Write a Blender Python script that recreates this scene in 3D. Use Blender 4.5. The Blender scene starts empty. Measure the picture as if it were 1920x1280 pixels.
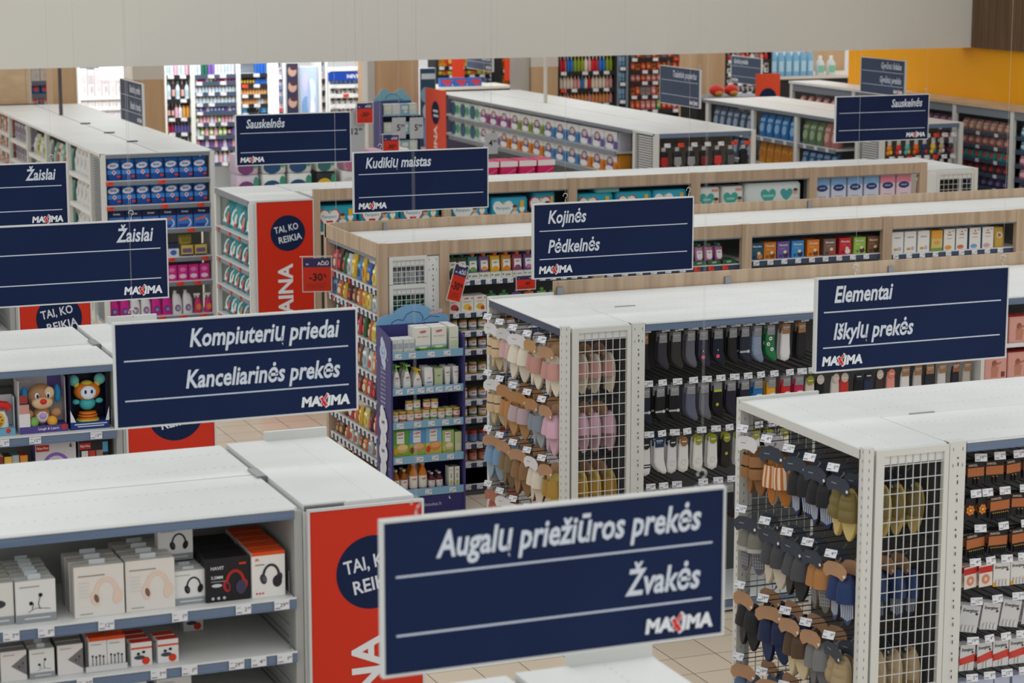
import bpy, math, random
from mathutils import Matrix, Vector
random.seed(7)
S = bpy.context.scene
COL = S.collection
R = math.radians
PI = math.pi
# ---------------------------------------------------------------- camera
CAMZ, FPX, PITCH, YAW = 4.92, 4233.0, R(10.316), R(22.113)
cam = bpy.data.cameras.new('camera')
cam.sensor_width = 36
cam.lens = FPX / 1920 * 36
cam.clip_end = 300
cam.dof.use_dof = True
cam.dof.focus_distance = 15.5
cam.dof.aperture_fstop = 3.4
camo = bpy.data.objects.new('camera', cam)
COL.objects.link(camo)
camo.location = (0, 0, CAMZ)
camo.rotation_euler = (PI / 2 - PITCH, 0, -YAW)
S.camera = camo
# ---------------------------------------------------------------- world, lamps, exposure
wd = bpy.data.worlds.new('store_ambient')
S.world = wd
wd.use_nodes = True
wd.node_tree.nodes['Background'].inputs[0].default_value = (0.98, 0.98, 0.97, 1)
wd.node_tree.nodes['Background'].inputs[1].default_value = 1.22
def lamp(name, x, y, z, sx, sy, power, color=(1, 1, 1), rx=0, rz=0):
    l = bpy.data.lights.new(name, 'AREA')
    l.shape = 'RECTANGLE'
    l.size, l.size_y, l.energy, l.color = sx, sy, power, color
    o = bpy.data.objects.new(name, l)
    COL.objects.link(o)
    o.location = (x, y, z)
    o.rotation_euler = (rx, 0, rz)
    return o
for _y in (2, 6, 10, 14, 18, 22, 26):
    lamp('ceiling_light', 8, _y, 6.4, 24, 0.5, 62, (1.0, 0.985, 0.96))
for _y in (33, 38, 43):
    lamp('ceiling_light', 17, _y, 5.4, 30, 0.6, 190 if _y < 35 else 300, (1.0, 0.99, 0.97))
lamp('cosmetics_light', 10.4, 38.0, 4.4, 6, 1.2, 330, (0.93, 0.97, 1.0), R(52))
lamp('cold_aisle_light', 8.2, 39.6, 4.2, 3, 1, 60, (0.93, 0.98, 1.0), R(45))
S.view_settings.view_transform = 'Standard'
S.view_settings.look = 'None'
S.view_settings.gamma = 1
S.view_settings.exposure = -0.52
S.view_settings.use_curve_mapping = False
S.cycles.max_bounces = 6
S.cycles.diffuse_bounces = 3
S.cycles.glossy_bounces = 2
S.cycles.transparent_max_bounces = 8

# pixel of the 1920x1280 frame -> point on a vertical plane of the shop
_d = Vector((math.sin(YAW) * math.cos(PITCH), math.cos(YAW) * math.cos(PITCH), -math.sin(PITCH)))
_r = Vector((math.cos(YAW), -math.sin(YAW), 0))
_u = _r.cross(_d)
def ray(x, y):
    return _d * FPX + _r * (x - 960) - _u * (y - 640)
def atY(x, y, Y):
    v = ray(x, y)
    return v.x * Y / v.y, CAMZ + v.z * Y / v.y
def atX(x, y, X):
    v = ray(x, y)
    return v.y * X / v.x, CAMZ + v.z * X / v.x

# ---------------------------------------------------------------- materials
def lin(c):
    return tuple(((v / 255) / 12.92 if v / 255 <= 0.04045 else ((v / 255 + 0.055) / 1.055) ** 2.4) for v in c) + (1,)
MATS = {}
def mat(key, col=None, rough=0.5, metal=0.0, emit=0, noise=None, spec=0.3, alpha=1, trans=0):
    """a colour tuple is its own key; named ones are declared once"""
    if key in MATS:
        return MATS[key]
    if isinstance(key, tuple):
        col = key
    m = bpy.data.materials.new('mat_' + ('_'.join(map(str, key)) if isinstance(key, tuple) else key))
    m.use_nodes = True
    nt = m.node_tree
    b = nt.nodes['Principled BSDF']
    b.inputs['Base Color'].default_value = lin(col)
    b.inputs['Roughness'].default_value = rough
    b.inputs['Metallic'].default_value = metal
    b.inputs['Specular IOR Level'].default_value = spec
    b.inputs['Alpha'].default_value = alpha
    b.inputs['Transmission Weight'].default_value = trans
    if emit:
        b.inputs['Emission Color'].default_value = lin(col)
        b.inputs['Emission Strength'].default_value = emit
    if noise:                               # (second colour, scale xyz, detail)
        c2, sc, det = noise
        tc = nt.nodes.new('ShaderNodeTexCoord')
        mp = nt.nodes.new('ShaderNodeMapping')
        mp.inputs['Scale'].default_value = sc
        nz = nt.nodes.new('ShaderNodeTexNoise')
        nz.inputs['Scale'].default_value = 1
        nz.inputs['Detail'].default_value = det
        rp = nt.nodes.new('ShaderNodeValToRGB')
        rp.color_ramp.elements[0].position = 0.32
        rp.color_ramp.elements[1].position = 0.68
        rp.color_ramp.elements[0].color = lin(col)
        rp.color_ramp.elements[1].color = lin(c2)
        L = nt.links.new
        L(tc.outputs['Object'], mp.inputs['Vector'])
        L(mp.outputs[0], nz.inputs['Vector'])
        L(nz.outputs['Fac'], rp.inputs[0])
        L(rp.outputs[0], b.inputs['Base Color'])
    MATS[key] = m
    return m
mat('white', (226, 228, 226), 0.42, noise=((219, 222, 221), (3, 3, 3), 3))
mat('post', (214, 216, 212), 0.45)
mat('rim', (205, 208, 208), 0.5)
mat('slot', (40, 42, 44), 0.7)
mat('rail', (112, 130, 156), 0.38, noise=((98, 116, 142), (1.2, 1, 60), 2))
mat('railnavy', (62, 74, 100), 0.4)
mat('raildark', (66, 78, 98), 0.4)
mat('greyrail', (122, 130, 140), 0.4)
mat('inside', (168, 170, 168), 0.6)
mat('peg', (78, 80, 83), 0.6)
mat('dark', (30, 31, 34), 0.6)
mat('navy', (17, 32, 68), 0.6, spec=0.15, noise=((20, 36, 73), (2, 2, 2), 2))
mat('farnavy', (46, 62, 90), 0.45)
mat('signline', (196, 206, 222), 0.5)
mat('red', (205, 46, 22), 0.45)
mat('wire', (190, 192, 190), 0.4, 0.6)
mat('chrome', (150, 152, 155), 0.3, 0.8)
mat('blackwire', (42, 42, 45), 0.4, 0.3)
mat('wood', (196, 173, 148), 0.5, noise=((168, 146, 122), (16, 16, 0.7), 4))
mat('woodlight', (206, 180, 148), 0.5, noise=((190, 162, 130), (3, 3, 14), 4))
mat('woodcol', (196, 164, 128), 0.5, noise=((182, 150, 116), (5, 5, 0.6), 3))
mat('beam', (218, 217, 209), 0.6)
mat('yellow', (244, 170, 2), 0.6, noise=((240, 164, 2), (0.5, 0.5, 0.5), 2))
mat('slat', (126, 100, 72), 0.55, noise=((98, 76, 54), (4, 30, 0.5), 3))
mat('tagwhite', (226, 228, 234), 0.4)
mat('ink', (26, 28, 36), 0.5)
mat('clear', (235, 240, 245), 0.1, alpha=0.04)
mat('glass', (210, 205, 190), 0.12, alpha=0.35)
mat('led', (235, 242, 255), emit=3.0)
mat('lightbox', (245, 248, 255), emit=1.6)
# tiled floor
_m = bpy.data.materials.new('mat_floor_tiles')
_m.use_nodes = True
_n = _m.node_tree
_b = _n.nodes['Principled BSDF']
_tc = _n.nodes.new('ShaderNodeTexCoord')
_mp = _n.nodes.new('ShaderNodeMapping')
_br = _n.nodes.new('ShaderNodeTexBrick')
_br.offset = 0.0
_br.inputs['Color1'].default_value = lin((226, 210, 188))
_br.inputs['Color2'].default_value = lin((218, 202, 180))
_br.inputs['Mortar'].default_value = lin((112, 98, 84))
_br.inputs['Scale'].default_value = 1
_br.inputs['Brick Width'].default_value = 0.3333
_br.inputs['Row Height'].default_value = 0.3333
_br.inputs['Mortar Size'].default_value = 0.0035
_mp.inputs['Location'].default_value = (-6.612 + 0.3333 * 20, -13.02 + 0.3333 * 40, 0)
_n.links.new(_tc.outputs['Object'], _mp.inputs['Vector'])
_n.links.new(_mp.outputs[0], _br.inputs['Vector'])
_n.links.new(_br.outputs['Color'], _b.inputs['Base Color'])
_b.inputs['Roughness'].default_value = 0.35
MATS['floor'] = _m

# ---------------------------------------------------------------- mesh building
class MB:
    def __init__(s):
        s.v, s.f, s.mi, s.sm, s.mats = [], [], [], [], []
    def _m(s, m):
        m = mat(m)
        if m not in s.mats:
            s.mats.append(m)
        return s.mats.index(m)
    def face(s, pts, m, smooth=False):
        i = len(s.v)
        s.v += [tuple(p) for p in pts]
        s.f.append(tuple(range(i, i + len(pts))))
        s.mi.append(s._m(m)); s.sm.append(smooth)
    def faces(s, verts, faces, ms, smooth=False):
        i = len(s.v)
        s.v += [tuple(p) for p in verts]
        for k, f in enumerate(faces):
            s.f.append(tuple(i + a for a in f))
            s.mi.append(s._m(ms[k] if isinstance(ms, list) else ms)); s.sm.append(smooth)
    def box(s, x0, x1, y0, y1, z0, z1, m, front=None, top=None, side=None):
        v = [(x, y, z) for z in (z0, z1) for y in (y0, y1) for x in (x0, x1)]
        fs = [(0, 2, 3, 1), (4, 5, 7, 6), (0, 1, 5, 4), (2, 6, 7, 3), (0, 4, 6, 2), (1, 3, 7, 5)]
        s.faces(v, fs, [m, top or m, front or m, m, side or m, side or m])
        return s
    def prism(s, poly, a0, a1, m, plane='xz', cap=None):
        f = {'xz': lambda p, a: (p[0], a, p[1]), 'xy': lambda p, a: (p[0], p[1], a), 'yz': lambda p, a: (a, p[0], p[1])}[plane]
        n = len(poly)
        v = [f(p, a0) for p in poly] + [f(p, a1) for p in poly]
        fs = [tuple(range(n)), tuple(range(2 * n - 1, n - 1, -1))] + [(i, n + i, n + (i + 1) % n, (i + 1) % n) for i in range(n)]
        s.faces(v, fs, [cap or m, cap or m] + [m] * n)
        return s
    def tube(s, pts, r, m, n=6, r1=None):
        pts = [Vector(p) for p in pts]
        rings = []
        for i, p in enumerate(pts):
            t = (pts[min(i + 1, len(pts) - 1)] - pts[max(i - 1, 0)]).normalized()
            a = t.cross(Vector((0, 0, 1)) if abs(t.z) < 0.9 else Vector((1, 0, 0))).normalized()
            b = t.cross(a)
            rr = r if r1 is None else r + (r1 - r) * i / max(1, len(pts) - 1)
            rings.append([p + (a * math.cos(2 * PI * k / n) + b * math.sin(2 * PI * k / n)) * rr for k in range(n)])
        s.loft(rings, m)
        return s
    def loft(s, rings, m, cap=True, smooth=True, closed=True):
        n = len(rings[0])
        v = [p for r in rings for p in r]
        fs, ms = [], []
        for i in range(len(rings) - 1):
            for k in range(n if closed else n - 1):
                k2 = (k + 1) % n
                fs.append((i * n + k, i * n + k2, (i + 1) * n + k2, (i + 1) * n + k))
                ms.append(m(i, k) if callable(m) else m)
        s.faces(v, fs, ms, smooth)
        if cap:
            mm = m(0, 0) if callable(m) else m
            s.face(rings[0][::-1], mm)
            s.face(rings[-1], m(len(rings) - 2, 0) if callable(m) else m)
        return s
    def lathe(s, prof, m, n=14, c=(0, 0, 0)):
        rings = [[(c[0] + r * math.cos(2 * PI * k / n), c[1] + r * math.sin(2 * PI * k / n), c[2] + z) for k in range(n)] for r, z in prof]
        return s.loft(rings, m)
    def sell(s, prof, m, n=16, e=0.6, y0=0):
        """rounded-rectangle sections: prof = (half width, half depth, z[, x shift])"""
        rings = []
        for p in prof:
            w, d, z = p[:3]
            sh = p[3] if len(p) > 3 else 0
            ring = []
            for k in range(n):
                a = 2 * PI * k / n - 3 * PI / 4
                ca, sa = math.cos(a), math.sin(a)
                ring.append((sh + w * abs(ca) ** e * (1 if ca >= 0 else -1), y0 + d * abs(sa) ** e * (1 if sa >= 0 else -1), z))
            rings.append(ring)
        return s.loft(rings, m)
    def puff(s, poly, t, m, y=0, inset=0.75, fm=None):
        """outline in xz puffed to a soft pad of thickness t"""
        cx = sum(p[0] for p in poly) / len(poly); cz = sum(p[1] for p in poly) / len(poly)
        def ring(k, yy):
            return [(cx + (p[0] - cx) * k, yy, cz + (p[1] - cz) * k) for p in poly]
        s.loft([ring(inset, y + t / 2), ring(0.95, y + t / 3), ring(1, y), ring(0.95, y - t / 3), ring(inset, y - t / 2)], m)
        return s
    def xf(s, M, i0=0):
        for i in range(i0, len(s.v)):
            s.v[i] = tuple(M @ Vector(s.v[i]))
        return s
    def build(s, name, parent=None):
        me = bpy.data.meshes.new(name)
        me.from_pydata(s.v, [], s.f)
        for m in s.mats:
            me.materials.append(m)
        me.polygons.foreach_set('material_index', s.mi)
        me.polygons.foreach_set('use_smooth', s.sm)
        me.update()
        o = bpy.data.objects.new(name, me)
        COL.objects.link(o)
        if parent:
            o.parent = parent
        return o

TEXTS = {}
def text_mesh(t, bold, ital):
    k = (t, bold, ital)
    if k not in TEXTS:
        cu = bpy.data.curves.new('lettering', 'FONT')
        cu.body = t
        cu.offset, cu.shear, cu.resolution_u = bold, ital, 2
        ob = bpy.data.objects.new('lettering', cu)
        me = ob.to_mesh()
        vs = [(v.co.x, v.co.y) for v in me.vertices]
        fs = [tuple(p.vertices) for p in me.polygons]
        ob.to_mesh_clear()
        bpy.data.objects.remove(ob); bpy.data.curves.remove(cu)
        TEXTS[k] = (vs, fs, min(v[0] for v in vs), max(v[0] for v in vs))
    return TEXTS[k]

class Art:
    """printing laid on a surface: surf(u, v, layer) -> point"""
    def __init__(s, mb, surf=None, eps=0.0008):
        s.mb, s.k, s.eps = mb, 0, eps
        s.surf = surf or (lambda u, v, e: (u, -e, v))
    def poly(s, pts, c):
        s.k += 1
        s.mb.face([s.surf(u, v, s.eps * (1 + s.k * 0.4)) for u, v in pts], c)
        return s
    def rect(s, u0, v0, u1, v1, c):
        return s.poly([(u0, v0), (u1, v0), (u1, v1), (u0, v1)], c)
    def ell(s, u, v, a, b, c, n=18, rot=0):
        cr, sr = math.cos(rot), math.sin(rot)
        return s.poly([(u + a * math.cos(2 * PI * k / n) * cr - b * math.sin(2 * PI * k / n) * sr,
                        v + a * math.cos(2 * PI * k / n) * sr + b * math.sin(2 * PI * k / n) * cr) for k in range(n)], c)
    def ring(s, u, v, a, b, t, a0, a1, c, n=14):
        s.k += 1
        e = s.eps * (1 + s.k * 0.4)
        for k in range(n):
            q = [R(a0 + (a1 - a0) * (k + j) / n) for j in (0, 1)]
            s.mb.face([s.surf(u + (a - t * f) * math.cos(w), v + (b - t * f) * math.sin(w), e) for w, f in ((q[0], 0), (q[1], 0), (q[1], 1), (q[0], 1))], c)
        return s
    def line(s, pts, t, c):
        s.k += 1
        e = s.eps * (1 + s.k * 0.4)
        for a, b in zip(pts, pts[1:]):
            dx, dy = b[0] - a[0], b[1] - a[1]
            L = math.hypot(dx, dy) or 1
            nx, ny = -dy / L * t / 2, dx / L * t / 2
            s.mb.face([s.surf(*p, e) for p in ((a[0] - nx, a[1] - ny), (b[0] - nx, b[1] - ny), (b[0] + nx, b[1] + ny), (a[0] + nx, a[1] + ny))], c)
        return s
    def txt(s, t, u, v, h, c, al='l', bold=0.018, ital=0.0, sx=1.0, rot=0, maxw=None):
        s.k += 1
        vs, fs, x0, x1 = text_mesh(t, bold, ital)
        k = h / 0.70
        w = (x1 - x0) * k * sx
        if maxw and w > maxw:
            sx *= maxw / w; w = maxw
        off = {'l': -x0 * k * sx, 'r': -x1 * k * sx, 'c': -(x0 + x1) / 2 * k * sx}[al]
        cr, sr = math.cos(rot), math.sin(rot)
        e = s.eps * (1 + s.k * 0.4)
        P = []
        for x, y in vs:
            a, b = off + x * k * sx, y * k
            P.append(s.surf(u + a * cr - b * sr, v + a * sr + b * cr, e))
        s.mb.faces(P, fs, c)
        return s
    def logo(s, u, v, h):
        """the shop's word mark: white capitals with a red blade-like X"""
        W = (225, 230, 236)
        w = h * 5.4
        s.txt('MA', u, v, h, W, 'l', 0.05, 0.12, maxw=w * 0.40, sx=1.5)
        s.txt('IMA', u + w, v, h, W, 'r', 0.05, 0.12, maxw=w * 0.47, sx=1.5)
        cx = u + w * 0.465
        for d, col in ((0.11, W), (0.0, (214, 40, 40))):
            a = h * (0.2 + d)
            s.line([(cx - h * (0.30 + d), v + h * (0.85 + d)), (cx + h * (0.26 + d), v - h * (0.1 + d))], a + h * 0.12, col)
            s.line([(cx + h * (0.36 + d), v + h * (1.15 + d)), (cx - h * (0.28 + d), v + h * (0.05 - d))], a, col)
        s.line([(cx - h * 0.05, v + h * 0.62), (cx + h * 0.2, v + h * 0.42)], h * 0.06, W)
        return s

# ---------------------------------------------------------------- things
ORD = 'first second third fourth fifth sixth seventh eighth ninth tenth eleventh twelfth thirteenth fourteenth fifteenth sixteenth seventeenth eighteenth nineteenth twentieth'.split()
def nth(i):
    return ORD[i] if i < 20 else ('twenty-' + ORD[i - 20] if i < 29 else 'thirtieth' if i == 29 else 'thirty-' + ORD[i - 30])
USED = {}
def tag(o, label, cat, group=None, kind=None):
    USED[label] = USED.get(label, 0) + 1
    o['label'] = label; o['category'] = cat
    if group: o['group'] = group
    if kind: o['kind'] = kind
    return o
def empty(name, loc=(0, 0, 0), rz=0):
    o = bpy.data.objects.new(name, None)
    COL.objects.link(o)
    o.location = loc; o.rotation_euler = (0, 0, rz)
    o.empty_display_size = 0.1
    return o
def struct(mb, name):
    o = mb.build(name)
    o['kind'] = 'structure'
    return o
def copytree(o, parent=None):
    c = o.copy()
    COL.objects.link(c)
    c.parent = parent
    for ch in o.children:
        copytree(ch, c)
    return c
PROTO = {}
def inst(key, fn, loc, label, cat, group=None, rz=0, rx=0, ry=0):
    if key not in PROTO:
        PROTO[key] = o = fn()
    else:
        o = copytree(PROTO[key])
    o.location = loc
    o.rotation_euler = (rx, ry, rz)
    return tag(o, label, cat, group)
class Frame:
    """front faces local -y; x to the viewer's right"""
    def __init__(s, x, y, rz=0):
        s.x, s.y, s.rz = x, y, rz
        s.c, s.s = round(math.cos(rz), 9), round(math.sin(rz), 9)
    def w(s, x, y, z):
        return (s.x + x * s.c - y * s.s, s.y + x * s.s + y * s.c, z)
def fill(fr, items, xs, y, z, where, group, jit=0.0, back=0, gap=0.0, rx=0):
    """items: (key, fn, desc, cat[, depth]) one per x; back copies stand behind"""
    for i, x in enumerate(xs):
        it = items[i % len(items)]
        if it is None:
            continue
        key, fn, desc, cat = it[:4]
        dep = it[4] if len(it) > 4 else 0.1
        for b in range(back + 1):
            lab = '%s, %s from left %s' % (desc, nth(i), where) if b == 0 else '%s, behind %s from left %s' % (desc, nth(i), where) if b == 1 else '%s, third back behind %s %s' % (desc, nth(i), where)
            o = inst(key, fn, fr.w(x + random.uniform(-jit, jit) * 0.3, y + b * (dep + gap), z), lab, cat, group, fr.rz + random.uniform(-jit, jit) * 3, rx)
            if group == 'snack bags':
                o.scale = (random.uniform(.86, 1.02), random.uniform(.8, 1.1), random.uniform(.78, 1.0))
def span(x0, x1, n):
    return [x0 + (x1 - x0) * (i + 0.5) / n for i in range(n)]
# ================================================================ the setting
m = MB(); m.box(-6, 46, -3, 62, -0.06, 0, 'floor'); struct(m, 'floor')
m = MB()
_x = -4.0
while _x < 19.4:                                   # hanging bulkhead of wide boards with hairline joints
    x1 = min(_x + 1.96, 19.498)
    m.box(_x, x1 - 0.003, 29.3, 29.7, 3.175, 6.8, 'beam')
    _x = x1
m.box(-4, 19.49, 29.302, 29.69, 3.2, 6.79, 'beam')
struct(m, 'wall_bulkhead')
m = MB()
m.box(19.5, 19.75, 16, 29.3, 0, 3.6, 'yellow'); m.box(19.5, 19.75, 29.3, 33.05, 0, 6.8, 'yellow')
struct(m, 'wall_right')
m = MB()
_y = 16.0
while _y < 29.28:
    m.box(19.40, 19.5, _y, _y + 0.032, 3.175, 6.8, 'slat'); _y += 0.05
m.box(19.455, 19.5, 16, 29.29, 3.18, 6.8, (70, 54, 38))
struct(m, 'trim_1')
m = MB(); m.box(-6, 46, 60, 60.2, 0, 6, (226, 228, 230)); struct(m, 'wall_back')
m = MB()
for a, b in ((3.0, 6.42), (6.425, atY(54, 150, 36.4)[0])):
    m.box(a, b, 36.4, 36.5, 0, 6, 'woodlight')
m.box(3, 6.6, 36.36, 36.4, 2.1, 2.2, (120, 104, 86))
struct(m, 'wall_left')

def part(mb, name, root):
    M = (Matrix.Translation(root.location) @ Matrix.Rotation(root.rotation_euler.z, 4, 'Z')).inverted()
    return mb.xf(M).build(name, root)

# ================================================================ hanging aisle signs
def sign(x, y, rz, label, lines, al='l', far=False, up=6.6, z0=2.495, hk=(.2, .97)):
    """board 1.26 x 0.535, hung on two wires, its left end at x, y"""
    W, H = 1.26, 0.535
    root = empty('aisle_sign', (x, y, z0), rz)
    tag(root, label, 'sign', 'hanging aisle signs')
    b = MB()
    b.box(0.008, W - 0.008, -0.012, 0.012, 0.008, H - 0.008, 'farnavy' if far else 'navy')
    a = Art(b, lambda u, v, e: (u, -0.0125 - e, v))
    for v in (0.635, 0.26):
        a.rect(0.05, H * v - 0.0035, W - 0.05, H * v + 0.0035, 'signline')
    T = (205, 214, 226)
    for t, v in zip(lines, (0.735, 0.345)):
        if t:
            a.txt(t, 0.115 if al == 'l' else W - 0.095, H * v, 0.090, T, al, 0.024, 0.2, sx=0.735, maxw=0.975)
    a.logo(0.045 if al == 'l' else W - 0.045 - 0.048 * 5.4, H * 0.075, 0.048)
    b.build('board', root)
    f = MB()
    for q in ((0, W, 0, 0.009), (0, W, H - 0.009, H), (0, 0.009, 0.009, H - 0.009), (W - 0.009, W, 0.009, H - 0.009)):
        f.box(q[0], q[1], -0.016, 0.016, q[2], q[3], 'rim')
    f.build('frame', root)
    for u in hk:
        h = MB()
        h.tube([(u * W + 0.016 * math.cos(R(t)) , 0, H + 0.048 + 0.016 * math.sin(R(t))) for t in range(200, -100, -30)] + [(u * W, 0, H + 0.018), (u * W, 0, H)], 0.0028, 'rim', 5)
        h.build('hook', root)
        w = MB(); w.tube([(u * W, 0, H + 0.06), (u * W, 0, up - z0)], 0.0007, 'wire', 4)
        w.build('suspension_wire', root)
    return root
sign(2.285, 6.77, 0, 'blue hanging sign reading Augalų priežiūros prekės and Žvakės', ('Augalų priežiūros prekės', 'Žvakės'), 'r', hk=(.1, .93))
sign(2.295, 10.87, 0, 'blue hanging sign reading Kompiuterių priedai and Kanceliarinės prekės', ('Kompiuterių priedai', 'Kanceliarinės prekės'), 'r', z0=2.487, hk=(.08, .92))
sign(2.24, 14.74, 0, 'nearer, lower blue hanging sign reading only Žaislai, above the toy row', ('Žaislai', ''), 'r', hk=(.1, .81))
sign(2.36, 18.75, 0, 'more distant, higher blue hanging sign reading only Žaislai', ('Žaislai', ''), 'r', hk=(.1, .9))
sign(6.20, 10.80, 0, 'blue hanging sign reading Elementai and Iškylų prekės', ('Elementai', 'Iškylų prekės'))
sign(6.07, 14.56, 0, 'blue hanging sign reading Kojinės and Pėdkelnės', ('Kojinės', 'Pėdkelnės'))
sign(6.07, 18.61, 0, 'blue hanging sign reading Kudikių maistas', ('Kudikių maistas', ''))
sign(6.19, 22.9, 0, 'blue hanging sign reading Sauskelnės with left-aligned lettering', ('Sauskelnės', ''))
sign(13.32, 22.85, 0, 'blue hanging sign reading Sauskelnės with right-aligned lettering', ('Sauskelnės', ''), 'r')
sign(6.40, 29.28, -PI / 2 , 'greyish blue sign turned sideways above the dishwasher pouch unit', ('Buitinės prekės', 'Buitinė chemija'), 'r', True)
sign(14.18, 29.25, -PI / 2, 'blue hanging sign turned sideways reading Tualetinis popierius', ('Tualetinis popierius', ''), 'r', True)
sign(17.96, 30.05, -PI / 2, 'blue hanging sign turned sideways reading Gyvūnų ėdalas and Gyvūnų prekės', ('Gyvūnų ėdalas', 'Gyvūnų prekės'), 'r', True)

# ================================================================ shop fittings
def price_tag(digits, w=0.07, h=0.042, red=False):
    b = MB()
    b.box(-w / 2, w / 2, -0.003, 0, -h / 2, h / 2, 'tagwhite' if not red else (220, 66, 44))
    a = Art(b, lambda u, v, e: (u, -0.003 - e, v))
    i, d = digits
    a.txt(i, w * 0.22, -h * 0.18, h * 0.42, 'ink', 'r', 0.0)
    a.txt(d, w * 0.25, h * 0.02, h * 0.24, 'ink', 'l', 0.0)
    a.rect(-w * 0.44, -h * 0.34, -w * 0.1, -h * 0.24, (110, 114, 126))
    a.rect(-w * 0.44, h * 0.22, -w * 0.2, h * 0.28, (150, 154, 164))
    return b
PRICES = [('1', '29'), ('2', '49'), ('3', '99'), ('4', '19'), ('5', '99'), ('7', '49'), ('12', '99'), ('19', '99'), ('29', '99')]
TAGS = {}
def add_tag(parent, loc, rz=0, rx=0, ry=0, w=0.07, h=0.042, pr=None, red=False):
    """parent-space placement; a sub-part of a rail or hook"""
    pr = pr or random.choice(PRICES)
    k = (pr, w, h, red)
    if k not in TAGS:
        TAGS[k] = o = price_tag(pr, w, h, red).build('price_tag', parent)
    else:
        o = TAGS[k].copy(); COL.objects.link(o); o.parent = parent
    o.location = loc; o.rotation_euler = (rx, ry, rz)
    return o
def rail(root, p0, p1, z, h=0.045, m='rail', tags=(), tw=0.07, th=None, red=(), lip=True, n=None):
    """price rail from p0 to p1 (front bottom line in plan), tags at fractions"""
    p0, p1 = Vector((*p0, 0)), Vector((*p1, 0))
    L = (p1 - p0).length
    rz = math.atan2(p1.y - p0.y, p1.x - p0.x)
    b = MB()
    b.box(0, L, -0.012, 0.0, -h, -0.004, m)
    b.box(0, L, -0.016, 0.0, -0.004, 0.003, 'white')
    b.box(0, L, -0.016, 0.0, -h - 0.003, -h, m)
    o = b.build('price_rail', root)
    loc = p0 - Vector(root.location); loc.z = z - root.location.z
    M = Matrix.Rotation(-root.rotation_euler.z, 3, 'Z')
    o.location = M @ loc
    o.rotation_euler = (0, 0, rz - root.rotation_euler.z)
    for i, t in enumerate(tags):
        add_tag(o, (t * L, -0.0165, -h / 2 - 0.001), w=tw, h=th or h * 0.92, red=i in red)
    return o
def shelfboard(root, x0, x1, y0, y1, z, m='white', t=0.03):
    return part(MB().box(x0, x1, y0, y1, z - t, z, m), 'shelf', root)
def toppanel(root, x0, x1, y0, y1, z, holes=None, t=0.035, m='white'):
    b = MB().box(x0, x1, y0, y1, z - t, z, m)
    if holes == 'x':                               # rows of small perforations along x
        for yy in (y0 + 0.2, y1 - 0.2) if y1 - y0 > 0.5 else (y0 + (y1 - y0) * 0.45,):
            for k in range(int((x1 - x0) / 0.05)):
                b.box(x0 + 0.03 + k * 0.05, x0 + 0.045 + k * 0.05, yy, yy + 0.006, z, z + 0.0006, (198, 200, 199))
    if holes == 'y':
        for xx in (x0 + (x1 - x0) * 0.4,):
            for k in range(int((y1 - y0) / 0.05)):
                b.box(xx, xx + 0.005, y0 + 0.03 + k * 0.05, y0 + 0.045 + k * 0.05, z, z + 0.0006, (198, 200, 199))
    return part(b, 'top_panel', root)
def slots(b, x0, x1, y, z0, z1, step=0.1):
    """punched marks on the front of an upright"""
    a = Art(b, lambda u, v, e: (u, y - e, v))
    w = x1 - x0
    z = z1 - 0.05
    a.rect(x0 + w * .2, z, x0 + w * .23, z + .018, 'slot'); a.rect(x0 + w * .78, z, x0 + w * .81, z + .018, 'slot')
    a.rect(x0 + w * .2, z - .09, x0 + w * .23, z - .072, 'slot'); a.rect(x0 + w * .78, z - .09, x0 + w * .81, z - .072, 'slot')
    z -= 0.04
    while z > z0 + .06:
        a.ell(x0 + w * .5, z, .005, .006, 'slot', 6)
        a.rect(x0 + w * .49, z - .045, x0 + w * .55, z - .025, 'slot')
        z -= step
def meshpanel(root, x0, x1, y, z0, z1, nx=8, dz=0.078, frame=0.05, gaps=True, name='mesh_panel'):
    """white wire grid in a sheet frame, in the plane y"""
    b = MB()
    b.box(x0, x0 + frame, y - 0.012, y + 0.02, z0, z1, 'post')
    b.box(x1 - frame * .6, x1, y - 0.012, y + 0.02, z0, z1, 'post')
    b.box(x0 + frame, x1 - frame * .6, y - 0.012, y + 0.02, z1 - 0.035, z1, 'post')
    b.box(x0 + frame, x1 - frame * .6, y + 0.004, y + 0.018, z1 - 0.085, z1 - 0.035, 'white')
    a0, a1 = x0 + frame, x1 - frame * .6
    for k in range(1, nx):
        xx = a0 + (a1 - a0) * k / nx
        b.tube([(xx, y, z0), (xx, y, z1 - 0.03)], 0.0032, 'rim', 5)
    z = z1 - 0.09
    while z > z0:
        b.tube([(a0 - .004, y - 0.004, z), (a1 + .004, y - 0.004, z)], 0.0032, 'rim', 5)
        z -= dz
    return part(b, name, root)
def upright(root, x0, x1, y0, y1, z0, z1, marks=True, m='post', name='upright', step=0.1):
    b = MB().box(x0, x1, y0, y1, z0, z1, m)
    if marks:
        slots(b, x0, x1, y0, z0, z1, step)
    return part(b, name, root)
def unit(name, label, x0, x1, y0, y1, T=2.2, cat='shelf unit', group=None):
    root = empty(name, ((x0 + x1) / 2, (y0 + y1) / 2, 0))
    return tag(root, label, cat, group)

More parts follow.
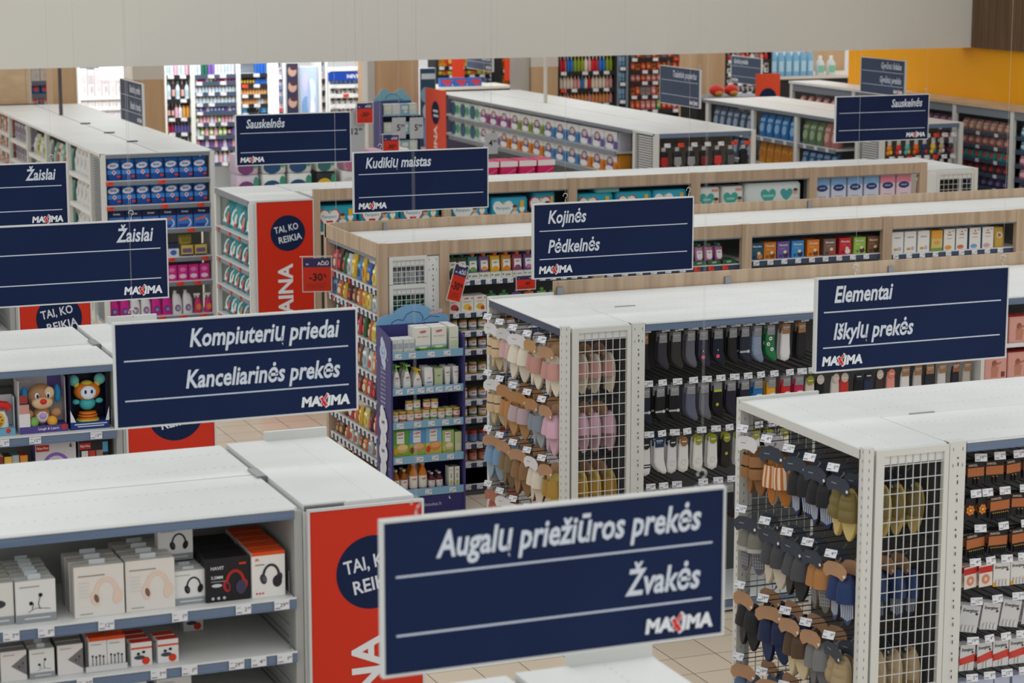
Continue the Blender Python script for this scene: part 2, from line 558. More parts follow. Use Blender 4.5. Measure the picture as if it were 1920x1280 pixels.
# ---- electronics row (front left) ------------------------------------------------
def redpanel(x0, x1, y, z0, z1, label, word='KAINA', wz=.80):
    """red end board with a round blue badge"""
    root = empty('promo_sign', ((x0 + x1) / 2, y, z0))
    tag(root, label, 'promo sign', 'red end-of-row panels')
    b = MB().box(x0, x1, y, y + 0.012, z0, z1, 'rim', front='red')
    a = Art(b, lambda u, v, e: (u, y - e, v))
    c = (x0 + x1) / 2 + 0.03
    a.ell(c, z1 - 0.33, 0.185, 0.185, 'navy', 40)
    t = (214, 220, 230)
    a.txt('TAI, KO', c - 0.012, z1 - 0.31, 0.066, t, 'c', 0.018, 0, rot=0.17, maxw=0.26)
    a.txt('REIKIA', c + 0.03, z1 - 0.415, 0.066, t, 'c', 0.018, 0, rot=0.17, maxw=0.25)
    a.txt(word, c + 0.04, z1 - wz - 0.17, 0.15, (226, 228, 232), 'c', 0.03, 0, rot=PI / 2, sx=1.0)
    part(b, 'board', root)
    f = MB()
    f.box(x0 - .012, x0, y - 0.006, y + 0.014, z0, z1 + .012, 'rim'); f.box(x1, x1 + .012, y - 0.006, y + 0.014, z0, z1 + .012, 'rim'); f.box(x0, x1, y - 0.006, y + 0.014, z1, z1 + .012, 'rim')
    part(f, 'frame', root)
    return root
def leftrow(Y, who, shelves, x0=0.4, T=2.2, badge=''):
    """a row ending at x = 3.0 with an end unit on its right"""
    g = unit('shelf_row', 'white double-sided shelf row holding %s, left of the aisle' % who, x0, 3.0, Y, Y + 1.42, T, 'shelf row')
    toppanel(g, x0, 3.0, Y, Y + .70, T, 'x'); toppanel(g, x0, 3.0, Y + .715, Y + 1.42, T, 'x')
    rail(g, (x0, Y), (2.985, Y), T - .006, 0.045)
    part(MB().box(x0, 3.0, Y + .68, Y + .74, .1, T - .04, 'inside'), 'back_panel', g)
    part(MB().box(x0, 3.0, Y + .02, Y + 1.4, 0.02, .12, 'white'), 'base', g)
    b = MB().box(2.985, 3.025, Y - .005, Y + 1.43, 0, T - .02, 'inside'); part(b, 'side_panel', g)
    part(MB().box(2.98, 3.03, Y + .62, Y + .80, T - .03, T + .012, 'chrome'), 'joint_plate', g)
    for z in shelves:
        shelfboard(g, x0, 2.98, Y - .01, Y + .66, z)
        br = MB()
        for k in (0.03, 0.06, 0.12):                # low wire side stop
            br.tube([(2.965, Y + .03, z + k), (2.965, Y + .6, z + k)], .0025, 'chrome', 4)
        br.tube([(2.965, Y + .03, z), (2.965, Y + .03, z + .12)], .0025, 'chrome', 4)
        part(br, 'side_stop', g)
    e = unit('end_unit', 'white end unit closing the %s row beside the aisle' % who, 3.03, 3.6, Y, Y + 1.44, T, 'shelf unit')
    toppanel(e, 3.035, 3.25, Y + .01, Y + 1.42, T + .006); toppanel(e, 3.25, 3.6, Y + .01, Y + 1.42, T, 'y')
    part(MB().box(3.25, 3.6, Y + 1.42, Y + 1.45, T - .06, T + .05, 'post'), 'top_edge', e)
    part(MB().box(3.04, 3.24, Y + .005, Y + .03, T - .03, T - .002, 'chrome'), 'bracket', e)
    part(MB().box(3.03, 3.05, Y, Y + 1.44, 0, T - .03, 'white'), 'back_panel', e)
    for yy in (Y, Y + 1.415): part(MB().box(3.05, 3.6, yy, yy + .025, 0, T - .035, 'white'), 'side_panel', e)
    part(MB().box(3.05, 3.6, Y + .03, Y + 1.41, 0.02, .12, 'white'), 'base', e)
    for z in (0.6, 1.1, 1.6):
        shelfboard(e, 3.05, 3.6, Y + .03, Y + 1.41, z)
    if badge:
        redpanel(3.055, 3.625, Y - .03, 0.02, T - .025, badge)
    return g, e
gBL, _ = leftrow(10.13, 'headphones', (1.755, 1.485, 1.2, 0.9), badge='red panel with navy badge behind the Augalų sign, ending the headphone row')
gML, _ = leftrow(14.12, 'boxed toys', (1.765, 1.42, 1.1, 0.8), badge='red panel with navy badge peeking out below the Kompiuterių sign')
gL4, _ = leftrow(18.02, 'toys behind the Žaislai sign', (1.76, 1.4, 1.0), badge='red panel with navy badge peeking out below the nearer Žaislai sign')
gL1, _ = leftrow(6.02, 'garden goods', (1.76, 1.4))
rail(gBL, (0.4, 10.12), (2.985, 10.12), 1.755, .05, tags=[(x - .4) / 2.585 for x in (1.62, 1.78, 2.06, 2.41, 2.72, 2.91)], tw=.075, th=.045)
rail(gBL, (0.4, 10.12), (2.985, 10.12), 1.485, .05, tags=[(x - .4) / 2.585 for x in (1.95, 2.30, 2.45, 2.68, 2.79, 2.92)], tw=.075, th=.045)
rail(gML, (0.4, 14.11), (2.985, 14.11), 1.765, .055, tags=[(x - .4) / 2.585 for x in (2.26, 2.46, 2.85)], tw=.075, th=.045)
rail(gL4, (0.4, 18.0), (2.985, 18.0), 1.76, .05, tags=(.8, .9))
# ---- peg-hook rows on the right ---------------------------------------------------
def pegrow(Y, D, who, x1, fascia=False, bluerail=False, T=2.2, backwood=None):
    g = unit('shelf_row', 'white double-sided shelf row hung with %s, right of the aisle' % who, 6.76, x1, Y, Y + D, T, 'shelf row')
    toppanel(g, 6.663, x1, Y + .005, Y + D / 2 - .008, T, 'x'); toppanel(g, 6.663, x1, Y + D / 2 + .004, Y + D - .01, T - .002, 'x')
    part(MB().box(6.86, 7.02, Y + D / 2 - .012, Y + D / 2 + .012, T, T + .004, 'chrome'), 'joint_plate', g)
    rail(g, (6.77, Y - .002), (x1, Y - .002), T - .004, .05)
    part(MB().box(6.76, x1, Y + D / 2 - .02, Y + D / 2 + .02, .1, T - .04, 'peg'), 'back_panel', g)
    upright(g, 6.663, 6.765, Y - .012, Y + .05, 0, T + .004)
    part(MB().box(6.70, 6.75, Y + .05, Y + D, 0, T - .04, 'inside'), 'side_panel', g)
    upright(g, 6.663, 6.765, Y + D - .04, Y + D, 0, T - .01, False)
    part(MB().box(6.76, x1, Y + .0, Y + D - .02, .02, .11, 'white'), 'base', g)
    rail(g, (6.77, Y), (x1, Y), .11, .06)
    e = unit('end_unit', 'white wire-sided end unit hung with slippers in front of the %s' % who, 6.14, 6.66, Y, Y + D, T, 'shelf unit')
    toppanel(e, 6.15, 6.655, Y + .01, Y + D - .01, T + .001, 'y')
    part(MB().box(6.15, 6.66, Y + D - .02, Y + D, T - .03, T + .02, 'post'), 'top_edge', e)
    if bluerail:
        part(MB().box(6.128, 6.15, Y + .03, Y + D - .03, T - .055, T - .003, 'railnavy').box(6.124, 6.152, Y + .03, Y + D - .03, T - .003, T + .004, 'white'), 'top_rail', e)
    else:
        part(MB().box(6.13, 6.15, Y + .03, Y + D - .03, T - .05, T + .002, 'post'), 'top_rail', e)
    for yy in (Y - .012, Y + D - .03):              # slotted corner posts
        b = MB().box(6.13, 6.19, yy, yy + .05, 0, T + .015, 'post')
        for k in range(int(T / .05)):
            b.box(6.160, 6.164, yy - .0006, yy, .035 + k * .05, .053 + k * .05, (110, 112, 112))
            b.box(6.1294, 6.13, yy + .012, yy + .017, .035 + k * .05, .053 + k * .05, (110, 112, 112))
        part(b, 'corner_post', e)
    meshpanel(e, 6.205, 6.658, Y - .002, 0.05, T - .005, 7 if Y > 12 else 8, .078)
    meshpanel(e, 6.19, 6.658, Y + D - .012, 0.05, T - .04, 8, .078, .03)
    part(MB().box(6.625, 6.655, Y + .05, Y + D - .05, .1, T - .05, (70, 72, 76)), 'back_panel', e)
    part(MB().box(6.15, 6.65, Y + .03, Y + D - .03, .02, .10, 'white'), 'base', e)
    return g, e
gR, eR = pegrow(10.13, 1.42, 'batteries', 9.6)
gS, eS = pegrow(14.17, 1.40, 'socks', 11.6, bluerail=True)
part(MB().box(6.67, 11.6, 15.572, 15.595, 2.185, 2.30, 'wood'), 'wood_fascia', gS)
for xx in (6.69, 8.12, 9.6):
    part(MB().box(xx, xx + .05, 15.55, 15.572, 2.20, 2.255, 'chrome'), 'fascia_bracket', gS)

# ---- wood-clad rows ---------------------------------------------------------------
def fascia_front(g, cols, y, x0, x1, z0=2.175, z1=2.29, low=0.0):
    for i, (a, b) in enumerate(zip(cols, cols[1:])):
        part(MB().box(a[1], b[0], y, y + .022, z0, z1, 'wood'), 'wood_fascia', g)
        part(MB().box(a[1], b[0], y + .004, y + .024, z0 - .012, z0, 'greyrail'), 'rail', g)
    for a in cols:
        part(MB().box(a[0], a[1], y - .006, y + .05, low, z1 + .001, 'wood'), 'wood_column', g)
YB = 18.09
gB = unit('shelf_row', 'wood-clad shelf row of baby food behind the socks', 6.13, 14.6, YB, 19.63, 2.29, 'shelf row')
COLB = [(6.12, 6.205), (6.675, 6.765), (8.135, 8.235), (9.61, 9.71), (11.09, 11.19), (12.57, 12.67), (14.05, 14.15)]
fascia_front(gB, COLB, YB, 6.13, 14.6)
toppanel(gB, 6.15, 14.6, YB + .024, 18.85, 2.2); toppanel(gB, 6.15, 14.6, 18.865, 19.6, 2.2)
for k in range(6):
    part(MB().box(6.9 + k * 1.25, 7.02 + k * 1.25, 18.42, 18.45, 2.2, 2.206, 'chrome'), 'joint_plate', gB)
part(MB().box(6.13, 14.6, 19.61, 19.635, 2.19, 2.29, 'wood'), 'wood_fascia', gB)
for xx in (6.68, 8.18, 9.66, 11.14):
    part(MB().box(xx, xx + .03, 19.585, 19.612, 2.2, 2.27, 'chrome'), 'fascia_bracket', gB)
part(MB().box(6.118, 6.14, YB + .05, 19.6, 2.165, 2.29, 'wood'), 'wood_fascia', gB)
part(MB().box(6.13, 6.15, YB + .07, 19.56, 2.13, 2.165, 'greyrail'), 'rail', gB)
part(MB().box(6.118, 6.2, 19.56, 19.635, 0, 2.292, 'wood'), 'wood_column', gB)
part(MB().box(6.6, 6.63, YB + .05, 19.6, 0.05, 2.17, 'inside'), 'back_panel', gB)
part(MB().box(6.66, 14.6, 18.84, 18.87, .05, 2.17, (120, 121, 122)), 'back_panel', gB)
part(MB().box(6.2, 14.6, YB + .05, 19.6, .0, .1, (90, 92, 96)), 'base', gB)
meshpanel(gB, 6.215, 6.56, YB + .01, 1.935, 2.175, 7, .045, .035)
meshpanel(gB, 6.215, 6.56, YB + .01, 1.2, 1.93, 7, .045, .035)
upright(gB, 6.56, 6.672, YB + .005, YB + .06, 0, 2.175, True, 'white', step=.09)
RB = [1.93, 1.645, 1.475, 1.31, 1.085, .86, .70, .47, .30, .1]
for i, z in enumerate(RB):
    shelfboard(gB, 6.77, 8.13, YB + .05, 18.8, z)
    rail(gB, (6.77, YB + .05), (8.13, YB + .05), z, .045, 'railnavy', tags=[.05 + .075 * k for k in range(13)] if i == 0 else [.05, .13, .21], tw=.055, th=.042)
for a, b, z, rr in ((8.24, 9.61, 1.925, (6, 7, 8)), (9.71, 11.09, 1.945, ()), (11.19, 12.57, 1.925, ()), (12.67, 14.05, 1.92, ())):
    shelfboard(gB, a, b, YB + .05, 18.8, z)
    rail(gB, (a, YB + .05), (b, YB + .05), z, .045, 'railnavy', tags=[.05 + .105 * k for k in range(9)], tw=.06, th=.043, red=rr)
    shelfboard(gB, a, b, YB + .05, 18.8, 1.6)
RBE = [1.885, 1.66, 1.395, 1.115, .88, .575, .365]
for z in RBE:
    shelfboard(gB, 6.15, 6.6, YB + .06, 19.55, z, 'inside')
    rail(gB, (6.145, 19.55), (6.145, YB + .07), z, .05, 'railnavy', tags=[.04 + .082 * k for k in range(12)], tw=.055, th=.047, red=(1, 5) if z > 1.6 else ())
part(MB().box(6.2, 6.24, YB + .06, YB + .5, 2.13, 2.165, 'greyrail'), 'rail', gB)

YC = 22.25
gC = unit('shelf_row', 'wood-fronted shelf row of diapers, farthest of the wooden rows', 6.88, 14.2, YC, 23.62, 2.29, 'shelf row')
COLC = [(6.832, 6.90), (8.255, 8.345), (9.70, 9.80), (11.175, 11.285), (12.66, 12.76), (14.11, 14.205)]
fascia_front(gC, COLC, YC, 6.8, 14.2)
toppanel(gC, 6.876, 14.2, YC + .025, 22.92, 2.2); toppanel(gC, 6.82, 14.2, 22.93, 23.62, 2.205)
for k in range(5):
    part(MB().box(7.2 + k * 1.4, 7.32 + k * 1.4, 22.91, 22.94, 2.2, 2.206, 'chrome'), 'joint_plate', gC)
part(MB().box(6.88, 14.2, 22.91, 22.94, .05, 2.17, (96, 98, 100)), 'back_panel', gC)
part(MB().box(6.88, 14.2, YC + .05, 23.6, 0, .1, 'white'), 'base', gC)
for (a, b), (c, d) in zip(COLC, COLC[1:]):
    shelfboard(gC, b, c, YC + .05, 22.9, 1.84); shelfboard(gC, b, c, YC + .05, 22.9, 1.5)
eC = unit('end_unit', 'white end unit of turquoise diaper packs beside the red panel', 6.14, 6.8, YC, 23.62, 2.2, 'shelf unit')
part(MB().box(6.14, 6.19, 23.57, 23.64, 0, 2.2, 'post'), 'corner_post', eC)
part(MB().box(6.19, 6.78, 23.60, 23.63, 0, 2.17, 'white'), 'side_panel', eC)
part(MB().box(6.14, 6.8, YC + .012, YC + .04, 0, 2.17, 'white'), 'side_panel', eC)
part(MB().box(6.75, 6.78, YC + .04, 23.6, 0, 2.17, 'white'), 'back_panel', eC)
part(MB().box(6.135, 6.15, YC + .03, 23.6, 2.14, 2.198, 'greyrail'), 'top_rail', eC)
toppanel(eC, 6.15, 6.815, YC + .02, 23.6, 2.2)
for z in (1.80, 1.475, 1.175, .86, .5):
    shelfboard(eC, 6.15, 6.75, YC + .05, 23.57, z)
    rail(eC, (6.145, 23.57), (6.145, YC + .04), z, .05, 'greyrail', tags=(.1, .45, .75), tw=.06, th=.045, red=(0, 1, 2))
redpanel(6.215, 6.815, YC - .012, .02, 2.185, 'red panel with navy badge ending the diaper row, fully visible badge')
eC2 = unit('end_unit', 'white wire-sided end unit at the far right end of the diaper row', 14.21, 14.9, YC, 23.62, 2.2, 'shelf unit')
part(MB().box(14.21, 14.36, YC + .0, YC + .04, 0, 2.17, 'white'), 'side_panel', eC2)
toppanel(eC2, 14.21, 14.9, YC + .05, 23.57, 2.2)
meshpanel(eC2, 14.34, 14.84, YC + .004, .1, 2.175, 7, .06, .04)
for yy in (YC, 23.57): part(MB().box(14.85, 14.9, yy, yy + .05, 0, 2.2, 'post'), 'corner_post', eC2)
part(MB().box(14.36, 14.84, YC + .3, YC + .32, .1, 2.15, 'dark'), 'back_panel', eC2)
# ================================================================ goods: one builder each
def ball(b, c, r, m, n=12, k=8):
    rings = []
    for i in range(k + 1):
        t = -PI / 2 + PI * max(.02, min(k - .02, i)) / k
        rings.append([(c[0] + r[0] * math.cos(t) * math.cos(2 * PI * j / n), c[1] + r[1] * math.cos(t) * math.sin(2 * PI * j / n), c[2] + r[2] * math.sin(t)) for j in range(n)])
    return b.loft(rings, m)
WH = (228, 228, 226)
BK = (26, 26, 30)
def carton(w, d, h, base, art=None, top=None, side=None, name='carton', tab=None):
    """cardboard box, front at y = 0, printed by art(A, w, h)"""
    b = MB().box(-w / 2, w / 2, 0, d, 0, h, base, top=top, side=side)
    b.box(-w / 2 + .004, w / 2 - .004, -.0003, d * .5, h, h + .0012, top or base)       # tucked lid flap
    if tab:
        b.box(-w * .16, w * .16, d * .45, d * .45 + .002, h, h + tab, (205, 212, 216))
    if art:
        art(Art(b), w, h)
    return b.build(name)
def headphones(A, u, v, r, c, c2=None, t=.16):
    A.ring(u, v, r * .72, r, r * t, 10, 170, c)
    A.ell(u - r * .62, v - r * .18, r * .26, r * .42, c, 14, .25)
    A.ell(u + r * .62, v - r * .18, r * .26, r * .42, c, 14, -.25)
    A.ell(u - r * .56, v - r * .18, r * .13, r * .26, c2 or BK, 12, .25)
def buds(A, u, v, r, c=BK):
    for s in (-1, 1):
        A.ell(u + s * r * .6, v + r * .5 * s, r * .26, r * .26, c)
        A.line([(u + s * r * .6, v + r * .5 * s), (u + s * r * .3, v - r * .6), (u + s * r * .5, v - r * 1.3)], r * .09, c)
def greyfoot(A, w, h, c=(150, 154, 158)):
    A.rect(-w / 2, 0, w / 2, h * .2, c); A.rect(-w * .3, h * .085, w * .35, h * .115, (215, 218, 220))
def a_beige(A, w, h):
    A.rect(-w * .42, h * .80, w * .12, h * .825, (150, 145, 140)); headphones(A, w * .14, h * .42, w * .36, (230, 206, 190), (120, 96, 84), .26)
    A.rect(-w * .4, h * .06, -w * .14, h * .075, (150, 150, 150))
    for k in range(5): A.rect(-w * .42, h * (.68 - k * .07), -w * .2, h * (.69 - k * .07), (208, 206, 202))
def a_black_on_white(A, w, h):
    A.rect(-w * .42, h * .86, w * .0, h * .885, (170, 170, 170)); headphones(A, w * .1, h * .50, w * .30, BK, (70, 70, 74)); greyfoot(A, w, h)
def a_gaming(A, w, h):
    A.txt('HAVIT', -w * .38, h * .74, h * .075, (214, 216, 220), maxw=w * .36); A.txt('3.5MM', -w * .38, h * .53, h * .07, (214, 216, 220), maxw=w * .36)
    A.rect(-w * .38, h * .46, -w * .05, h * .48, (150, 152, 156)); A.ell(-w * .25, h * .38, w * .12, h * .04, (200, 204, 210))
    headphones(A, w * .17, h * .40, w * .32, (172, 42, 36), (40, 30, 60), .22); A.ell(w * .3, h * .3, w * .12, h * .16, (66, 62, 92)); A.rect(w * .26, h * .82, w * .42, h * .87, (200, 60, 40))
    for k in range(3): A.ell(-w * .35 + k * w * .13, h * .09, w * .035, w * .035, (190, 192, 196))
def a_orange(A, w, h):
    A.rect(-w / 2, h * .93, w / 2, h, (222, 78, 26)); A.txt('JBL', -w * .4, h * .82, h * .05, (222, 78, 26), maxw=w * .2)
    headphones(A, w * .08, h * .46, w * .38, (52, 52, 58), (90, 90, 98), .2); A.ell(w * .26, h * .34, w * .14, h * .13, (40, 40, 46))
    A.rect(-w * .4, h * .72, -w * .12, h * .74, (120, 120, 120))
    for k in range(3): A.ell(-w * .36 + k * w * .09, h * .1, w * .03, w * .03, (210, 60, 40))
def a_buds(A, w, h):
    A.rect(-w * .4, h * .84, w * .1, h * .87, (160, 162, 164)); buds(A, w * .0, h * .55, w * .2); A.line([(-w * .2, h * .25), (0, h * .34), (w * .36, h * .3)], w * .012, BK); greyfoot(A, w, h)
def a_diamond(A, w, h):
    A.rect(-w * .4, h * .86, w * .05, h * .885, (170, 150, 150)); A.poly([(-w * .1, h * .5), (w * .5, h * .86), (w * .5, h * .16)], (120, 116, 118)); buds(A, w * .28, h * .52, w * .13, (44, 44, 48))
def a_pods(A, w, h):
    A.rect(-w / 2, h * .9, w / 2, h, (222, 78, 26)); A.rect(-w * .38, h * .78, w * .2, h * .8, (150, 150, 150))
    for k in range(4): A.ell(-w * .3 + k * w * .2, h * (.45 - .03 * (k % 2)), w * .06, w * .06, BK); A.line([(-w * .3 + k * w * .2, h * .42), (-w * .3 + k * w * .2, h * .16)], w * .04, BK)
def a_case(A, w, h):
    A.rect(-w / 2, h * .72, w / 2, h * .8, (222, 78, 26)); A.ell(w * .2, h * .2, w * .19, w * .19, (214, 62, 34)); A.ell(-w * .1, h * .36, w * .26, h * .09, (70, 72, 78)); A.ell(-w * .15, h * .52, w * .08, h * .06, BK); A.ell(w * .1, h * .58, w * .08, h * .06, BK)
def a_earbud_dark(A, w, h):
    A.rect(-w * .4, h * .85, w * .1, h * .88, (160, 162, 164)); A.ell(0, h * .5, w * .26, h * .1, (60, 62, 66)); greyfoot(A, w, h)

# ---- toys -------------------------------------------------------------------------
def toybox(w, d, h, outer, inner, base=(70, 60, 120)):
    b = MB()
    b.box(-w / 2, w / 2, d - .01, d, 0, h, outer, front=inner)
    b.box(-w / 2, -w / 2 + .006, .0, d - .01, 0, h, outer); b.box(w / 2 - .006, w / 2, d * .35, d - .01, 0, h, outer)
    b.box(-w / 2 + .006, w / 2 - .006, .0, d - .01, 0, .045, base)
    return b
def plush_puppy():
    root = empty('boxed_plush_toy')
    b = toybox(.31, .15, .345, (205, 200, 205), (206, 202, 206))
    A = Art(b, lambda u, v, e: (u, .14 - e, v))
    A.rect(.055, .2, .145, .34, (112, 92, 168)); A.txt('Fisher-Price', -.135, .305, .02, (236, 236, 236), maxw=.085)
    A2 = Art(b, lambda u, v, e: (u, -e, v))
    A2.rect(-.155, 0, .155, .045, (84, 72, 140)); A2.txt('Laugh & Learn', .03, .018, .016, (220, 216, 236), 'c', maxw=.16); A2.ell(.13, .03, .018, .018, (206, 46, 40))
    A2.rect(-.155, .045, -.085, .13, (226, 224, 226)); A2.rect(-.15, .13, -.09, .19, (206, 150, 140)); A2.rect(-.15, .2, -.1, .25, (160, 60, 56))
    b.build('carton', root)
    br, cr = (178, 134, 96), (222, 190, 150)
    m = MB(); ball(m, (0, .075, .10), (.062, .05, .065), br); ball(m, (0, .055, .095), (.045, .04, .045), (232, 226, 232)); m.build('plush_body', root)
    h = MB(); ball(h, (0, .07, .225), (.088, .062, .082), br, 16, 10); ball(h, (0, .03, .19), (.07, .045, .042), cr, 14); ball(h, (.045, .018, .255), (.032, .014, .038), cr)
    hd = h.build('plush_head', root)
    n = MB(); ball(n, (0, -.018, .205), (.022, .014, .019), (206, 44, 36)); n.build('nose', hd)
    for s in (-1, 1):
        e = MB(); ball(e, (s * .036, .002, .24), (.014, .008, .02), (236, 238, 240)); ball(e, (s * .034, -.005, .238), (.008, .005, .014), (24, 40, 84)); e.build('eye', hd)
        e = MB(); ball(e, (s * .105, .07, .235), (.024, .02, .06), (44, 142, 196)); e.build('ear', hd)
        e = MB(); ball(e, (s * .09, .04, .12), (.035, .028, .03), br); e.build('arm', root)
        e = MB(); ball(e, (s * .06, .03, .065), (.034, .034, .036), (226, 166, 60) if s > 0 else (128, 176, 92)); e.build('foot', root)
    e = MB(); ball(e, (0, .016, .105), (.024, .01, .02), (186, 150, 206)); e.build('button', root)
    return root
def bouncer_toy():
    root = empty('boxed_bouncing_toy')
    b = toybox(.25, .15, .36, (30, 34, 74), (20, 22, 48), (34, 58, 122))
    A = Art(b, lambda u, v, e: (u, -e, v)); A.rect(-.125, 0, .125, .05, (36, 60, 126)); A.rect(-.1, .03, .11, .037, (210, 214, 226)); A.rect(-.08, .016, .09, .023, (210, 214, 226))
    A.poly([(-.125, .05), (-.125, .13), (-.09, .05)], (226, 226, 230)); A.poly([(.125, .05), (.125, .14), (.1, .05)], (226, 226, 230))
    b.build('carton', root)
    t = (66, 176, 182); o = (228, 126, 40)
    m = MB(); ball(m, (0, .075, .155), (.055, .045, .045), t); m.build('toy_body', root)
    h = MB(); ball(h, (0, .075, .235), (.088, .055, .062), o, 16, 10); ball(h, (0, .028, .232), (.052, .018, .045), (226, 232, 244)); ball(h, (0, .075, .285), (.04, .035, .02), (214, 200, 70))
    hd = h.build('toy_head', root)
    for s in (-1, 1):
        e = MB(); ball(e, (s * .02, .011, .24), (.008, .004, .013), (30, 44, 96)); e.build('eye', hd)
        e = MB(); ball(e, (s * .085, .07, .31), (.038, .03, .036), (112, 196, 190)); ball(e, (s * .07, .07, .29), (.022, .02, .03), (216, 206, 80)); e.build('ear', hd)
        e = MB(); ball(e, (s * .075, .06, .17), (.026, .02, .018), t); e.build('arm', root)
    s_ = MB()
    for z, r in ((.095, .058), (.078, .064), (.062, .064)): s_.lathe([(.02, z - .007), (r, z - .004), (r, z + .004), (.02, z + .007)], o, 18, (0, .075, 0))
    s_.build('spring', root)
    f = MB(); f.lathe([(.075, .046), (.07, .056), (.04, .06)], (196, 206, 60), 18, (0, .075, 0)); f.build('stand', root)
    return root
def phone_toy():
    root = empty('boxed_toy_phone')
    b = toybox(.24, .14, .24, (190, 206, 214), (222, 222, 224), (110, 168, 196)); A = Art(b, lambda u, v, e: (u, -e, v)); A.ell(.07, .03, .016, .016, (204, 60, 44)); b.build('carton', root)
    m = MB(); m.sell([(.085, .045, .047), (.08, .045, .1), (.06, .04, .15)], (232, 230, 226), y0=.07); m.build('phone_body', root)
    m = MB(); m.lathe([(.052, 0), (.05, .012), (.001, .013)], (230, 186, 60), 18); m.xf(Matrix.Translation((0, .025, .1)) @ Matrix.Rotation(PI / 2, 4, 'X'))
    for k in range(9): ball(m, (.034 * math.cos(k * .7), .010, .1 + .034 * math.sin(k * .7)), (.007, .004, .007), (160, 110, 40), 6, 4)
    m.build('dial', root)
    m = MB(); m.tube([(-.09, .06, .16), (-.07, .06, .185), (0, .06, .195), (.07, .06, .185), (.09, .06, .16)], .026, (206, 44, 40), 10); m.build('handset', root)
    return root
def ring_toy():
    def art(A, w, h):
        A.rect(-w / 2 + .004, h * .8, -w * .16, h * .96, (192, 44, 40)); A.txt('Fisher-Price', -w * .32, h * .855, h * .06, WH, 'c', maxw=w * .28)
        A.ring(.0, h * .3, w * .38, h * .46, w * .08, 0, 180, (138, 96, 186)); A.ell(0, h * .3, w * .3, h * .3, (170, 196, 226)); A.txt('6', w * .34, h * .86, h * .1, (60, 60, 70))
    return carton(.26, .16, .27, (206, 202, 206), art, side=(88, 74, 140))
def puzzle_box():
    def art(A, w, h):
        A.rect(-w / 2 + .004, h * .8, -w * .1, h * .96, (192, 44, 40)); A.txt('Fisher-Price', -w * .29, h * .855, h * .06, WH, 'c', maxw=w * .34)
        for k, c in enumerate(((216, 214, 210), (190, 60, 52), (160, 130, 120))): A.rect(-w * .42 + k * w * .25, h * .55, -w * .2 + k * w * .25, h * .76, c)
        A.rect(w * .3, h * .7, w * .48, h * .96, (90, 160, 200)); A.rect(-w * .4, h * .2, w * .4, h * .5, (60, 50, 52))
    return carton(.19, .15, .26, (40, 38, 42), art, side=(212, 210, 208))

# ---- socks ------------------------------------------------------------------------
SOCK = [(-.036, 0), (.036, 0), (.038, -.08), (.04, -.14), (.052, -.19), (.062, -.225), (.055, -.243), (.03, -.243), (-.005, -.215), (-.03, -.185), (-.04, -.15), (-.038, -.08)]
FOOTIE = [(-.026, 0), (.026, 0), (.036, -.05), (.038, -.12), (.042, -.19), (.034, -.235), (.0, -.25), (-.034, -.235), (-.042, -.19), (-.038, -.12), (-.036, -.05)]
def sock(col, card='grey', deco=None, shape=SOCK, cardcol=(142, 144, 148)):
    root = empty('sock_pair')
    b = MB(); b.puff([(x, z - .03) for x, z in shape], .022, col, 0)
    A = Art(b, lambda u, v, e: (u, -.0115 - e, v))
    if deco == 'dot': A.ell(.0, -.2, .014, .014, (226, 96, 116)); A.rect(-.003, -.16, .004, -.15, (190, 196, 210))
    if deco == 'clip': A.rect(-.04, -.19, .03, -.175, (176, 178, 178)); A.ell(.03, -.182, .012, .012, (200, 200, 198))
    if deco == 'lime': A.ell(0, -.165, .012, .012, (180, 180, 70))
    if deco == 'ball':
        for u, v in ((.0, -.10), (-.02, -.14), (.012, -.18)): A.ell(u, v, .014, .014, (232, 232, 232)); A.ell(u, v, .005, .005, BK)
    if deco == 'knit':
        for k in range(9): A.line([(-.03 + (k % 2) * .006, -.09 - k * .014), (.03, -.085 - k * .014)], .003, (196, 206, 222))
    if deco == 'stripe':
        for k in (0, 1): A.rect(-.03, -.2 - k * .018, .036, -.192 - k * .018, BK)
    if deco == 'bright': A.ell(.01, -.13, .03, .016, (230, 226, 210)); A.ell(-.01, -.18, .02, .02, (236, 190, 60))
    if deco == 'smile': A.ring(0, -.2, .02, .02, .003, 0, 300, (190, 190, 186))
    b.build('sock', root)
    c = MB()
    if card == 'grey':
        c.box(-.032, .032, -.018, -.0165, -.072, 0, cardcol); A = Art(c, lambda u, v, e: (u, -.018 - e, v)); A.rect(-.024, -.03, .024, -.018, (206, 208, 210)); A.rect(-.02, -.04, .014, -.036, (190, 192, 194))
        for k in range(4): A.rect(-.018 + k * .01, -.028, -.013 + k * .01, -.02, (120, 122, 126))
    elif card == 'lime':
        c.box(-.032, .032, -.018, -.0165, -.072, 0, cardcol); Art(c, lambda u, v, e: (u, -.018 - e, v)).rect(-.03, -.07, .03, -.054, (186, 196, 60))
    else:
        col2 = {'olive': (150, 152, 44), 'ink': (36, 42, 56), 'brown': (150, 108, 70), 'beige': (206, 190, 180), 'coral': (224, 130, 112)}[card]
        c.prism([(.03 * math.cos(t * PI / 8), -.045 + .036 * math.sin(t * PI / 8)) for t in range(16)], -.018, -.0165, col2)
        A = Art(c, lambda u, v, e: (u, -.018 - e, v)); A.rect(-.018, -.05, .018, -.042, (222, 220, 206))
    c.box(-.006, .006, -.0175, -.0165, 0, .0155, cardcol)
    c.build('header_card', root)
    return root

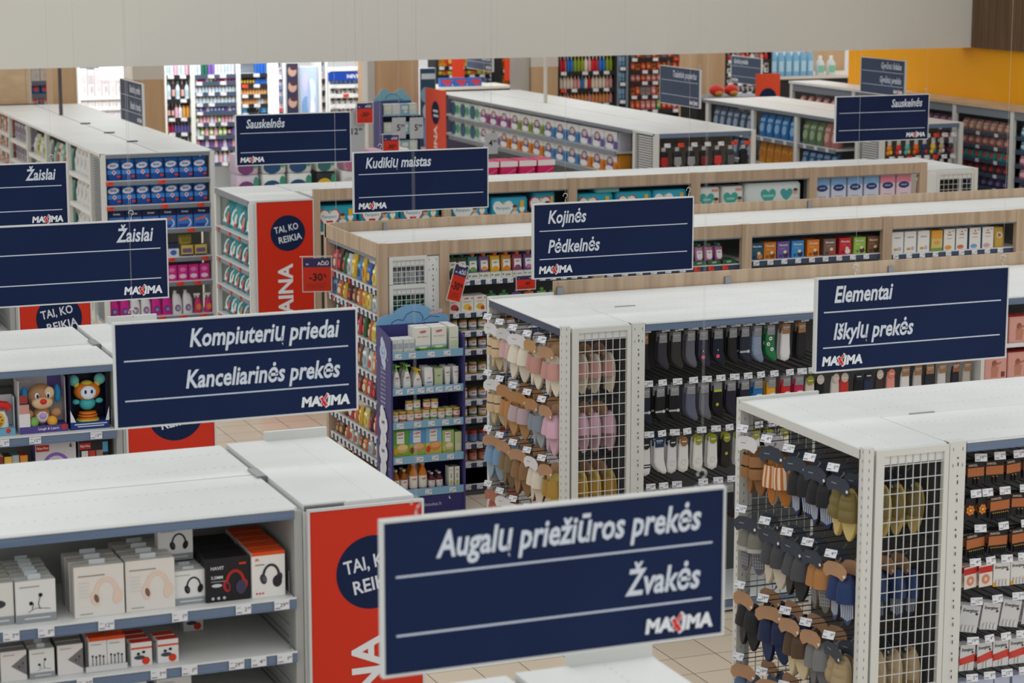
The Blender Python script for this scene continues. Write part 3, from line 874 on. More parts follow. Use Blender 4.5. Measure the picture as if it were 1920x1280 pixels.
# ---- slippers ---------------------------------------------------------------------
def slipper_pair(sole, insole, upper, style='slide', card=(58, 66, 78), trim=None):
    """a pair hung toe-up from a shaped card with a loop, front to -y, hook point at the origin"""
    root = empty('slipper_pair')
    def outline(s):
        P = []
        for k in range(22):
            a = 2 * PI * k / 22
            u, v = math.sin(a), math.cos(a)
            w = .054 + .007 * v + (.004 * s * v)
            P.append((w * u * (1 if abs(v) < .8 else .97), .146 * v))
        return P
    for s in (-1, 1):
        b = MB()
        o = outline(s)
        b.prism(o, .004, .020, sole)
        b.prism([(x * .92, z * .955) for x, z in o], -.002, .004, insole, cap=insole)
        if style == 'striped_bed':
            A = Art(b, lambda u, v, e: (u, -.002 - e, v))
            for k in range(-3, 4): A.rect(k * .012 - .003, -.115 + abs(k) * .006, k * .012 + .003, -.01, (206, 214, 230))
        if style == 'plaid':
            A = Art(b, lambda u, v, e: (u, -.002 - e, v))
            for k in range(-2, 3): A.rect(k * .016 - .003, -.10, k * .016 + .003, -.01, (150, 152, 160)); A.rect(-.036, -.06 + k * .02, .036, -.055 + k * .02, (150, 152, 160))
        M = Matrix.Translation((s * .056, .010 * (1 - s), -.212)) @ Matrix.Rotation(-s * .05, 4, 'Y') @ Matrix.Rotation(s * .28, 4, 'Z')
        b.xf(M)
        sl = b.build('slipper', root)
        bands = {'slide': [(-.02, .085)], 'cross': [(-.035, .02), (.03, .085)], 'closed': [(-.01, .128)], 'striped_bed': [(-.012, .128)], 'plaid': [(.0, .128)], 'quilt': [(-.03, .03), (.03, .075), (.075, .118)], 'line': [(-.03, .085)]}[style]
        u = MB()
        for bi, (z0, z1) in enumerate(bands):
            rings = []
            for q in range(7):
                z = z0 + (z1 - z0) * q / 6
                z *= 1.1
                w = .059 * math.sqrt(max(.02, 1 - (z / .156) ** 2)) + .003
                h = (.050 - .02 * max(0, z) / .14) * (1.0 if style != 'quilt' else .9 + .16 * math.sin(PI * q / 6))
                if z > .11: h *= .55
                rings.append([(w * math.cos(PI - PI * j / 10), -.001 - h * math.sin(PI * j / 10) ** .8, z) for j in range(11)])
            def fm(i, k):
                if style == 'line' and k in (2, 4, 6, 8): return trim or WH
                if trim and style != 'line' and i == 0 and style not in ('quilt',): return trim
                return upper
            u.loft(rings, fm, cap=False, closed=False)
            rin = [[(x * .93, y * .9, z) for x, y, z in r] for r in rings[::-1]]
            u.loft(rin, trim or insole, cap=False, closed=False)
            if style in ('closed', 'striped_bed', 'plaid'):
                u.face(rings[-1], upper)
        u.xf(M)
        u.build('upper', sl)
    c = MB()
    c.prism([(-.088, -.03), (-.094, -.065), (-.07, -.095), (-.03, -.078), (.02, -.082), (.06, -.098), (.09, -.07), (.092, -.035), (.055, -.006), (.0, .0), (-.055, -.006)], -.062, -.059, card)
    A = Art(c, lambda x, z, e: (x, -.062 - e, z)); A.rect(-.05, -.045, -.01, -.04, (150, 154, 160)); A.ell(.075, -.07, .009, .009, (226, 228, 228))
    c.xf(Matrix.Translation((0, .02, 0)))
    c.build('hanger_card', root)
    h = MB(); h.tube([(0, -.04, -.03), (.012, -.036, -.005), (.014, -.01, .012), (0, .0, .016), (-.006, 0, .004)], .0035, (120, 122, 126), 5); h.build('hanger_hook', root)
    return root

# ---- batteries --------------------------------------------------------------------
def battery_pack(kind):
    root = empty('battery_pack')
    w, h, card, band = {'copper': (.112, .128, BK, (176, 104, 60)), 'flower': (.068, .125, BK, None), 'wide': (.145, .135, BK, (176, 104, 60)), 'hearing': (.092, .125, (226, 214, 206), (196, 44, 40)),
                        'yellow': (.10, .135, (222, 222, 222), (232, 176, 40)), 'silver': (.115, .155, (206, 208, 212), None), 'redmax': (.098, .15, (210, 212, 214), (200, 48, 36)), 'blue': (.106, .14, (186, 196, 218), (90, 110, 160))}[kind]
    b = MB().box(-w / 2, w / 2, 0, .0015, -h, 0, card)
    A = Art(b)
    if band:
        if kind in ('copper', 'wide'): A.rect(-w * .46, -h * .62, w * .46, -h * .24, band); A.txt('DURACELL', -w * .42, -h * .17, h * .09, (222, 200, 176), maxw=w * .5)
        elif kind == 'hearing': A.rect(-w * .5, -h * .36, w * .5, -h * .08, band); A.ell(0, -h * .66, w * .3, w * .3, (206, 130, 100)); A.ell(0, -h * .66, w * .12, w * .12, (226, 200, 170))
        elif kind == 'redmax': A.poly([(-w * .5, -h * .78), (w * .5, -h * .66), (w * .5, -h * .36), (-w * .5, -h * .52)], band)
        elif kind == 'yellow': A.rect(-w * .5, -h, -w * .2, -h * .84, band)
        else: A.rect(-w * .5, -h * .8, w * .5, -h * .5, band)
    if kind == 'flower':
        for k in range(7): A.ell(.02 * math.cos(k * .9), -h * .55 + .02 * math.sin(k * .9), .009, .009, (222, 130, 50), 8)
        A.ell(0, -h * .55, .009, .009, (240, 190, 80))
    if kind in ('silver', 'yellow', 'redmax'): A.txt('Energizer', 0, -h * .24, h * .11, BK, 'c', .02, .1, maxw=w * .8); A.ell(w * .34, -h * .3, w * .07, w * .07, (60, 60, 64))
    b.build('card', root)
    n = {'copper': 2, 'wide': 8, 'hearing': 0, 'flower': 0, 'yellow': 4, 'silver': 4, 'redmax': 2, 'blue': 4}[kind]
    for k in range(n):
        x = (k - (n - 1) / 2) * w * .8 / max(n, 4)
        c = MB(); c.lathe([(.0055, 0), (.0055, .032), (.0055, .033), (.0022, .034), (.0022, .036)], lambda i, j: (232, 190, 70) if i >= 2 else BK if kind in ('copper', 'wide') else (222, 224, 228), 8, (x, -.006, -h * .96))
        c.build('battery', root)
    if kind in ('hearing', 'silver', 'redmax'):
        c = MB(); c.sell([(w * .38, .006, -h * .95), (w * .4, .008, -h * .9), (w * .4, .008, -h * .45), (w * .36, .005, -h * .4)], 'clear', 12); c.build('blister', root)
    return root
# ================================================================ goods: front left electronics
F0 = Frame(0, 0, 0)
def px(x, y, Y): return atY(x, y, Y)[0]
def stack(key, fn, x, y, z, dep, n, desc, where, cat='box', group=None, step=None):
    """n boxes one behind the other"""
    names = ['front box', 'second box back', 'third box back', 'fourth box back', 'fifth box back', 'rearmost box']
    for k in range(n):
        inst(key, fn, (x + random.uniform(-.004, .004), y + k * (step or dep + .012), z), '%s, %s %s' % (desc, names[k], where), cat, group)
W1 = 'on the upper headphone shelf'
def c_bud(): return carton(.185, .055, .20, WH, a_buds, top=(206, 208, 208), tab=.025)
def c_bei(): return carton(.235, .085, .245, (226, 222, 216), a_beige, top=(206, 204, 200), side=(196, 194, 190), tab=.022)
def c_whi(): return carton(.17, .07, .165, WH, a_black_on_white, top=(206, 206, 206), tab=.012)
def c_gam(): return carton(.215, .10, .215, (34, 33, 36), a_gaming, top=(28, 28, 30))
def c_ora(): return carton(.165, .09, .225, (232, 230, 226), a_orange, top=(226, 82, 28), side=(216, 214, 210))
def c_bdk(): return carton(.15, .06, .20, (222, 222, 216), a_earbud_dark, top=(200, 200, 190))
stack('bdk', c_bdk, px(0, 1130, 10.2) - .01, 10.20, 1.756, .06, 6, 'white earbud box', 'at the left end ' + W1, group='earbud boxes')
stack('bud', c_bud, px(66, 1130, 10.2), 10.19, 1.756, .055, 6, 'white box showing wired neck earphones', W1, group='neck earphone boxes')
stack('bei', c_bei, px(183, 1110, 10.2), 10.17, 1.756, .085, 3, 'white box showing beige headphones', 'left stack ' + W1, group='beige headphone boxes')
stack('bei', c_bei, px(278, 1110, 10.2) + .004, 10.18, 1.756, .085, 4, 'white box showing beige headphones', 'right stack ' + W1, group='beige headphone boxes')
stack('whi', c_whi, px(356, 1110, 10.2), 10.20, 1.756, .07, 4, 'low white box showing black headphones', W1, group='black headphone boxes')
inst('whi', c_whi, (px(330, 1040, 10.55) - .05, 10.345, 1.756 + .181), 'white box of black headphones standing on top of the others', 'box', 'black headphone boxes')
stack('gam', c_gam, px(436, 1085, 10.2) - .028, 10.18, 1.756, .10, 4, 'black gaming headset box', W1, group='gaming headset boxes')
stack('ora', c_ora, px(516, 1080, 10.2) - .04, 10.17, 1.756, .09, 5, 'white and orange box showing dark headphones', W1, group='orange-topped headphone boxes')
W2 = 'on the second headphone shelf'
def c_dia(): return carton(.12, .06, .145, (226, 222, 220), a_diamond, top=(150, 148, 146), side=(120, 118, 116))
def c_bd2(): return carton(.115, .055, .14, WH, a_buds, top=(196, 198, 198), tab=.02)
def c_pod(): return carton(.085, .05, .16, WH, a_pods, top=(226, 82, 28))
def c_cas(): return carton(.10, .06, .115, (226, 226, 226), a_case, top=(216, 60, 34), tab=.0)
for k, (key, fn, xx, n, desc) in enumerate((('dia', c_dia, 22, 3, 'white diamond-print box, leftmost one,'), ('bd2', c_bd2, 78, 3, 'small white box showing black earphones,'), ('dia', c_dia, 131, 3, 'white diamond-print box, right one,'),
                                ('pod', c_pod, 181, 4, 'white box with orange top, left one,'), ('pod', c_pod, 218, 4, 'white box with orange top, right one,'), ('cas', c_cas, 263, 3, 'clear-fronted earbud box with red dot, left,'), ('cas', c_cas, 313, 2, 'earbud box with red dot, right,'))):
    stack(key, fn, px(xx, 1230, 10.2), 10.18, 1.4885 if key == 'pod' else 1.486, .06, n, desc, W2, group='small earphone boxes')
inst('cas', c_cas, (px(365, 1190, 10.6), 10.62, 1.486), 'earbud box with red dot alone at the rear of the second shelf', 'box', 'small earphone boxes')
b = MB(); b.box(px(160, 1250, 10.18), px(238, 1250, 10.18), 10.165, 10.168, 1.487, 1.515, (216, 216, 216)).box(px(160, 1250, 10.18), px(238, 1250, 10.18), 10.168, 10.34, 1.4862, 1.488, (216, 216, 216))
tag(b.build('display_tray'), 'low white tray in front of the two orange-topped box stacks', 'tray')
for k, x in enumerate((2.42, 2.50, 2.58)):
    inst('whi', c_whi, (x - .3 * k, 10.3, 1.201), 'white headphone box on the third shelf down, %s from the right' % nth(k), 'box', 'third shelf boxes')

# ================================================================ toys
WT = 'on the top toy shelf'
o = phone_toy(); o.location = (px(5, 720, 14.2) - .05, 14.17, 1.766); tag(o, 'boxed toy telephone with red handset ' + WT, 'toy')
o = plush_puppy(); o.location = (px(77, 700, 14.2), 14.17, 1.766); tag(o, 'open box with a brown plush puppy with blue ears ' + WT, 'toy')
o = bouncer_toy(); o.location = (px(167, 700, 14.2) - .01, 14.17, 1.766); tag(o, 'dark blue open box with orange and turquoise bouncing toy ' + WT, 'toy')
o = ring_toy(); o.location = (px(104, 850, 14.2), 14.19, 1.421); tag(o, 'grey and purple toy box with purple arch, second toy shelf', 'toy')
o = puzzle_box(); o.location = (px(184, 845, 14.2) - .03, 14.19, 1.421); tag(o, 'dark toy box with small photographs, second toy shelf', 'toy')
def c_toy(c, c2):
    return lambda: carton(.045, .12, .2, c, lambda A, w, h: A.rect(-w * .4, h * .1, w * .4, h * .5, c2), top=c2)
for k in range(8):
    cs = [((226, 150, 60), (200, 60, 50)), ((196, 206, 210), (90, 160, 180)), ((230, 190, 80), (90, 60, 50)), ((150, 70, 60), (226, 220, 206))][k % 4]
    inst('toy%d' % (k % 4), c_toy(*cs), (px(60, 860, 14.2) - .05 * (k + 1), 14.2 + .02 * (k % 2), 1.421), 'narrow colourful toy box, %s left of the purple arch box' % nth(k), 'toy', 'narrow toy boxes')
for k in range(3):
    inst('toyg', lambda: carton(.1, .1, .24, (112, 112, 110), None, top=(128, 128, 126)), (px(40, 700, 14.6) - .12 * k, 14.5, 1.766), 'grey box at the rear of the top toy shelf, %s from right' % nth(k), 'box', 'grey boxes behind the toys')

# ================================================================ peg hooks
def peg(root, p_back, p_tip, name='peg_hook', m='blackwire', r=.003, tagw=.07, tilt=.15, rz=0, red=False):
    """wire hook from the back panel to its tip, a ticket hanging on the tip"""
    b = MB()
    L = Vector(root.location)
    a, t = Vector(p_back) - L, Vector(p_tip) - L
    d = (t - a).normalized()
    b.tube([a, t, t + d * .006 + Vector((0, 0, .012))], r, m, 5)
    b.tube([a + Vector((0, 0, .03)), t + Vector((0, 0, .03)), t + d * .01 + Vector((0, 0, .02))], r * .8, m, 5)
    o = b.build(name, root)
    tp = t + d * .014 + Vector((0, 0, .018))
    add_tag(o, tp, rz=rz, rx=-tilt, w=tagw, h=tagw * .62, red=red)
    return o

# ================================================================ socks
DK, NV, GY = (24, 24, 28), (34, 38, 58), (96, 98, 108)
SK = {}
def sk(*a, **k):
    key = 'sock' + repr(a) + repr(sorted((x, y) for x, y in k.items() if x != 'shape')) + ('f' if 'shape' in k else '')
    return key, (lambda: sock(*a, **k))
ROW1 = [(1210, sk(DK, cardcol=(160, 116, 76)), 'black socks with brown card'), (1246, sk((52, 50, 60)), 'black socks with lilac edge'), (1271, sk((52, 52, 50)), 'dark olive socks'), (1298, sk(GY), 'mid grey socks'),
        (1323, sk((44, 44, 66), deco='dot'), 'violet-navy socks with pink dot'), (1350, sk((28, 32, 50), deco='dot'), 'black-navy socks with pink dot'), (1377, sk(DK), 'plain black socks'), (1399, sk(NV, deco='clip'), 'navy socks with silver clip'),
        (1423, sk((126, 144, 172), deco='knit'), 'light blue patterned socks'), (1448, sk((36, 120, 72), deco='ball'), 'green socks with footballs'), (1476, sk((226, 226, 228), cardcol=(160, 116, 76), shape=FOOTIE), 'white socks with brown card'),
        (1506, sk(DK, cardcol=(160, 116, 76), shape=FOOTIE), 'black low socks with brown card')]
ROW2 = [(1213, sk(NV, deco='clip'), 'navy socks with silver clip'), (1240, sk(DK, deco='clip'), 'black socks with silver clip'), (1268, sk((28, 28, 34), deco='clip'), 'black socks with long silver clip'), (1298, sk((98, 102, 122)), 'blue-grey socks'),
        (1323, sk((104, 106, 118)), 'grey socks'), (1349, sk(DK, 'lime', 'lime'), 'black socks with lime edge'), (1375, sk((42, 36, 54)), 'dark purple socks'), (1400, sk((32, 34, 50)), 'dark navy socks'),
        (1424, sk((36, 116, 186), deco='bright'), 'bright blue socks'), (1449, sk((234, 166, 44), deco='bright'), 'yellow socks'), (1478, sk((206, 40, 44), deco='bright'), 'red socks'), (1501, sk((196, 44, 84), deco='bright'), 'magenta socks'),
        (1522, sk((216, 206, 196), 'olive', shape=FOOTIE), 'beige socks with olive oval card'), (1542, sk(DK, 'beige', shape=FOOTIE), 'black socks with beige oval card'), (1570, sk((214, 206, 200), 'beige', shape=FOOTIE), 'pale socks with beige oval card'),
        (1587, sk((200, 56, 50), 'beige', shape=FOOTIE), 'red socks with beige oval card'), (1614, sk(DK, 'ink', shape=FOOTIE), 'black socks with dark oval card'), (1632, sk((44, 52, 80), 'ink', shape=FOOTIE), 'navy socks with dark oval card'),
        (1653, sk((60, 50, 50), 'beige', shape=FOOTIE), 'brown socks with beige oval card'), (1675, sk((226, 150, 136), 'coral', shape=FOOTIE), 'coral socks with oval card'), (1701, sk((226, 226, 226), cardcol=(160, 116, 76), shape=FOOTIE), 'white socks with brown card'),
        (1724, sk((196, 190, 186), cardcol=(160, 116, 76), shape=FOOTIE), 'light grey socks with brown card'), (1747, sk((40, 42, 56), cardcol=(160, 116, 76), shape=FOOTIE), 'dark socks with brown card'), (1769, sk((206, 206, 206), cardcol=(160, 116, 76), shape=FOOTIE), 'pale socks with brown card'),
        (1794, sk((34, 34, 44), cardcol=(150, 96, 70), shape=FOOTIE), 'black socks with reddish card'), (1817, sk((190, 180, 170), cardcol=(160, 116, 76), shape=FOOTIE), 'tan socks with brown card')]
OL = sk((228, 228, 226), 'olive', 'smile', shape=FOOTIE)
ROW3 = [(1215, sk((226, 226, 228), 'ink', 'stripe', shape=FOOTIE), 'white socks with two black bands'), (1239, sk((228, 228, 230), 'grey', cardcol=(34, 60, 96)), 'white socks with blue card'), (1263, sk((218, 218, 222), 'ink', 'smile', shape=FOOTIE), 'white socks with dark oval card'),
        (1286, sk((226, 226, 224), 'brown', 'smile', shape=FOOTIE), 'white socks with brown oval card'), (1313, OL, 'white socks with olive oval card'), (1340, OL, 'white socks with olive oval card'), (1365, sk((38, 38, 36), 'olive', 'lime', shape=FOOTIE), 'black socks with olive oval card'),
        (1392, OL, 'white socks with olive oval card'), (1420, OL, 'white socks with olive oval card'), (1446, sk(DK, 'olive', shape=FOOTIE), 'black socks with olive oval card'), (1475, OL, 'white socks with olive oval card')]
ROW4 = [(1218, sk(DK), 'black socks'), (1242, sk((150, 40, 40)), 'dark red socks'), (1267, sk(DK), 'black socks'), (1316, sk(DK), 'black socks'), (1344, sk(NV), 'navy socks'), (1370, sk(DK), 'black socks')]
for row, zr, yy, nm in ((ROW1, 2.105, 625, 'top row'), (ROW2, 1.715, 720, 'second row'), (ROW3, 1.345, 815, 'third row'), (ROW4, .96, 915, 'fourth row')):
    for i, (xx, (key, fn), desc) in enumerate(row):
        X = px(xx, yy if xx < 1510 else 700, 14.22)
        peg(gS, (X, 14.83, zr + .025), (X, 14.215, zr + .02), tagw=.072, tilt=.12, rz=random.uniform(-.25, .25))
        for k in range(1 if i > 11 else 2):
            lab = '%s, %s from left %s of sock wall' % (desc, nth(i), nm) if k == 0 else '%s, hidden behind %s from left, sock wall %s' % (desc, nth(i), nm)
            inst(key, fn, (X + random.uniform(-.004, .004), 14.255 + k * .05, zr), lab, 'socks', 'socks on the wall hooks', random.uniform(-.12, .12))

# pink boxes on shelves at the far end of the sock row
part(MB().box(9.585, 9.615, 14.18, 14.8, .1, 2.15, 'post'), 'side_panel', gS)
for z in (1.56, 1.835): shelfboard(gS, 9.62, 11.5, 14.19, 14.8, z)
def a_pink(A, w, h):
    A.rect(-w * .46, h * .04, w * .46, h * .96, (214, 158, 146)); A.ell(-w * .05, h * .62, w * .12, w * .14, (150, 90, 70)); A.poly([(-w * .18, h * .1), (w * .1, h * .1), (w * .16, h * .5), (-w * .2, h * .52)], (190, 128, 106)); A.line([(-w * .16, h * .5), (w * .24, h * .66)], w * .07, (176, 112, 92))
    A.rect(w * .26, h * .1, w * .42, h * .3, (120, 60, 60)); A.line([(w * .3, h * .86), (w * .44, h * .86)], h * .04, WH)
def c_pink(): return carton(.2, .16, .20, (208, 150, 140), a_pink, top=(200, 76, 76))
fill(F0, [('pink', c_pink, 'pink underwear box', 'box', .16)], [9.735, 9.945, 10.16, 10.375], 14.21, 1.561, 'on lower pink box shelf', 'pink boxes', back=1, gap=.02)
fill(F0, [('pink', c_pink, 'pink underwear box', 'box', .16)], [9.735, 9.945, 10.16, 10.375], 14.21, 1.836, 'on upper pink box shelf', 'pink boxes')

# ================================================================ slippers
def sl(*a, **k): return 'slip' + repr(a) + repr(sorted(k.items())), (lambda: slipper_pair(*a, **k))
TAN, WHC, GRC = (180, 140, 106), (222, 222, 224), (58, 66, 78)
REND = [('top row', 2.04, [('brown two-band slides on white card', sl((134, 94, 58), (140, 98, 60), (150, 106, 66), 'cross', WHC)), ('orange striped slippers on grey card', sl((196, 176, 150), (176, 110, 44), (190, 112, 44), 'line', GRC, trim=(226, 206, 186))),
                            ('black slippers with blue striped insoles', sl(BK, (34, 50, 96), (34, 34, 38), 'striped_bed', GRC)), ('black slippers with striped insoles', sl(BK, (34, 50, 96), (32, 32, 36), 'striped_bed', GRC)), ('olive quilted slippers on grey card', sl((196, 172, 96), (206, 186, 120), (118, 104, 60), 'quilt', GRC))]),
        ('second row', 1.56, [('grey plaid slippers', sl((176, 178, 176), (96, 98, 104), (122, 122, 112), 'plaid', GRC, trim=(176, 174, 168))), ('charcoal slippers with cream soles', sl((216, 206, 186), (210, 200, 184), (70, 72, 76), 'closed', GRC)), ('wide charcoal slippers', sl(BK, (50, 50, 52), (76, 78, 82), 'closed', GRC)),
                              ('tan slippers with plaid insoles', sl((90, 76, 60), (110, 104, 96), (176, 124, 72), 'plaid', GRC)), ('navy slippers with blue striped insoles', sl((40, 44, 60), (60, 76, 110), (36, 58, 104), 'striped_bed', TAN))]),
        ('third row', 1.10, [('black slippers on tan card', sl(BK, (46, 46, 50), (40, 40, 44), 'closed', TAN)), ('navy slippers on tan card', sl((30, 40, 70), (40, 56, 96), (32, 44, 82), 'closed', TAN)), ('brown slippers with cream insoles', sl((206, 190, 150), (214, 200, 164), (86, 66, 50), 'closed', TAN)),
                             ('grey felt slippers on tan card', sl((90, 92, 96), (110, 112, 116), (122, 124, 126), 'closed', TAN)), ('camouflage beige slippers', sl((186, 166, 130), (196, 176, 140), (170, 150, 116), 'quilt', GRC))]),
        ('fourth row', .66, [('steel blue slippers', sl((90, 110, 140), (110, 126, 150), (92, 112, 146), 'closed', TAN)), ('dark slippers', sl(BK, (46, 46, 50), (50, 50, 54), 'closed', TAN)), ('brown slippers', sl((80, 60, 44), (206, 190, 150), (86, 66, 50), 'closed', TAN)), ('grey slippers', sl((90, 92, 96), (110, 112, 116), (112, 114, 116), 'closed', TAN)), ('beige slippers', sl((186, 166, 130), (196, 176, 140), (170, 150, 116), 'quilt', GRC))])]
SEND = [('top row', 2.06, [('beige two-band slides on white card', sl((206, 186, 150), (200, 180, 146), (206, 182, 146), 'cross', WHC)), ('pink and grey slippers', sl((160, 156, 152), (170, 166, 160), (206, 170, 168), 'closed', (206, 206, 208))), ('cream dotted slippers on white card', sl((214, 204, 186), (220, 212, 196), (226, 218, 200), 'closed', WHC)),
                            ('rose slides with cream insoles', sl((222, 210, 190), (228, 218, 200), (190, 140, 130), 'slide', (186, 146, 96))), ('rose slides beside the corner post', sl((222, 210, 190), (228, 218, 200), (196, 146, 138), 'slide', TAN))]),
        ('second row', 1.635, [('beige two-band slides', sl((206, 186, 150), (200, 180, 146), (206, 182, 146), 'cross', WHC)), ('tan slides on brown card', sl((176, 130, 84), (180, 136, 92), (182, 130, 80), 'slide', (176, 130, 84))), ('fluffy mauve slides', sl((176, 130, 84), (180, 136, 92), (186, 166, 172), 'slide', (176, 130, 84))),
                              ('slate grey slides', sl((150, 156, 164), (156, 162, 170), (130, 140, 152), 'slide', (176, 130, 84))), ('pink dotted slippers', sl((206, 176, 186), (206, 170, 186), (214, 172, 190), 'closed', TAN))]),
        ('third row', 1.21, [('light blue slippers on tan card', sl((120, 150, 176), (150, 170, 190), (120, 156, 190), 'closed', TAN)), ('olive brown slippers', sl((110, 92, 66), (120, 100, 72), (128, 108, 78), 'closed', TAN)), ('dark tan slippers', sl((110, 84, 56), (150, 116, 80), (140, 106, 70), 'closed', TAN)),
                             ('cream slippers with red soles', sl((150, 60, 50), (216, 206, 190), (222, 212, 196), 'closed', WHC)), ('mustard slippers', sl((206, 176, 90), (214, 190, 110), (168, 132, 56), 'slide', TAN))]),
        ('fourth row', .785, [('terracotta slippers', sl((170, 90, 76), (176, 100, 84), (172, 92, 78), 'closed', (170, 110, 90))), ('green quilted slippers', sl((214, 206, 170), (220, 212, 180), (150, 180, 96), 'quilt', WHC)), ('green slippers with cream soles', sl((214, 206, 170), (220, 212, 180), (122, 150, 72), 'closed', WHC)),
                             ('tan slippers', sl((196, 150, 110), (200, 160, 120), (196, 150, 112), 'slide', TAN)), ('mustard slides', sl((206, 176, 90), (214, 190, 110), (160, 124, 46), 'slide', TAN))])]
for rows, e, YY, who in ((REND, eR, (11.36, 11.07, 10.81, 10.575, 10.32), "men's unit"), (SEND, eS, (15.40, 15.16, 14.90, 14.63, 14.36), "women's unit")):
    for ri, (rn, z, items) in enumerate(rows):
        for i, (Y, (desc, (key, fn))) in enumerate(zip(YY, items)):
            near = i == 4
            n = (5 if near else 2)
            peg(e, (6.62, Y, z + .02), (6.075, Y, z + .018), tagw=.072, tilt=.5, rz=-PI / 2 + .5)
            for k in range(n):
                if near: rz = -PI / 2 + random.uniform(.0, .25)
                else: rz = -PI / 2 + (random.uniform(.15, .55) if k == 0 and i < 3 else random.uniform(.05, .25))
                lab = '%s, hook %s from left, %s of %s' % (desc, nth(i), rn, who) if k == 0 else '%s, %s pair back, hook %s, %s, %s' % (desc, nth(k), nth(i), rn, who)
                inst(key, fn, (6.125 + k * (.104 if near else .18), Y + random.uniform(-.012, .012), z - .009 + random.uniform(-.004, .0)), lab, 'slippers', 'slippers on the ' + who, rz, 0, random.uniform(-.1, .1))
    cr = MB()
    for z in (.75, 1.2, 1.66, 2.08):
        cr.tube([(6.60, 0, z), (6.60, 1.3, z)], .006, 'blackwire', 6)
    cr.xf(Matrix.Translation((0, YY[4] - .13, 0)))
    part(cr, 'hook_bar', e)

# ================================================================ batteries
BROWS = [(2.055, 'copper', .115, 'black and copper battery pack'), (1.855, 'mix', .1, 'battery pack'), (1.655, 'wide', .15, 'wide black and copper battery pack'), (1.465, 'mix2', .105, 'small battery pack'), (1.24, 'silver', .136, 'silver battery pack'), (1.015, 'redmax', .1, 'silver and red battery pack'), (.80, 'blue', .11, 'pale blue battery pack')]
BNAME = {'copper': 'black and copper battery pack', 'flower': 'black battery pack with orange flower', 'wide': 'wide black and copper battery pack', 'hearing': 'red and cream hearing-aid battery pack', 'yellow': 'white and yellow battery pack', 'silver': 'silver battery pack', 'redmax': 'silver and red battery pack', 'blue': 'pale blue battery pack'}
for ri, (z, kind, pitch, _) in enumerate(BROWS):
    x = 6.83; i = 0
    while x < 7.6:
        kd = kind if not kind.startswith('mix') else (['flower', 'flower', 'wide', 'copper', 'copper', 'copper', 'copper'][min(i, 6)] if kind == 'mix' else ['hearing', 'hearing', 'yellow', 'yellow'][min(i, 3)])
        pw = {'flower': .075, 'wide': .15, 'hearing': .1, 'copper': .122, 'yellow': .112, 'redmax': .108, 'blue': .115}.get(kd, pitch)
        xc = x + pw / 2
        peg(gR, (xc, 10.82, z + .02), (xc, 10.175, z + .018), tagw=.068, tilt=.2, rz=random.uniform(-.3, .2))
        tl = .2 if kd == 'silver' else 0
        for k in range(3):
            lab = '%s, %s from left in the %s battery row' % (BNAME[kd], nth(i), nth(ri)) if k == 0 else '%s, %s back behind %s from left, %s battery row' % (BNAME[kd], nth(k), nth(i), nth(ri))
            inst('bat' + kd, lambda kd=kd: battery_pack(kd), (xc, 10.205 + k * .035, z), lab, 'batteries', 'battery packs', random.uniform(-.2, .2), 0, tl + random.uniform(-.06, .06))
        x += pw; i += 1
# ================================================================ bags, jars, bottles
def bag(w, d, h, base, art=None, top=None, name='pouch', soft=.55, cap=None):
    prof = [(.46, .42, 0), (.49, .5, .1), (.5, .46, .4), (.5, .36, .65), (.49, .18, .86), (.48, .03, .95), (.48, .02, 1)]
    b = MB()
    def cm(i, k): return (top or base) if i >= 4 else base
    b.sell([(w * p, d * q, h * r) for p, q, r in prof], cm, 16, soft, d * .5)
    def surf(u, v, e):
        t = max(0, min(1, v / h))
        for (p0, q0, r0), (p1, q1, r1) in zip(prof, prof[1:]):
            if r0 <= t <= r1:
                q = q0 + (q1 - q0) * (t - r0) / (r1 - r0); break
        return (u, d * .5 - d * q - .0015 - e, v)
    if art: art(Art(b, surf), w, h)
    if not cap: return b.build(name)
    root = empty(name); b.build('pouch_body', root)
    c = MB(); c.lathe([(.012, 0), (.012, .006), (.019, .008), (.017, .03), (.001, .031)], cap, 10, (0, d * .5, h)); c.build('cap', root)
    return root
def jar(content, lid, label, r=.033, h=.085, name='jar', band=None):
    root = empty(name)
    b = MB(); b.lathe([(r * .9, 0), (r, h * .06), (r, h * .12), (r, h * .72), (r, h * .8), (r * .86, h * .88)], lambda i, k: label if i == 2 else content, 16, (0, r, 0))
    if band: b.lathe([(r + .0006, h * .14), (r + .0006, h * .3)], band, 16, (0, r, 0))
    Art(b, lambda u, v, e: (u, r - math.sqrt(max(0, r * r - u * u)) - .0015 - e, v)).txt('HiPP', 0, h * .5, h * .12, (196, 40, 70), 'c', .03, maxw=r)
    b.build('jar_body', root)
    c = MB(); c.lathe([(r * .9, h * .88), (r * .98, h * .89), (r * .98, h), (r * .93, h * 1.01), (.001, h * 1.012)], lid, 16, (0, r, 0)); c.build('lid', root)
    return root
def juice(content, label, cap, r=.032, h=.19):
    root = empty('juice_bottle')
    b = MB(); b.lathe([(r * .92, 0), (r, h * .04), (r, h * .5), (r, h * .55), (r * .8, h * .68), (r * .45, h * .8), (r * .42, h * .9)], lambda i, k: label if i == 1 else content, 14, (0, r, 0))
    Art(b, lambda u, v, e: (u, r - math.sqrt(max(0, r * r - u * u)) - .0015 - e, v)).txt('HiPP', 0, h * .36, h * .06, (196, 40, 70), 'c', .03, maxw=r * 1.2); b.build('bottle_body', root)
    c = MB(); c.lathe([(r * .5, h * .9), (r * .5, h), (.001, h * 1.001)], cap, 10, (0, r, 0)); c.build('cap', root)
    return root
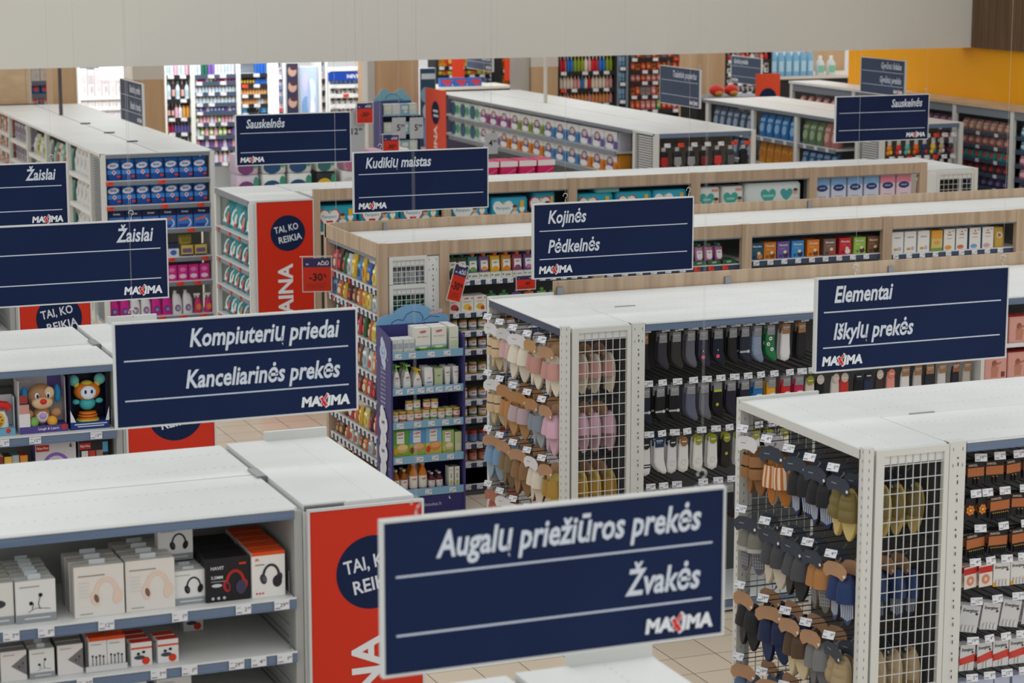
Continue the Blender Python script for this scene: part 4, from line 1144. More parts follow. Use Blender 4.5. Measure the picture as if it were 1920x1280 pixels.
def pump(body, pumpc, h=.195, w=.075):
    root = empty('pump_bottle')
    b = MB(); b.sell([(w * .48, .022, 0), (w * .5, .024, h * .1), (w * .42, .022, h * .4), (w * .26, .018, h * .65), (w * .2, .014, h * .72)], body, 14, .8, .025)
    A = Art(b, lambda u, v, e: (u, .0 - e, v)); A.txt('HiPP', 0, h * .42, h * .075, (170, 40, 70), 'c', .03, maxw=w * .45); A.rect(-w * .2, h * .34, w * .2, h * .355, (150, 170, 140)); b.build('bottle_body', root)
    c = MB(); c.lathe([(.014, h * .72), (.014, h * .82), (.006, h * .83), (.006, h * .93)], pumpc, 10, (0, .025, 0)); c.box(-.012, .03, .017, .033, h * .93, h, pumpc); c.build('pump', root)
    return root
def tubey(body, h=.155, w=.055):
    def art(A, w, h): A.txt('HiPP', 0, h * .66, h * .07, (170, 40, 70), 'c', .03, maxw=w * .6); A.rect(-w * .25, h * .5, w * .25, h * .52, (150, 160, 150))
    root = empty('cream_tube')
    b = MB(); b.sell([(w * .42, .018, .02), (w * .46, .016, h * .5), (w * .5, .004, h * .98), (w * .5, .003, h)], body, 12, .7, .02); art(Art(b, lambda u, v, e: (u, .02 - .018 + .012 * max(0, v / h - .4) - e, v)), w, h); b.build('tube_body', root)
    c = MB(); c.lathe([(w * .38, 0), (w * .38, .02)], (222, 226, 222), 12, (0, .02, 0)); c.build('cap', root)
    return root

# ================================================================ the blue cardboard display
DX0, DX1, DY0, DY1 = 6.075, 6.745, 17.66, 18.04
disp = empty('display_stand', ((DX0 + DX1) / 2, (DY0 + DY1) / 2, 0))
tag(disp, 'purple-blue cardboard display stand with cloud-shaped light blue header', 'display stand')
PUR, LBL = (68, 66, 124), (124, 174, 212)
for k, x in enumerate((DX0, DX1 - .016)):
    b = MB(); b.prism([(DY0, 0), (DY1, 0), (DY1, 1.60), (DY1 - .1, 1.59), (DY0 + .05, 1.545), (DY0, 1.525)], x, x + .016, PUR, 'yz')
    if k == 0:
        A = Art(b, lambda u, v, e: (DX0 - e, DY1 - u, v)); W = DY1 - DY0; c = W / 2
        def cloud(u, v, s, col):
            for du, dv, r in ((-.055, 0, .05), (0, .03, .06), (.055, .0, .05), (0, -.04, .06), (-.03, .06, .045), (.035, -.07, .045)): A.ell(u + du * s * .9, v + dv * s * 1.5, r * s, r * s * 1.25, col, 14)
        cloud(c, 1.40, .9, (190, 206, 232)); A.ring(c, 1.40, .045, .05, .006, 0, 320, (120, 160, 206)); A.txt('Ankstukai', c, 1.385, .022, (110, 150, 200), 'c', .0, .3, maxw=.1)
        for i, t in enumerate(('Padedame', 'kūdikiams', 'gimusiems', 'anksčiau', 'laiko ir jų', 'šeimoms', 'augti kartu', 'ankstukai', 'kiekvieną', 'dieną')):
            A.txt(t, c, 1.25 - i * .036, .023, (196, 200, 226), 'c', .012 if i > 6 else 0, maxw=.26)
        for v in (.78, .53, .28):
            cloud(c, v, 1.1, (224, 228, 236)); A.txt('HiPP', c, v, .028, (90, 90, 110), 'c', .03)
        for u, v in ((.04, 1.3), (.34, 1.36), (.05, .95), (.33, .66), (.05, .64), (.35, .42), (.06, .40)): A.ell(u, v, .007, .012, (214, 216, 236), 4)
    part(b, 'side_panel', disp)
b = MB(); b.box(DX0 + .016, DX1 - .016, DY1 - .012, DY1, 0, 1.6, PUR); part(b, 'back_panel', disp)
# header cloud
P = [(DX0, 1.5), (DX1, 1.5), (DX1, 1.60)]
for cx, cz, rx, rz_, a0, a1 in ((DX1 - .09, 1.60, .09, .07, 0, 90), ((DX0 + DX1) / 2, 1.615, .21, .15, 28, 152), (DX0 + .09, 1.60, .09, .08, 90, 180)):
    P += [(cx + rx * math.cos(R(a)), cz + rz_ * math.sin(R(a))) for a in range(a0, a1 + 1, 10)]
P.append((DX0, 1.60))
b = MB(); b.prism(P, DY1 - .006, DY1 + .004, LBL)
A = Art(b, lambda u, v, e: (u, DY1 - .006 - e, v)); INKB = (34, 66, 120); c = (DX0 + DX1) / 2
A.line([(c - .2, 1.58), (c - .19, 1.62), (c - .14, 1.64), (c - .09, 1.63), (c - .06, 1.68), (c, 1.705), (c + .06, 1.69), (c + .09, 1.65), (c + .085, 1.61)], .006, INKB)
A.txt('Ankstukai', c - .1, 1.545, .062, INKB, 'l', .0, .35, maxw=.27); A.line([(c + .1, 1.62), (c + .16, 1.655), (c + .24, 1.64)], .005, INKB)
A.ell(c + .2, 1.685, .055, .016, (206, 176, 176), 16, .15); A.ell(c + .25, 1.695, .02, .02, (210, 182, 180))
part(b, 'header', disp)
DZ = (1.415, 1.108, .815, .512, .22)
for i, z in enumerate(DZ):
    part(MB().box(DX0 + .016, DX1 - .016, DY0 + .02, DY1 - .012, z - .012, z, PUR), 'shelf', disp)
    b = MB(); b.box(DX0 + .016, DX1 - .016, DY0 + .004, DY0 + .012, z - .055, z + .01, (132, 176, 206)); o = part(b, 'shelf_front', disp)
    for t in ((.08, .28, .55, .78), (.09, .25, .4, .53, .66, .8, .92), (.1, .35, .55, .75, .92), (.08, .38, .6, .82), (.5, .85))[i]:
        add_tag(o, (DX0 + .016 + t * .63 - disp.location.x, DY0 + .003 - disp.location.y, z - .024), w=.062, h=.042)
b = MB(); b.box(DX0 + .016, DX1 - .016, DY0 + .01, DY0 + .018, 0, .16, (54, 52, 112)); A = Art(b, lambda u, v, e: (u, DY0 + .01 - e, v)); A.txt('ankstukai.lt', c + .02, .07, .03, (190, 194, 220), 'c', 0, .1); A.ell(DX1 - .14, .13, .012, .014, (222, 222, 232)); A.ell(DX1 - .134, .134, .010, .012, (54, 52, 112)); part(b, 'plinth', disp)
FD = Frame(0, 0, 0)
RED_ = (204, 40, 78)
def a_milk(n):
    def art(A, w, h):
        A.rect(-w / 2, 0, w / 2, h * .16, (96, 152, 70)); A.rect(-w / 2, h * .16, w / 2, h * .26, (150, 190, 200)); A.ell(0, h * .17, w * .3, h * .05, (226, 220, 190)); A.txt('HiPP', 0, h * .78, h * .1, RED_, 'c', .035, maxw=w * .55)
        A.txt('BIO COMBIOTIC', 0, h * .6, h * .045, (90, 100, 110), 'c', 0, maxw=w * .75); A.txt(n, -w * .45, h * .03, h * .08, (30, 60, 40), 'l')
    return art
def c_milk(): return carton(.135, .09, .20, (230, 230, 222), a_milk('PRE'), top=(228, 228, 224), side=(220, 222, 212))
def c_milk2(): return carton(.135, .09, .20, (230, 230, 222), a_milk('2'), top=(228, 228, 224), side=(220, 222, 212))
def c_milkside(): return carton(.08, .13, .195, (222, 226, 212), lambda A, w, h: (A.rect(-w * .4, h * .1, w * .4, h * .4, (196, 212, 176)), A.rect(-w * .4, h * .5, w * .4, h * .53, (170, 180, 170))), top=(228, 228, 224))
def c_brick(): return carton(.048, .04, .115, (214, 218, 218), lambda A, w, h: (A.rect(-w * .4, h * .3, w * .4, h * .7, (166, 176, 186)), A.rect(-w * .4, h * .05, w * .4, h * .16, (212, 206, 170))), top=(230, 230, 228))
sh = 'top shelf, cloud-headed display'
fill(FD, [('brick', c_brick, 'small white milk drink carton', 'carton', .04)], [6.12, 6.17, 6.225, 6.275], DY0 + .03, DZ[0] + .001, sh, 'baby milk drinks', back=2, gap=.008)
fill(FD, [('milk', c_milk, 'white and green baby milk box', 'box', .09), ('milk2', c_milk2, 'white and green baby milk box marked 2', 'box', .09), ('milks', c_milkside, 'pale green box turned sideways', 'box', .13)], [6.375, 6.52, 6.655], DY0 + .03, DZ[0] + .001, sh, 'baby milk boxes', back=1, gap=.008)
sh = 'second display shelf'
pb = lambda: pump((228, 230, 226), (150, 196, 110)); duck = lambda: pump((228, 226, 220), (236, 200, 40), .15, .08)
fill(FD, [('pump', pb, 'white pump bottle with green pump', 'bottle', .05)], [6.14, 6.235], DY0 + .03, DZ[1] + .001, sh, 'baby lotion bottles', back=2, gap=.02)
fill(FD, [('duck', duck, 'white foam bottle with yellow pump', 'bottle', .05)], [6.33], DY0 + .03, DZ[1] + .001, sh, 'foam bottles', back=2, gap=.012)
fill(FD, [('spray', lambda: bag(.08, .05, .16, (230, 230, 230), lambda A, w, h: (A.txt('HiPP', 0, h * .42, h * .06, RED_, 'c'), A.rect(-w * .3, h * .2, w * .3, h * .26, (110, 160, 210)))), 'white rounded refill pack', 'pouch', .05), ('gpk', lambda: carton(.07, .05, .15, (186, 198, 160), lambda A, w, h: A.txt('HiPP', 0, h * .55, h * .07, (90, 100, 60), 'c'), top=(160, 180, 120)), 'soft green lotion box', 'box', .05)], [6.43, 6.515], DY0 + .03, DZ[1] + .001, 'beside the tubes ' + sh, 'baby care packs', back=2, gap=.012)
fill(FD, [('tube', lambda: tubey((226, 228, 226)), 'white cream tube', 'tube', .04)], [6.60, 6.675], DY0 + .03, DZ[1] + .001, sh, 'cream tubes', back=2, gap=.02)
sh = 'third display shelf'
J = [('j1', lambda: jar((206, 150, 70), (196, 186, 110), (228, 226, 220)), 'baby food jar with pale label', 'jar', .066), ('j2', lambda: jar((214, 196, 150), (206, 200, 130), (226, 228, 226), band=(120, 160, 80)), 'baby food jar with green band', 'jar', .066), ('j3', lambda: jar((190, 120, 60), (190, 180, 110), (230, 226, 222), band=(206, 90, 60)), 'baby food jar with red band', 'jar', .066)]
fill(FD, [J[i] for i in (0, 2, 0, 2, 1, 1, 0, 1, 2)], [6.125, 6.195, 6.265, 6.335, 6.405, 6.475, 6.545, 6.615, 6.685], DY0 + .03, DZ[2] + .001, sh, 'display jars', back=1, gap=.006)
for k, x in enumerate((6.26, 6.33, 6.42, 6.49)):
    inst('j%d' % (1 + k % 3), J[k % 3][1], (x, DY0 + .045, DZ[2] + .089), 'baby food jar stacked in second layer, %s from left, third display shelf' % nth(k), 'jar', 'stacked display jars')
sh = 'fourth display shelf'
def a_porr(sky, bowl, side):
    def art(A, w, h):
        A.rect(-w / 2, h * .45, w / 2, h, sky); A.rect(-w * .26, h * .5, w * .2, h * .93, (230, 230, 226)); A.txt('HiPP', -w * .03, h * .8, h * .085, RED_, 'c', .035, maxw=w * .38); A.rect(-w * .2, h * .7, w * .14, h * .73, (120, 130, 120))
        A.ell(w * .08, h * .32, w * .36, h * .17, bowl); A.ell(w * .1, h * .36, w * .3, h * .1, tuple(min(255, v + 26) for v in bowl)); A.ell(-w * .34, h * .22, w * .13, h * .12, side)
    return art
PR = [('po1', lambda: carton(.145, .06, .235, (140, 176, 70), a_porr((96, 156, 70), (206, 176, 110), (226, 160, 40)), top=(120, 160, 80)), 'green porridge box', 'box', .06), ('po2', lambda: carton(.145, .06, .235, (160, 186, 80), a_porr((90, 150, 206), (196, 150, 100), (120, 76, 50)), top=(110, 160, 200)), 'blue porridge box with chocolate bowl', 'box', .06),
      ('po3', lambda: carton(.145, .06, .235, (206, 190, 90), a_porr((120, 176, 216), (206, 140, 80), (206, 70, 40)), top=(120, 170, 206)), 'blue porridge box with orange bowl', 'box', .06), ('po4', lambda: carton(.105, .06, .20, (170, 190, 100), a_porr((160, 184, 110), (206, 190, 150), (190, 200, 90)), top=(170, 190, 130)), 'smaller pale green cereal box', 'box', .06)]
fill(FD, PR + [('gside', lambda: carton(.06, .1, .18, (196, 208, 160), lambda A, w, h: A.rect(-w * .35, h * .1, w * .35, h * .45, (214, 220, 196)), top=(150, 186, 110)), 'narrow pale green box end', 'box', .1)], [6.17, 6.318, 6.466, 6.597, 6.69], DY0 + .03, DZ[3] + .001, sh, 'porridge boxes', back=1, gap=.01)
sh = 'bottom display shelf'
fill(FD, [('ju1', lambda: juice((150, 84, 30), (228, 224, 216), (206, 200, 150), .034, .18), 'amber juice bottle', 'bottle', .07), ('ju1', None, 'amber juice bottle', 'bottle', .07), ('ju2', lambda: juice((206, 120, 40), (230, 226, 218), (206, 206, 200), .038, .23), 'tall orange juice bottle', 'bottle', .08), ('ju2', None, 'tall orange juice bottle', 'bottle', .08), ('ju3', lambda: juice((90, 36, 46), (228, 220, 222), (196, 196, 196), .03, .13), 'dark red juice bottle', 'bottle', .06), ('ju3', None, 'dark red juice bottle', 'bottle', .06)],
     [6.13, 6.205, 6.29, 6.375, 6.455, 6.525], DY0 + .03, DZ[4] + .001, sh, 'juice bottles', back=1, gap=.006)
fill(FD, [('oil', lambda: carton(.042, .042, .17, (226, 228, 220), lambda A, w, h: (A.ell(0, h * .2, w * .3, h * .1, (200, 190, 70)), A.txt('HiPP', 0, h * .8, h * .05, RED_, 'c', maxw=w * .8), A.rect(-w * .15, h * .4, w * .1, h * .65, (150, 160, 150))), top=(40, 60, 40)), 'slim white oil carton', 'carton', .045)], [6.625, 6.68], DY0 + .03, DZ[4] + .001, sh, 'oil cartons', back=1, gap=.01)

# ================================================================ baby food row, long side
FB = Frame(0, 0, 0)
YB1 = YB + .075
def a_pch(col, c2):
    def art(A, w, h): A.rect(-w * .36, h * .2, w * .36, h * .75, (232, 230, 224)); A.ell(0, h * .22, w * .3, h * .14, c2); A.txt('piltti', 0, h * .55, h * .09, (90, 80, 90), 'c', maxw=w * .5)
    return art
def pch(col, c2, cap, w=.09, h=.135): return lambda: bag(w, .05, h, col, a_pch(col, c2), name='baby_food_pouch', cap=cap)
ORG = (226, 112, 40)
pcs = [('pk', pch((70, 84, 60), (60, 110, 60), (40, 100, 66)), 'dark green fruit pouch', 'pouch', .05), ('pk', None, 'dark green fruit pouch', 'pouch', .05)] + [('pp%d' % k, pch(c1, c2, ORG), n + ' fruit pouch with orange cap', 'pouch', .05) for k, (c1, c2, n) in enumerate((((70, 140, 140), (120, 160, 70), 'teal'), ((120, 90, 140), (226, 150, 60), 'violet'), ((230, 186, 50), (230, 160, 40), 'yellow'), ((214, 150, 60), (226, 130, 50), 'orange'), ((160, 80, 100), (130, 70, 120), 'plum'), ((110, 80, 150), (196, 120, 160), 'purple')))]
xs = [6.83, 6.92] + [7.02 + .105 * k for k in range(10)]
fill(FB, pcs[:8] + pcs[2:6], xs, YB1 + .01, 1.985, 'above trays, first food bay', 'fruit pouches', back=1, gap=.02)
for k in range(9):
    inst('tray', lambda: carton(.1, .12, .05, (216, 216, 206), lambda A, w, h: (A.txt('piltti', .01, h * .3, h * .36, (90, 110, 80), 'c', maxw=w * .5), A.ell(-w * .36, h * .5, .008, .008, (90, 140, 70))), name='pouch_tray'), (7.02 + .105 * k, YB1, 1.931), 'white shelf tray under the fruit pouches, %s from left' % nth(k), 'tray', 'pouch trays')
inst('tray', None, (6.875, YB1, 1.931), 'white shelf tray under the two dark green pouches', 'tray', 'pouch trays')
def a_hippbox(c1, c2):
    def art(A, w, h): A.txt('HiPP', -w * .05, h * .8, h * .11, RED_, 'c', .035, maxw=w * .45); A.ell(0, h * .3, w * .3, h * .2, c1); A.ell(w * .2, h * .2, w * .16, h * .14, c2); A.rect(-w * .3, h * .62, w * .3, h * .65, (150, 150, 140)); A.ell(w * .38, h * .86, w * .07, w * .07, (90, 160, 190))
    return art
hb = [('hb%d' % k, (lambda c1=c1, c2=c2: carton(.115, .07, .135, (228, 226, 214), a_hippbox(c1, c2), top=(224, 222, 214))), 'white baby biscuit box', 'box', .07) for k, (c1, c2) in enumerate((((206, 60, 60), (120, 60, 90)), ((236, 190, 60), (220, 120, 50)), ((214, 170, 60), (190, 60, 50))))]
fill(FB, hb, [6.84, 6.96, 7.08], YB1, 1.646, 'second shelf, first food bay', 'biscuit boxes', back=1, gap=.01)
fill(FB, [('gp%d' % k, pch(c, (200, 200, 160), c), n + ' capped pouch', 'pouch', .05) for k, (c, n) in enumerate((((60, 120, 76), 'green'), ((70, 130, 80), 'mid green'), ((130, 100, 160), 'lilac'), ((226, 130, 60), 'orange'), ((110, 170, 90), 'light green')))], [7.2, 7.32, 7.44, 7.56, 7.68, 7.8, 7.92], YB1 + .02, 1.646, 'second shelf, first food bay', 'capped pouches')
JS = [('bj%d' % k, (lambda a=a, l=l, t=t, bd=bd: jar(a, l, t, .036, .1, band=bd)), 'baby food jar with %s lid' % n, 'jar', .07) for k, (a, l, t, bd, n) in enumerate((((200, 150, 80), (120, 110, 50), (226, 226, 220), (60, 120, 70), 'olive'), ((190, 120, 70), (90, 80, 40), (228, 224, 216), (70, 130, 180), 'brown'), ((170, 90, 60), (180, 170, 110), (226, 226, 222), (206, 190, 80), 'gold'), ((160, 60, 40), (190, 60, 50), (90, 140, 190), None, 'red'), ((150, 70, 50), (150, 90, 70), (206, 150, 120), None, 'copper')))]
for i, z in enumerate(RB[2:9]):
    js = [JS[j] for j in ((0, 0, 1, 0), (1, 1, 0, 1), (0, 2, 2, 0), (1, 2, 1, 1), (2, 2, 0, 2), (3, 3, 3, 3), (4, 4, 4, 4))[i]]
    if RB[2 + i] - RB[3 + i] > .05:
        fill(FB, js, [6.84, 6.93, 7.02, 7.11, 7.2, 7.29, 7.38], YB1, z + .001, '%s shelf, first food bay' % nth(i + 2), 'baby food jars')
# second bay: small pouches on green boxes
fill(FB, [('sp%d' % k, pch(c, (230, 220, 230), (70, 140, 90), .075, .12), n + ' small squeeze pouch', 'pouch', .05) for k, (c, n) in enumerate((((50, 120, 90), 'dark green'), ((70, 150, 170), 'teal'), ((206, 130, 180), 'pink'), ((206, 120, 170), 'rose'), ((190, 110, 170), 'mauve'), ((110, 150, 70), 'olive'), ((226, 140, 50), 'orange')))], [8.33 + .1 * k for k in range(12)], YB1 + .02, 1.966, 'second baby food bay', 'small squeeze pouches', back=1, gap=.02)
for k in range(9):
    inst('gbx', lambda: carton(.125, .12, .038, (52, 100, 66), lambda A, w, h: A.txt('HiPP', 0, h * .3, h * .45, (214, 222, 206), 'c'), name='pouch_tray'), (8.32 + .15 * k, YB1, 1.9265), 'green shelf tray below the small squeeze pouches, %s from left' % nth(k), 'tray', 'green pouch trays')
# third bay: nine boxes in a colour each
def a_mums(c, c2):
    def art(A, w, h): A.txt('Mamuko', 0, h * .74, h * .12, WH, 'c', .02, .1, maxw=w * .75); A.rect(-w * .3, h * .56, w * .1, h * .6, tuple(min(255, v + 40) for v in c)); A.ell(w * .2, h * .2, w * .22, h * .16, c2); A.ell(w * .14, h * .38, w * .14, h * .1, (226, 206, 180)); A.rect(-w * .36, h * .08, -w * .1, h * .24, tuple(int(v * .7) for v in c))
    return art
MU = [((36, 84, 112), (206, 130, 60), 'dark teal'), ((206, 124, 36), (120, 70, 40), 'amber'), ((112, 92, 160), (60, 40, 90), 'purple'), ((62, 142, 206), (30, 50, 90), 'bright blue'), ((226, 128, 40), (110, 60, 40), 'orange'), ((122, 96, 84), (190, 60, 60), 'grey-brown'), ((200, 44, 60), (226, 220, 220), 'red'), ((150, 186, 80), (60, 56, 50), 'lime green'), ((124, 88, 58), (70, 46, 34), 'brown')]
fill(FB, [('mu%d' % k, (lambda c=c, c2=c2: carton(.125, .06, .155, c, a_mums(c, c2), top=tuple(int(v * .85) for v in c))), n + ' baby cereal box', 'box', .06) for k, (c, c2, n) in enumerate(MU)], [px(x, 460, YB1) for x in (1420, 1444, 1469, 1496, 1525, 1556, 1585, 1612, 1638)], YB1, 1.946, 'in the coloured box bay', 'coloured cereal boxes', back=1, gap=.01)
def a_kab(A, w, h): A.txt('kabrita', 0, h * .7, h * .09, (60, 70, 90), 'c', 0, maxw=w * .8); A.ell(-w * .15, h * .18, w * .18, h * .07, (206, 160, 60)); A.ell(w * .2, h * .2, w * .14, h * .1, (190, 180, 200))
def a_hol(c):
    def art(A, w, h): A.txt('Holle', 0, h * .7, h * .08, (140, 70, 60), 'c', .02, maxw=w * .6); A.ell(0, h * .86, w * .08, h * .03, (140, 60, 50)); A.rect(-w * .25, h * .55, w * .25, h * .57, (130, 120, 110)); A.ell(-w * .1, h * .14, w * .3, h * .1, c); A.rect(w * .2, h * .9, w * .42, h * .93, (150, 130, 130))
    return art
KB = [('kab', lambda: carton(.125, .08, .20, (228, 228, 226), a_kab, top=(222, 222, 222)), 'white goat milk box', 'box', .08)] * 3 + [('org', lambda: carton(.12, .08, .195, (206, 190, 120), lambda A, w, h: (A.rect(-w / 2, h * .6, w / 2, h, (222, 160, 60)), A.ell(0, h * .4, w * .25, h * .1, (226, 150, 70)), A.rect(-w / 2, 0, w / 2, h * .15, (130, 150, 70))), top=(222, 160, 60)), 'orange and green cereal box', 'box', .08)] + [('hol%d' % k, (lambda c=c: carton(.125, .08, .20, (226, 224, 218), a_hol(c), top=(216, 214, 210), side=(90, 120, 170) if k > 1 else None)), 'white cereal box with %s picture' % n, 'box', .08) for k, (c, n) in enumerate((((222, 150, 50), 'orange'), ((206, 110, 90), 'apple'), ((120, 160, 206), 'blue'), ((206, 160, 160), 'pale red')))] + [('gold', lambda: bag(.11, .06, .19, (196, 160, 70), lambda A, w, h: (A.ell(0, h * .62, w * .28, h * .15, (226, 214, 190)), A.ell(0, h * .62, w * .18, h * .1, (150, 110, 80)))), 'gold pouch with round picture', 'pouch', .06)]
fill(FB, KB, [px(x, 450, YB1) for x in (1683, 1707, 1732, 1757, 1780, 1803, 1828, 1852, 1874)], YB1, 1.926, 'in the white box bay', 'milk and cereal boxes', back=1, gap=.01)
for k in range(3): inst('dkb', lambda: carton(.08, .1, .17, (40, 66, 104), None), (12.44, 18.45 + k * .12, 1.926), 'dark blue box at the right rear of the white box bay, %s' % ('front', 'middle', 'back')[k], 'box', 'dark blue boxes')
fill(FB, KB[4:8], [12.76, 12.9, 13.04, 13.18, 13.32], YB1, 1.921, 'in the rightmost food bay', 'milk and cereal boxes')
# goods behind the wire end panel
fill(FB, [('sil', lambda: bag(.05, .05, .15, (186, 190, 194), lambda A, w, h: A.rect(-w * .3, h * .3, w * .3, h * .7, (150, 156, 160))), 'silver pouch', 'pouch', .05)], span(6.27, 6.56, 5), YB + .075, 1.886, 'behind the upper wire panel', 'silver pouches', back=1, gap=.02)
fill(FB, [('grn', lambda: carton(.085, .08, .16, (36, 92, 60), lambda A, w, h: A.txt('HiPP', 0, h * .6, h * .12, (190, 210, 190), 'c', maxw=w * .7), top=(30, 80, 50)), 'dark green box', 'box', .08)], span(6.265, 6.565, 3), YB + .075, 1.661, 'behind the lower wire panel', 'dark green boxes')

# ---- end face of the baby food row: snack bags --------------------------------------
FE = Frame(6.165, 19.55, -PI / 2)
SNK = [((196, 70, 80), (216, 210, 200), 'red and white'), ((90, 50, 50), (206, 60, 60), 'maroon'), ((60, 110, 70), (206, 90, 80), 'green'), ((196, 206, 210), (150, 170, 180), 'silver-grey'), ((216, 180, 60), (226, 200, 110), 'yellow'), ((70, 140, 200), (50, 70, 120), 'sky blue'), ((222, 180, 70), (206, 130, 60), 'golden'), ((50, 90, 170), (220, 170, 60), 'royal blue'), ((226, 206, 130), (206, 180, 60), 'pale yellow'), ((206, 120, 70), (226, 210, 180), 'orange'), ((120, 80, 60), (200, 160, 110), 'brown'), ((206, 206, 196), (190, 60, 60), 'off-white')]
def snack(k, h):
    c, c2, _ = SNK[k]
    return lambda: bag(.115, .07, h, c, lambda A, w, h: (A.ell(0, h * .35, w * .34, h * .2, c2), A.rect(-w * .36, h * .62, w * .36, h * .76, tuple(min(255, v + 50) for v in c))), name='snack_bag')
ORDER = [[0, 1, 2, 3, 4, 5, 6, 7, 8, 8], [5, 9, 4, 1, 10, 9, 6, 8, 3, 2], [2, 0, 8, 9, 1, 0, 2, 9, 8, 6], [3, 11, 10, 3, 0, 10, 3, 11, 9, 10], [4, 10, 1, 9, 0, 1, 9, 0, 1, 0], [8, 4, 1, 0, 9, 4, 8, 1, 0, 6], [10, 10, 9, 11, 11, 10, 9, 3, 11, 0]]
for i, z in enumerate(RBE):
    h = (.23, .17, .20, .21, .18, .2, .15)[i]
    fill(FE, [('snk%d_%d' % (k, i), snack(k, h), SNK[k][2] + ' snack bag', 'snack bag', .07) for k in ORDER[i]], [.075 + .137 * j for j in range(10)], .0, z + .001, '%s shelf of the wood-framed end' % nth(i), 'snack bags', .05)
fill(FE, [('gj', lambda: jar((150, 90, 50), (206, 140, 60), (226, 216, 200), .045, .11), 'honey-coloured jar', 'jar', .1)], [.1 + .13 * j for j in range(9)], .01, .366 - .29 + .03, 'lowest shelf of the wood-framed end', 'honey jars')

# ================================================================ diapers
def dpack(w, d, h, base, art, name='diaper_pack', hd=False):
    b = MB(); b.sell([(w * .47, d * .46, 0), (w * .5, d * .5, h * .06), (w * .5, d * .5, h * .9), (w * .47, d * .44, h)], base, 20, .28, d * .5)
    art(Art(b, lambda u, v, e: (u, -.002 - e, v)), w, h)
    return b.build(name)
def heart(A, u, v, s, c):
    A.poly([(u + s * p, v + s * q) for p, q in ((0, -1), (.55, -.55), (.95, .0), (1, .4), (.8, .72), (.5, .8), (.2, .66), (0, .42), (-.2, .66), (-.5, .8), (-.8, .72), (-1, .4), (-.95, 0), (-.55, -.55))], c)
TEAL = (26, 160, 184)
def baby(A, u, v, s):
    A.ell(u, v, s * .6, s * .75, (206, 170, 140)); A.ell(u, v + s * .5, s * .6, s * .36, (90, 66, 50)); A.ell(u, v - s * 1.1, s * .9, s * .5, (224, 214, 206))
def a_pam(rim, red=True):
    def art(A, w, h):
        heart(A, -w * .2, h * .52, h * .44, rim); heart(A, -w * .2, h * .52, h * .39, (232, 232, 230)); A.txt('Pampers', -w * .2, h * .52, h * .12, (40, 150, 176), 'c', .01, maxw=h * .62); A.ell(-w * .17, h * .76, h * .05, h * .05, (226, 210, 110))
        if red: A.rect(-w * .28, h * .3, -w * .12, h * .42, (196, 44, 50))
        baby(A, w * .12, h * .55, h * .17)
        A.rect(w * .26, h * .1, w * .36, h * .86, (226, 176, 50)); heart(A, w * .31, h * .5, h * .12, (230, 236, 240)); A.rect(w * .4, h * .1, w * .5, h * .4, (190, 60, 60))
    return art
FC = Frame(0, 0, 0); YC1 = YC + .07
pm = ('pam', lambda: dpack(.445, .25, .265, TEAL, a_pam((196, 40, 50))), 'turquoise diaper pack with red-edged heart', 'diaper pack', .25)
pw = ('pamw', lambda: dpack(.425, .25, .265, (46, 164, 196), a_pam((226, 232, 234), False)), 'turquoise diaper pack with white heart', 'diaper pack', .25)
fill(FC, [pm], [7.11, 7.575, 8.03], YC1, 1.841, 'in the first diaper bay', 'turquoise diaper packs')
fill(FC, [pw, pw, ('pamS', lambda: dpack(.26, .25, .30, (40, 150, 176), a_pam((206, 60, 70), False)), 'narrow turquoise diaper pack', 'diaper pack', .25)], [8.59, 9.05, 9.45], YC1, 1.841, 'in the second diaper bay', 'turquoise diaper packs')
fill(FC, [pm, pm, pw], [10.05, 10.52, 10.96], YC1, 1.841, 'in the third diaper bay', 'turquoise diaper packs')
inst('pamF', lambda: dpack(.3, .24, .05, (120, 190, 190), lambda A, w, h: None), (10.2, YC1, 2.108), 'flat turquoise pack lying on the third bay packs', 'diaper pack', 'turquoise diaper packs')
def a_pure(big):
    def art(A, w, h):
        heart(A, -w * .12 if not big else -w * .1, h * .5, h * .33, (70, 170, 160)); A.rect(-w * .3 if not big else -w * .2, h * .46, w * .05 if not big else w * .0, h * .54, (150, 206, 200)); 
        if big: heart(A, w * .22, h * .55, h * .26, (70, 160, 166)); baby(A, w * .38, h * .62, h * .16)
        else: baby(A, w * .3, h * .42, h * .18); A.rect(w * .1, h * .82, w * .4, h * .92, (222, 150, 140))
    return art
fill(FC, [('pure', lambda: dpack(.27, .25, .27, (224, 228, 224), a_pure(False)), 'small white diaper pack with green heart', 'diaper pack', .25), ('pure', None, 'small white diaper pack with green heart', 'diaper pack', .25), ('pureB', lambda: dpack(.72, .25, .29, (216, 226, 226), a_pure(True)), 'wide white diaper pack with two green hearts', 'diaper pack', .25)], [11.44, 11.735, 12.25], YC1, 1.841, 'in the fourth diaper bay', 'white diaper packs')
def a_mil(c):
    def art(A, w, h): A.rect(-w / 2, h * .7, w / 2, h, c); A.ell(0, h * .62, w * .38, h * .12, (34, 58, 120)); A.txt('milumil', 0, h * .6, h * .06, WH, 'c', .01, maxw=w * .6); A.rect(-w * .25, h * .3, w * .25, h * .32, (150, 150, 170)); A.rect(-w * .2, h * .22, w * .2, h * .24, (150, 150, 170))
    return art
mb_ = ('milb', lambda: carton(.19, .12, .32, (206, 214, 234), a_mil((130, 176, 222)), top=(150, 186, 220)), 'pale blue baby formula box', 'box', .12)
mp_ = ('milp', lambda: carton(.19, .12, .32, (226, 206, 220), a_mil((226, 140, 160)), top=(226, 160, 176)), 'pale pink baby formula box', 'box', .12)
fill(FC, [mb_] * 4 + [mp_] * 2, [12.87, 13.085, 13.3, 13.515, 13.73, 13.945], YC1, 1.841, 'in the fifth diaper bay', 'baby formula boxes', back=1, gap=.02)
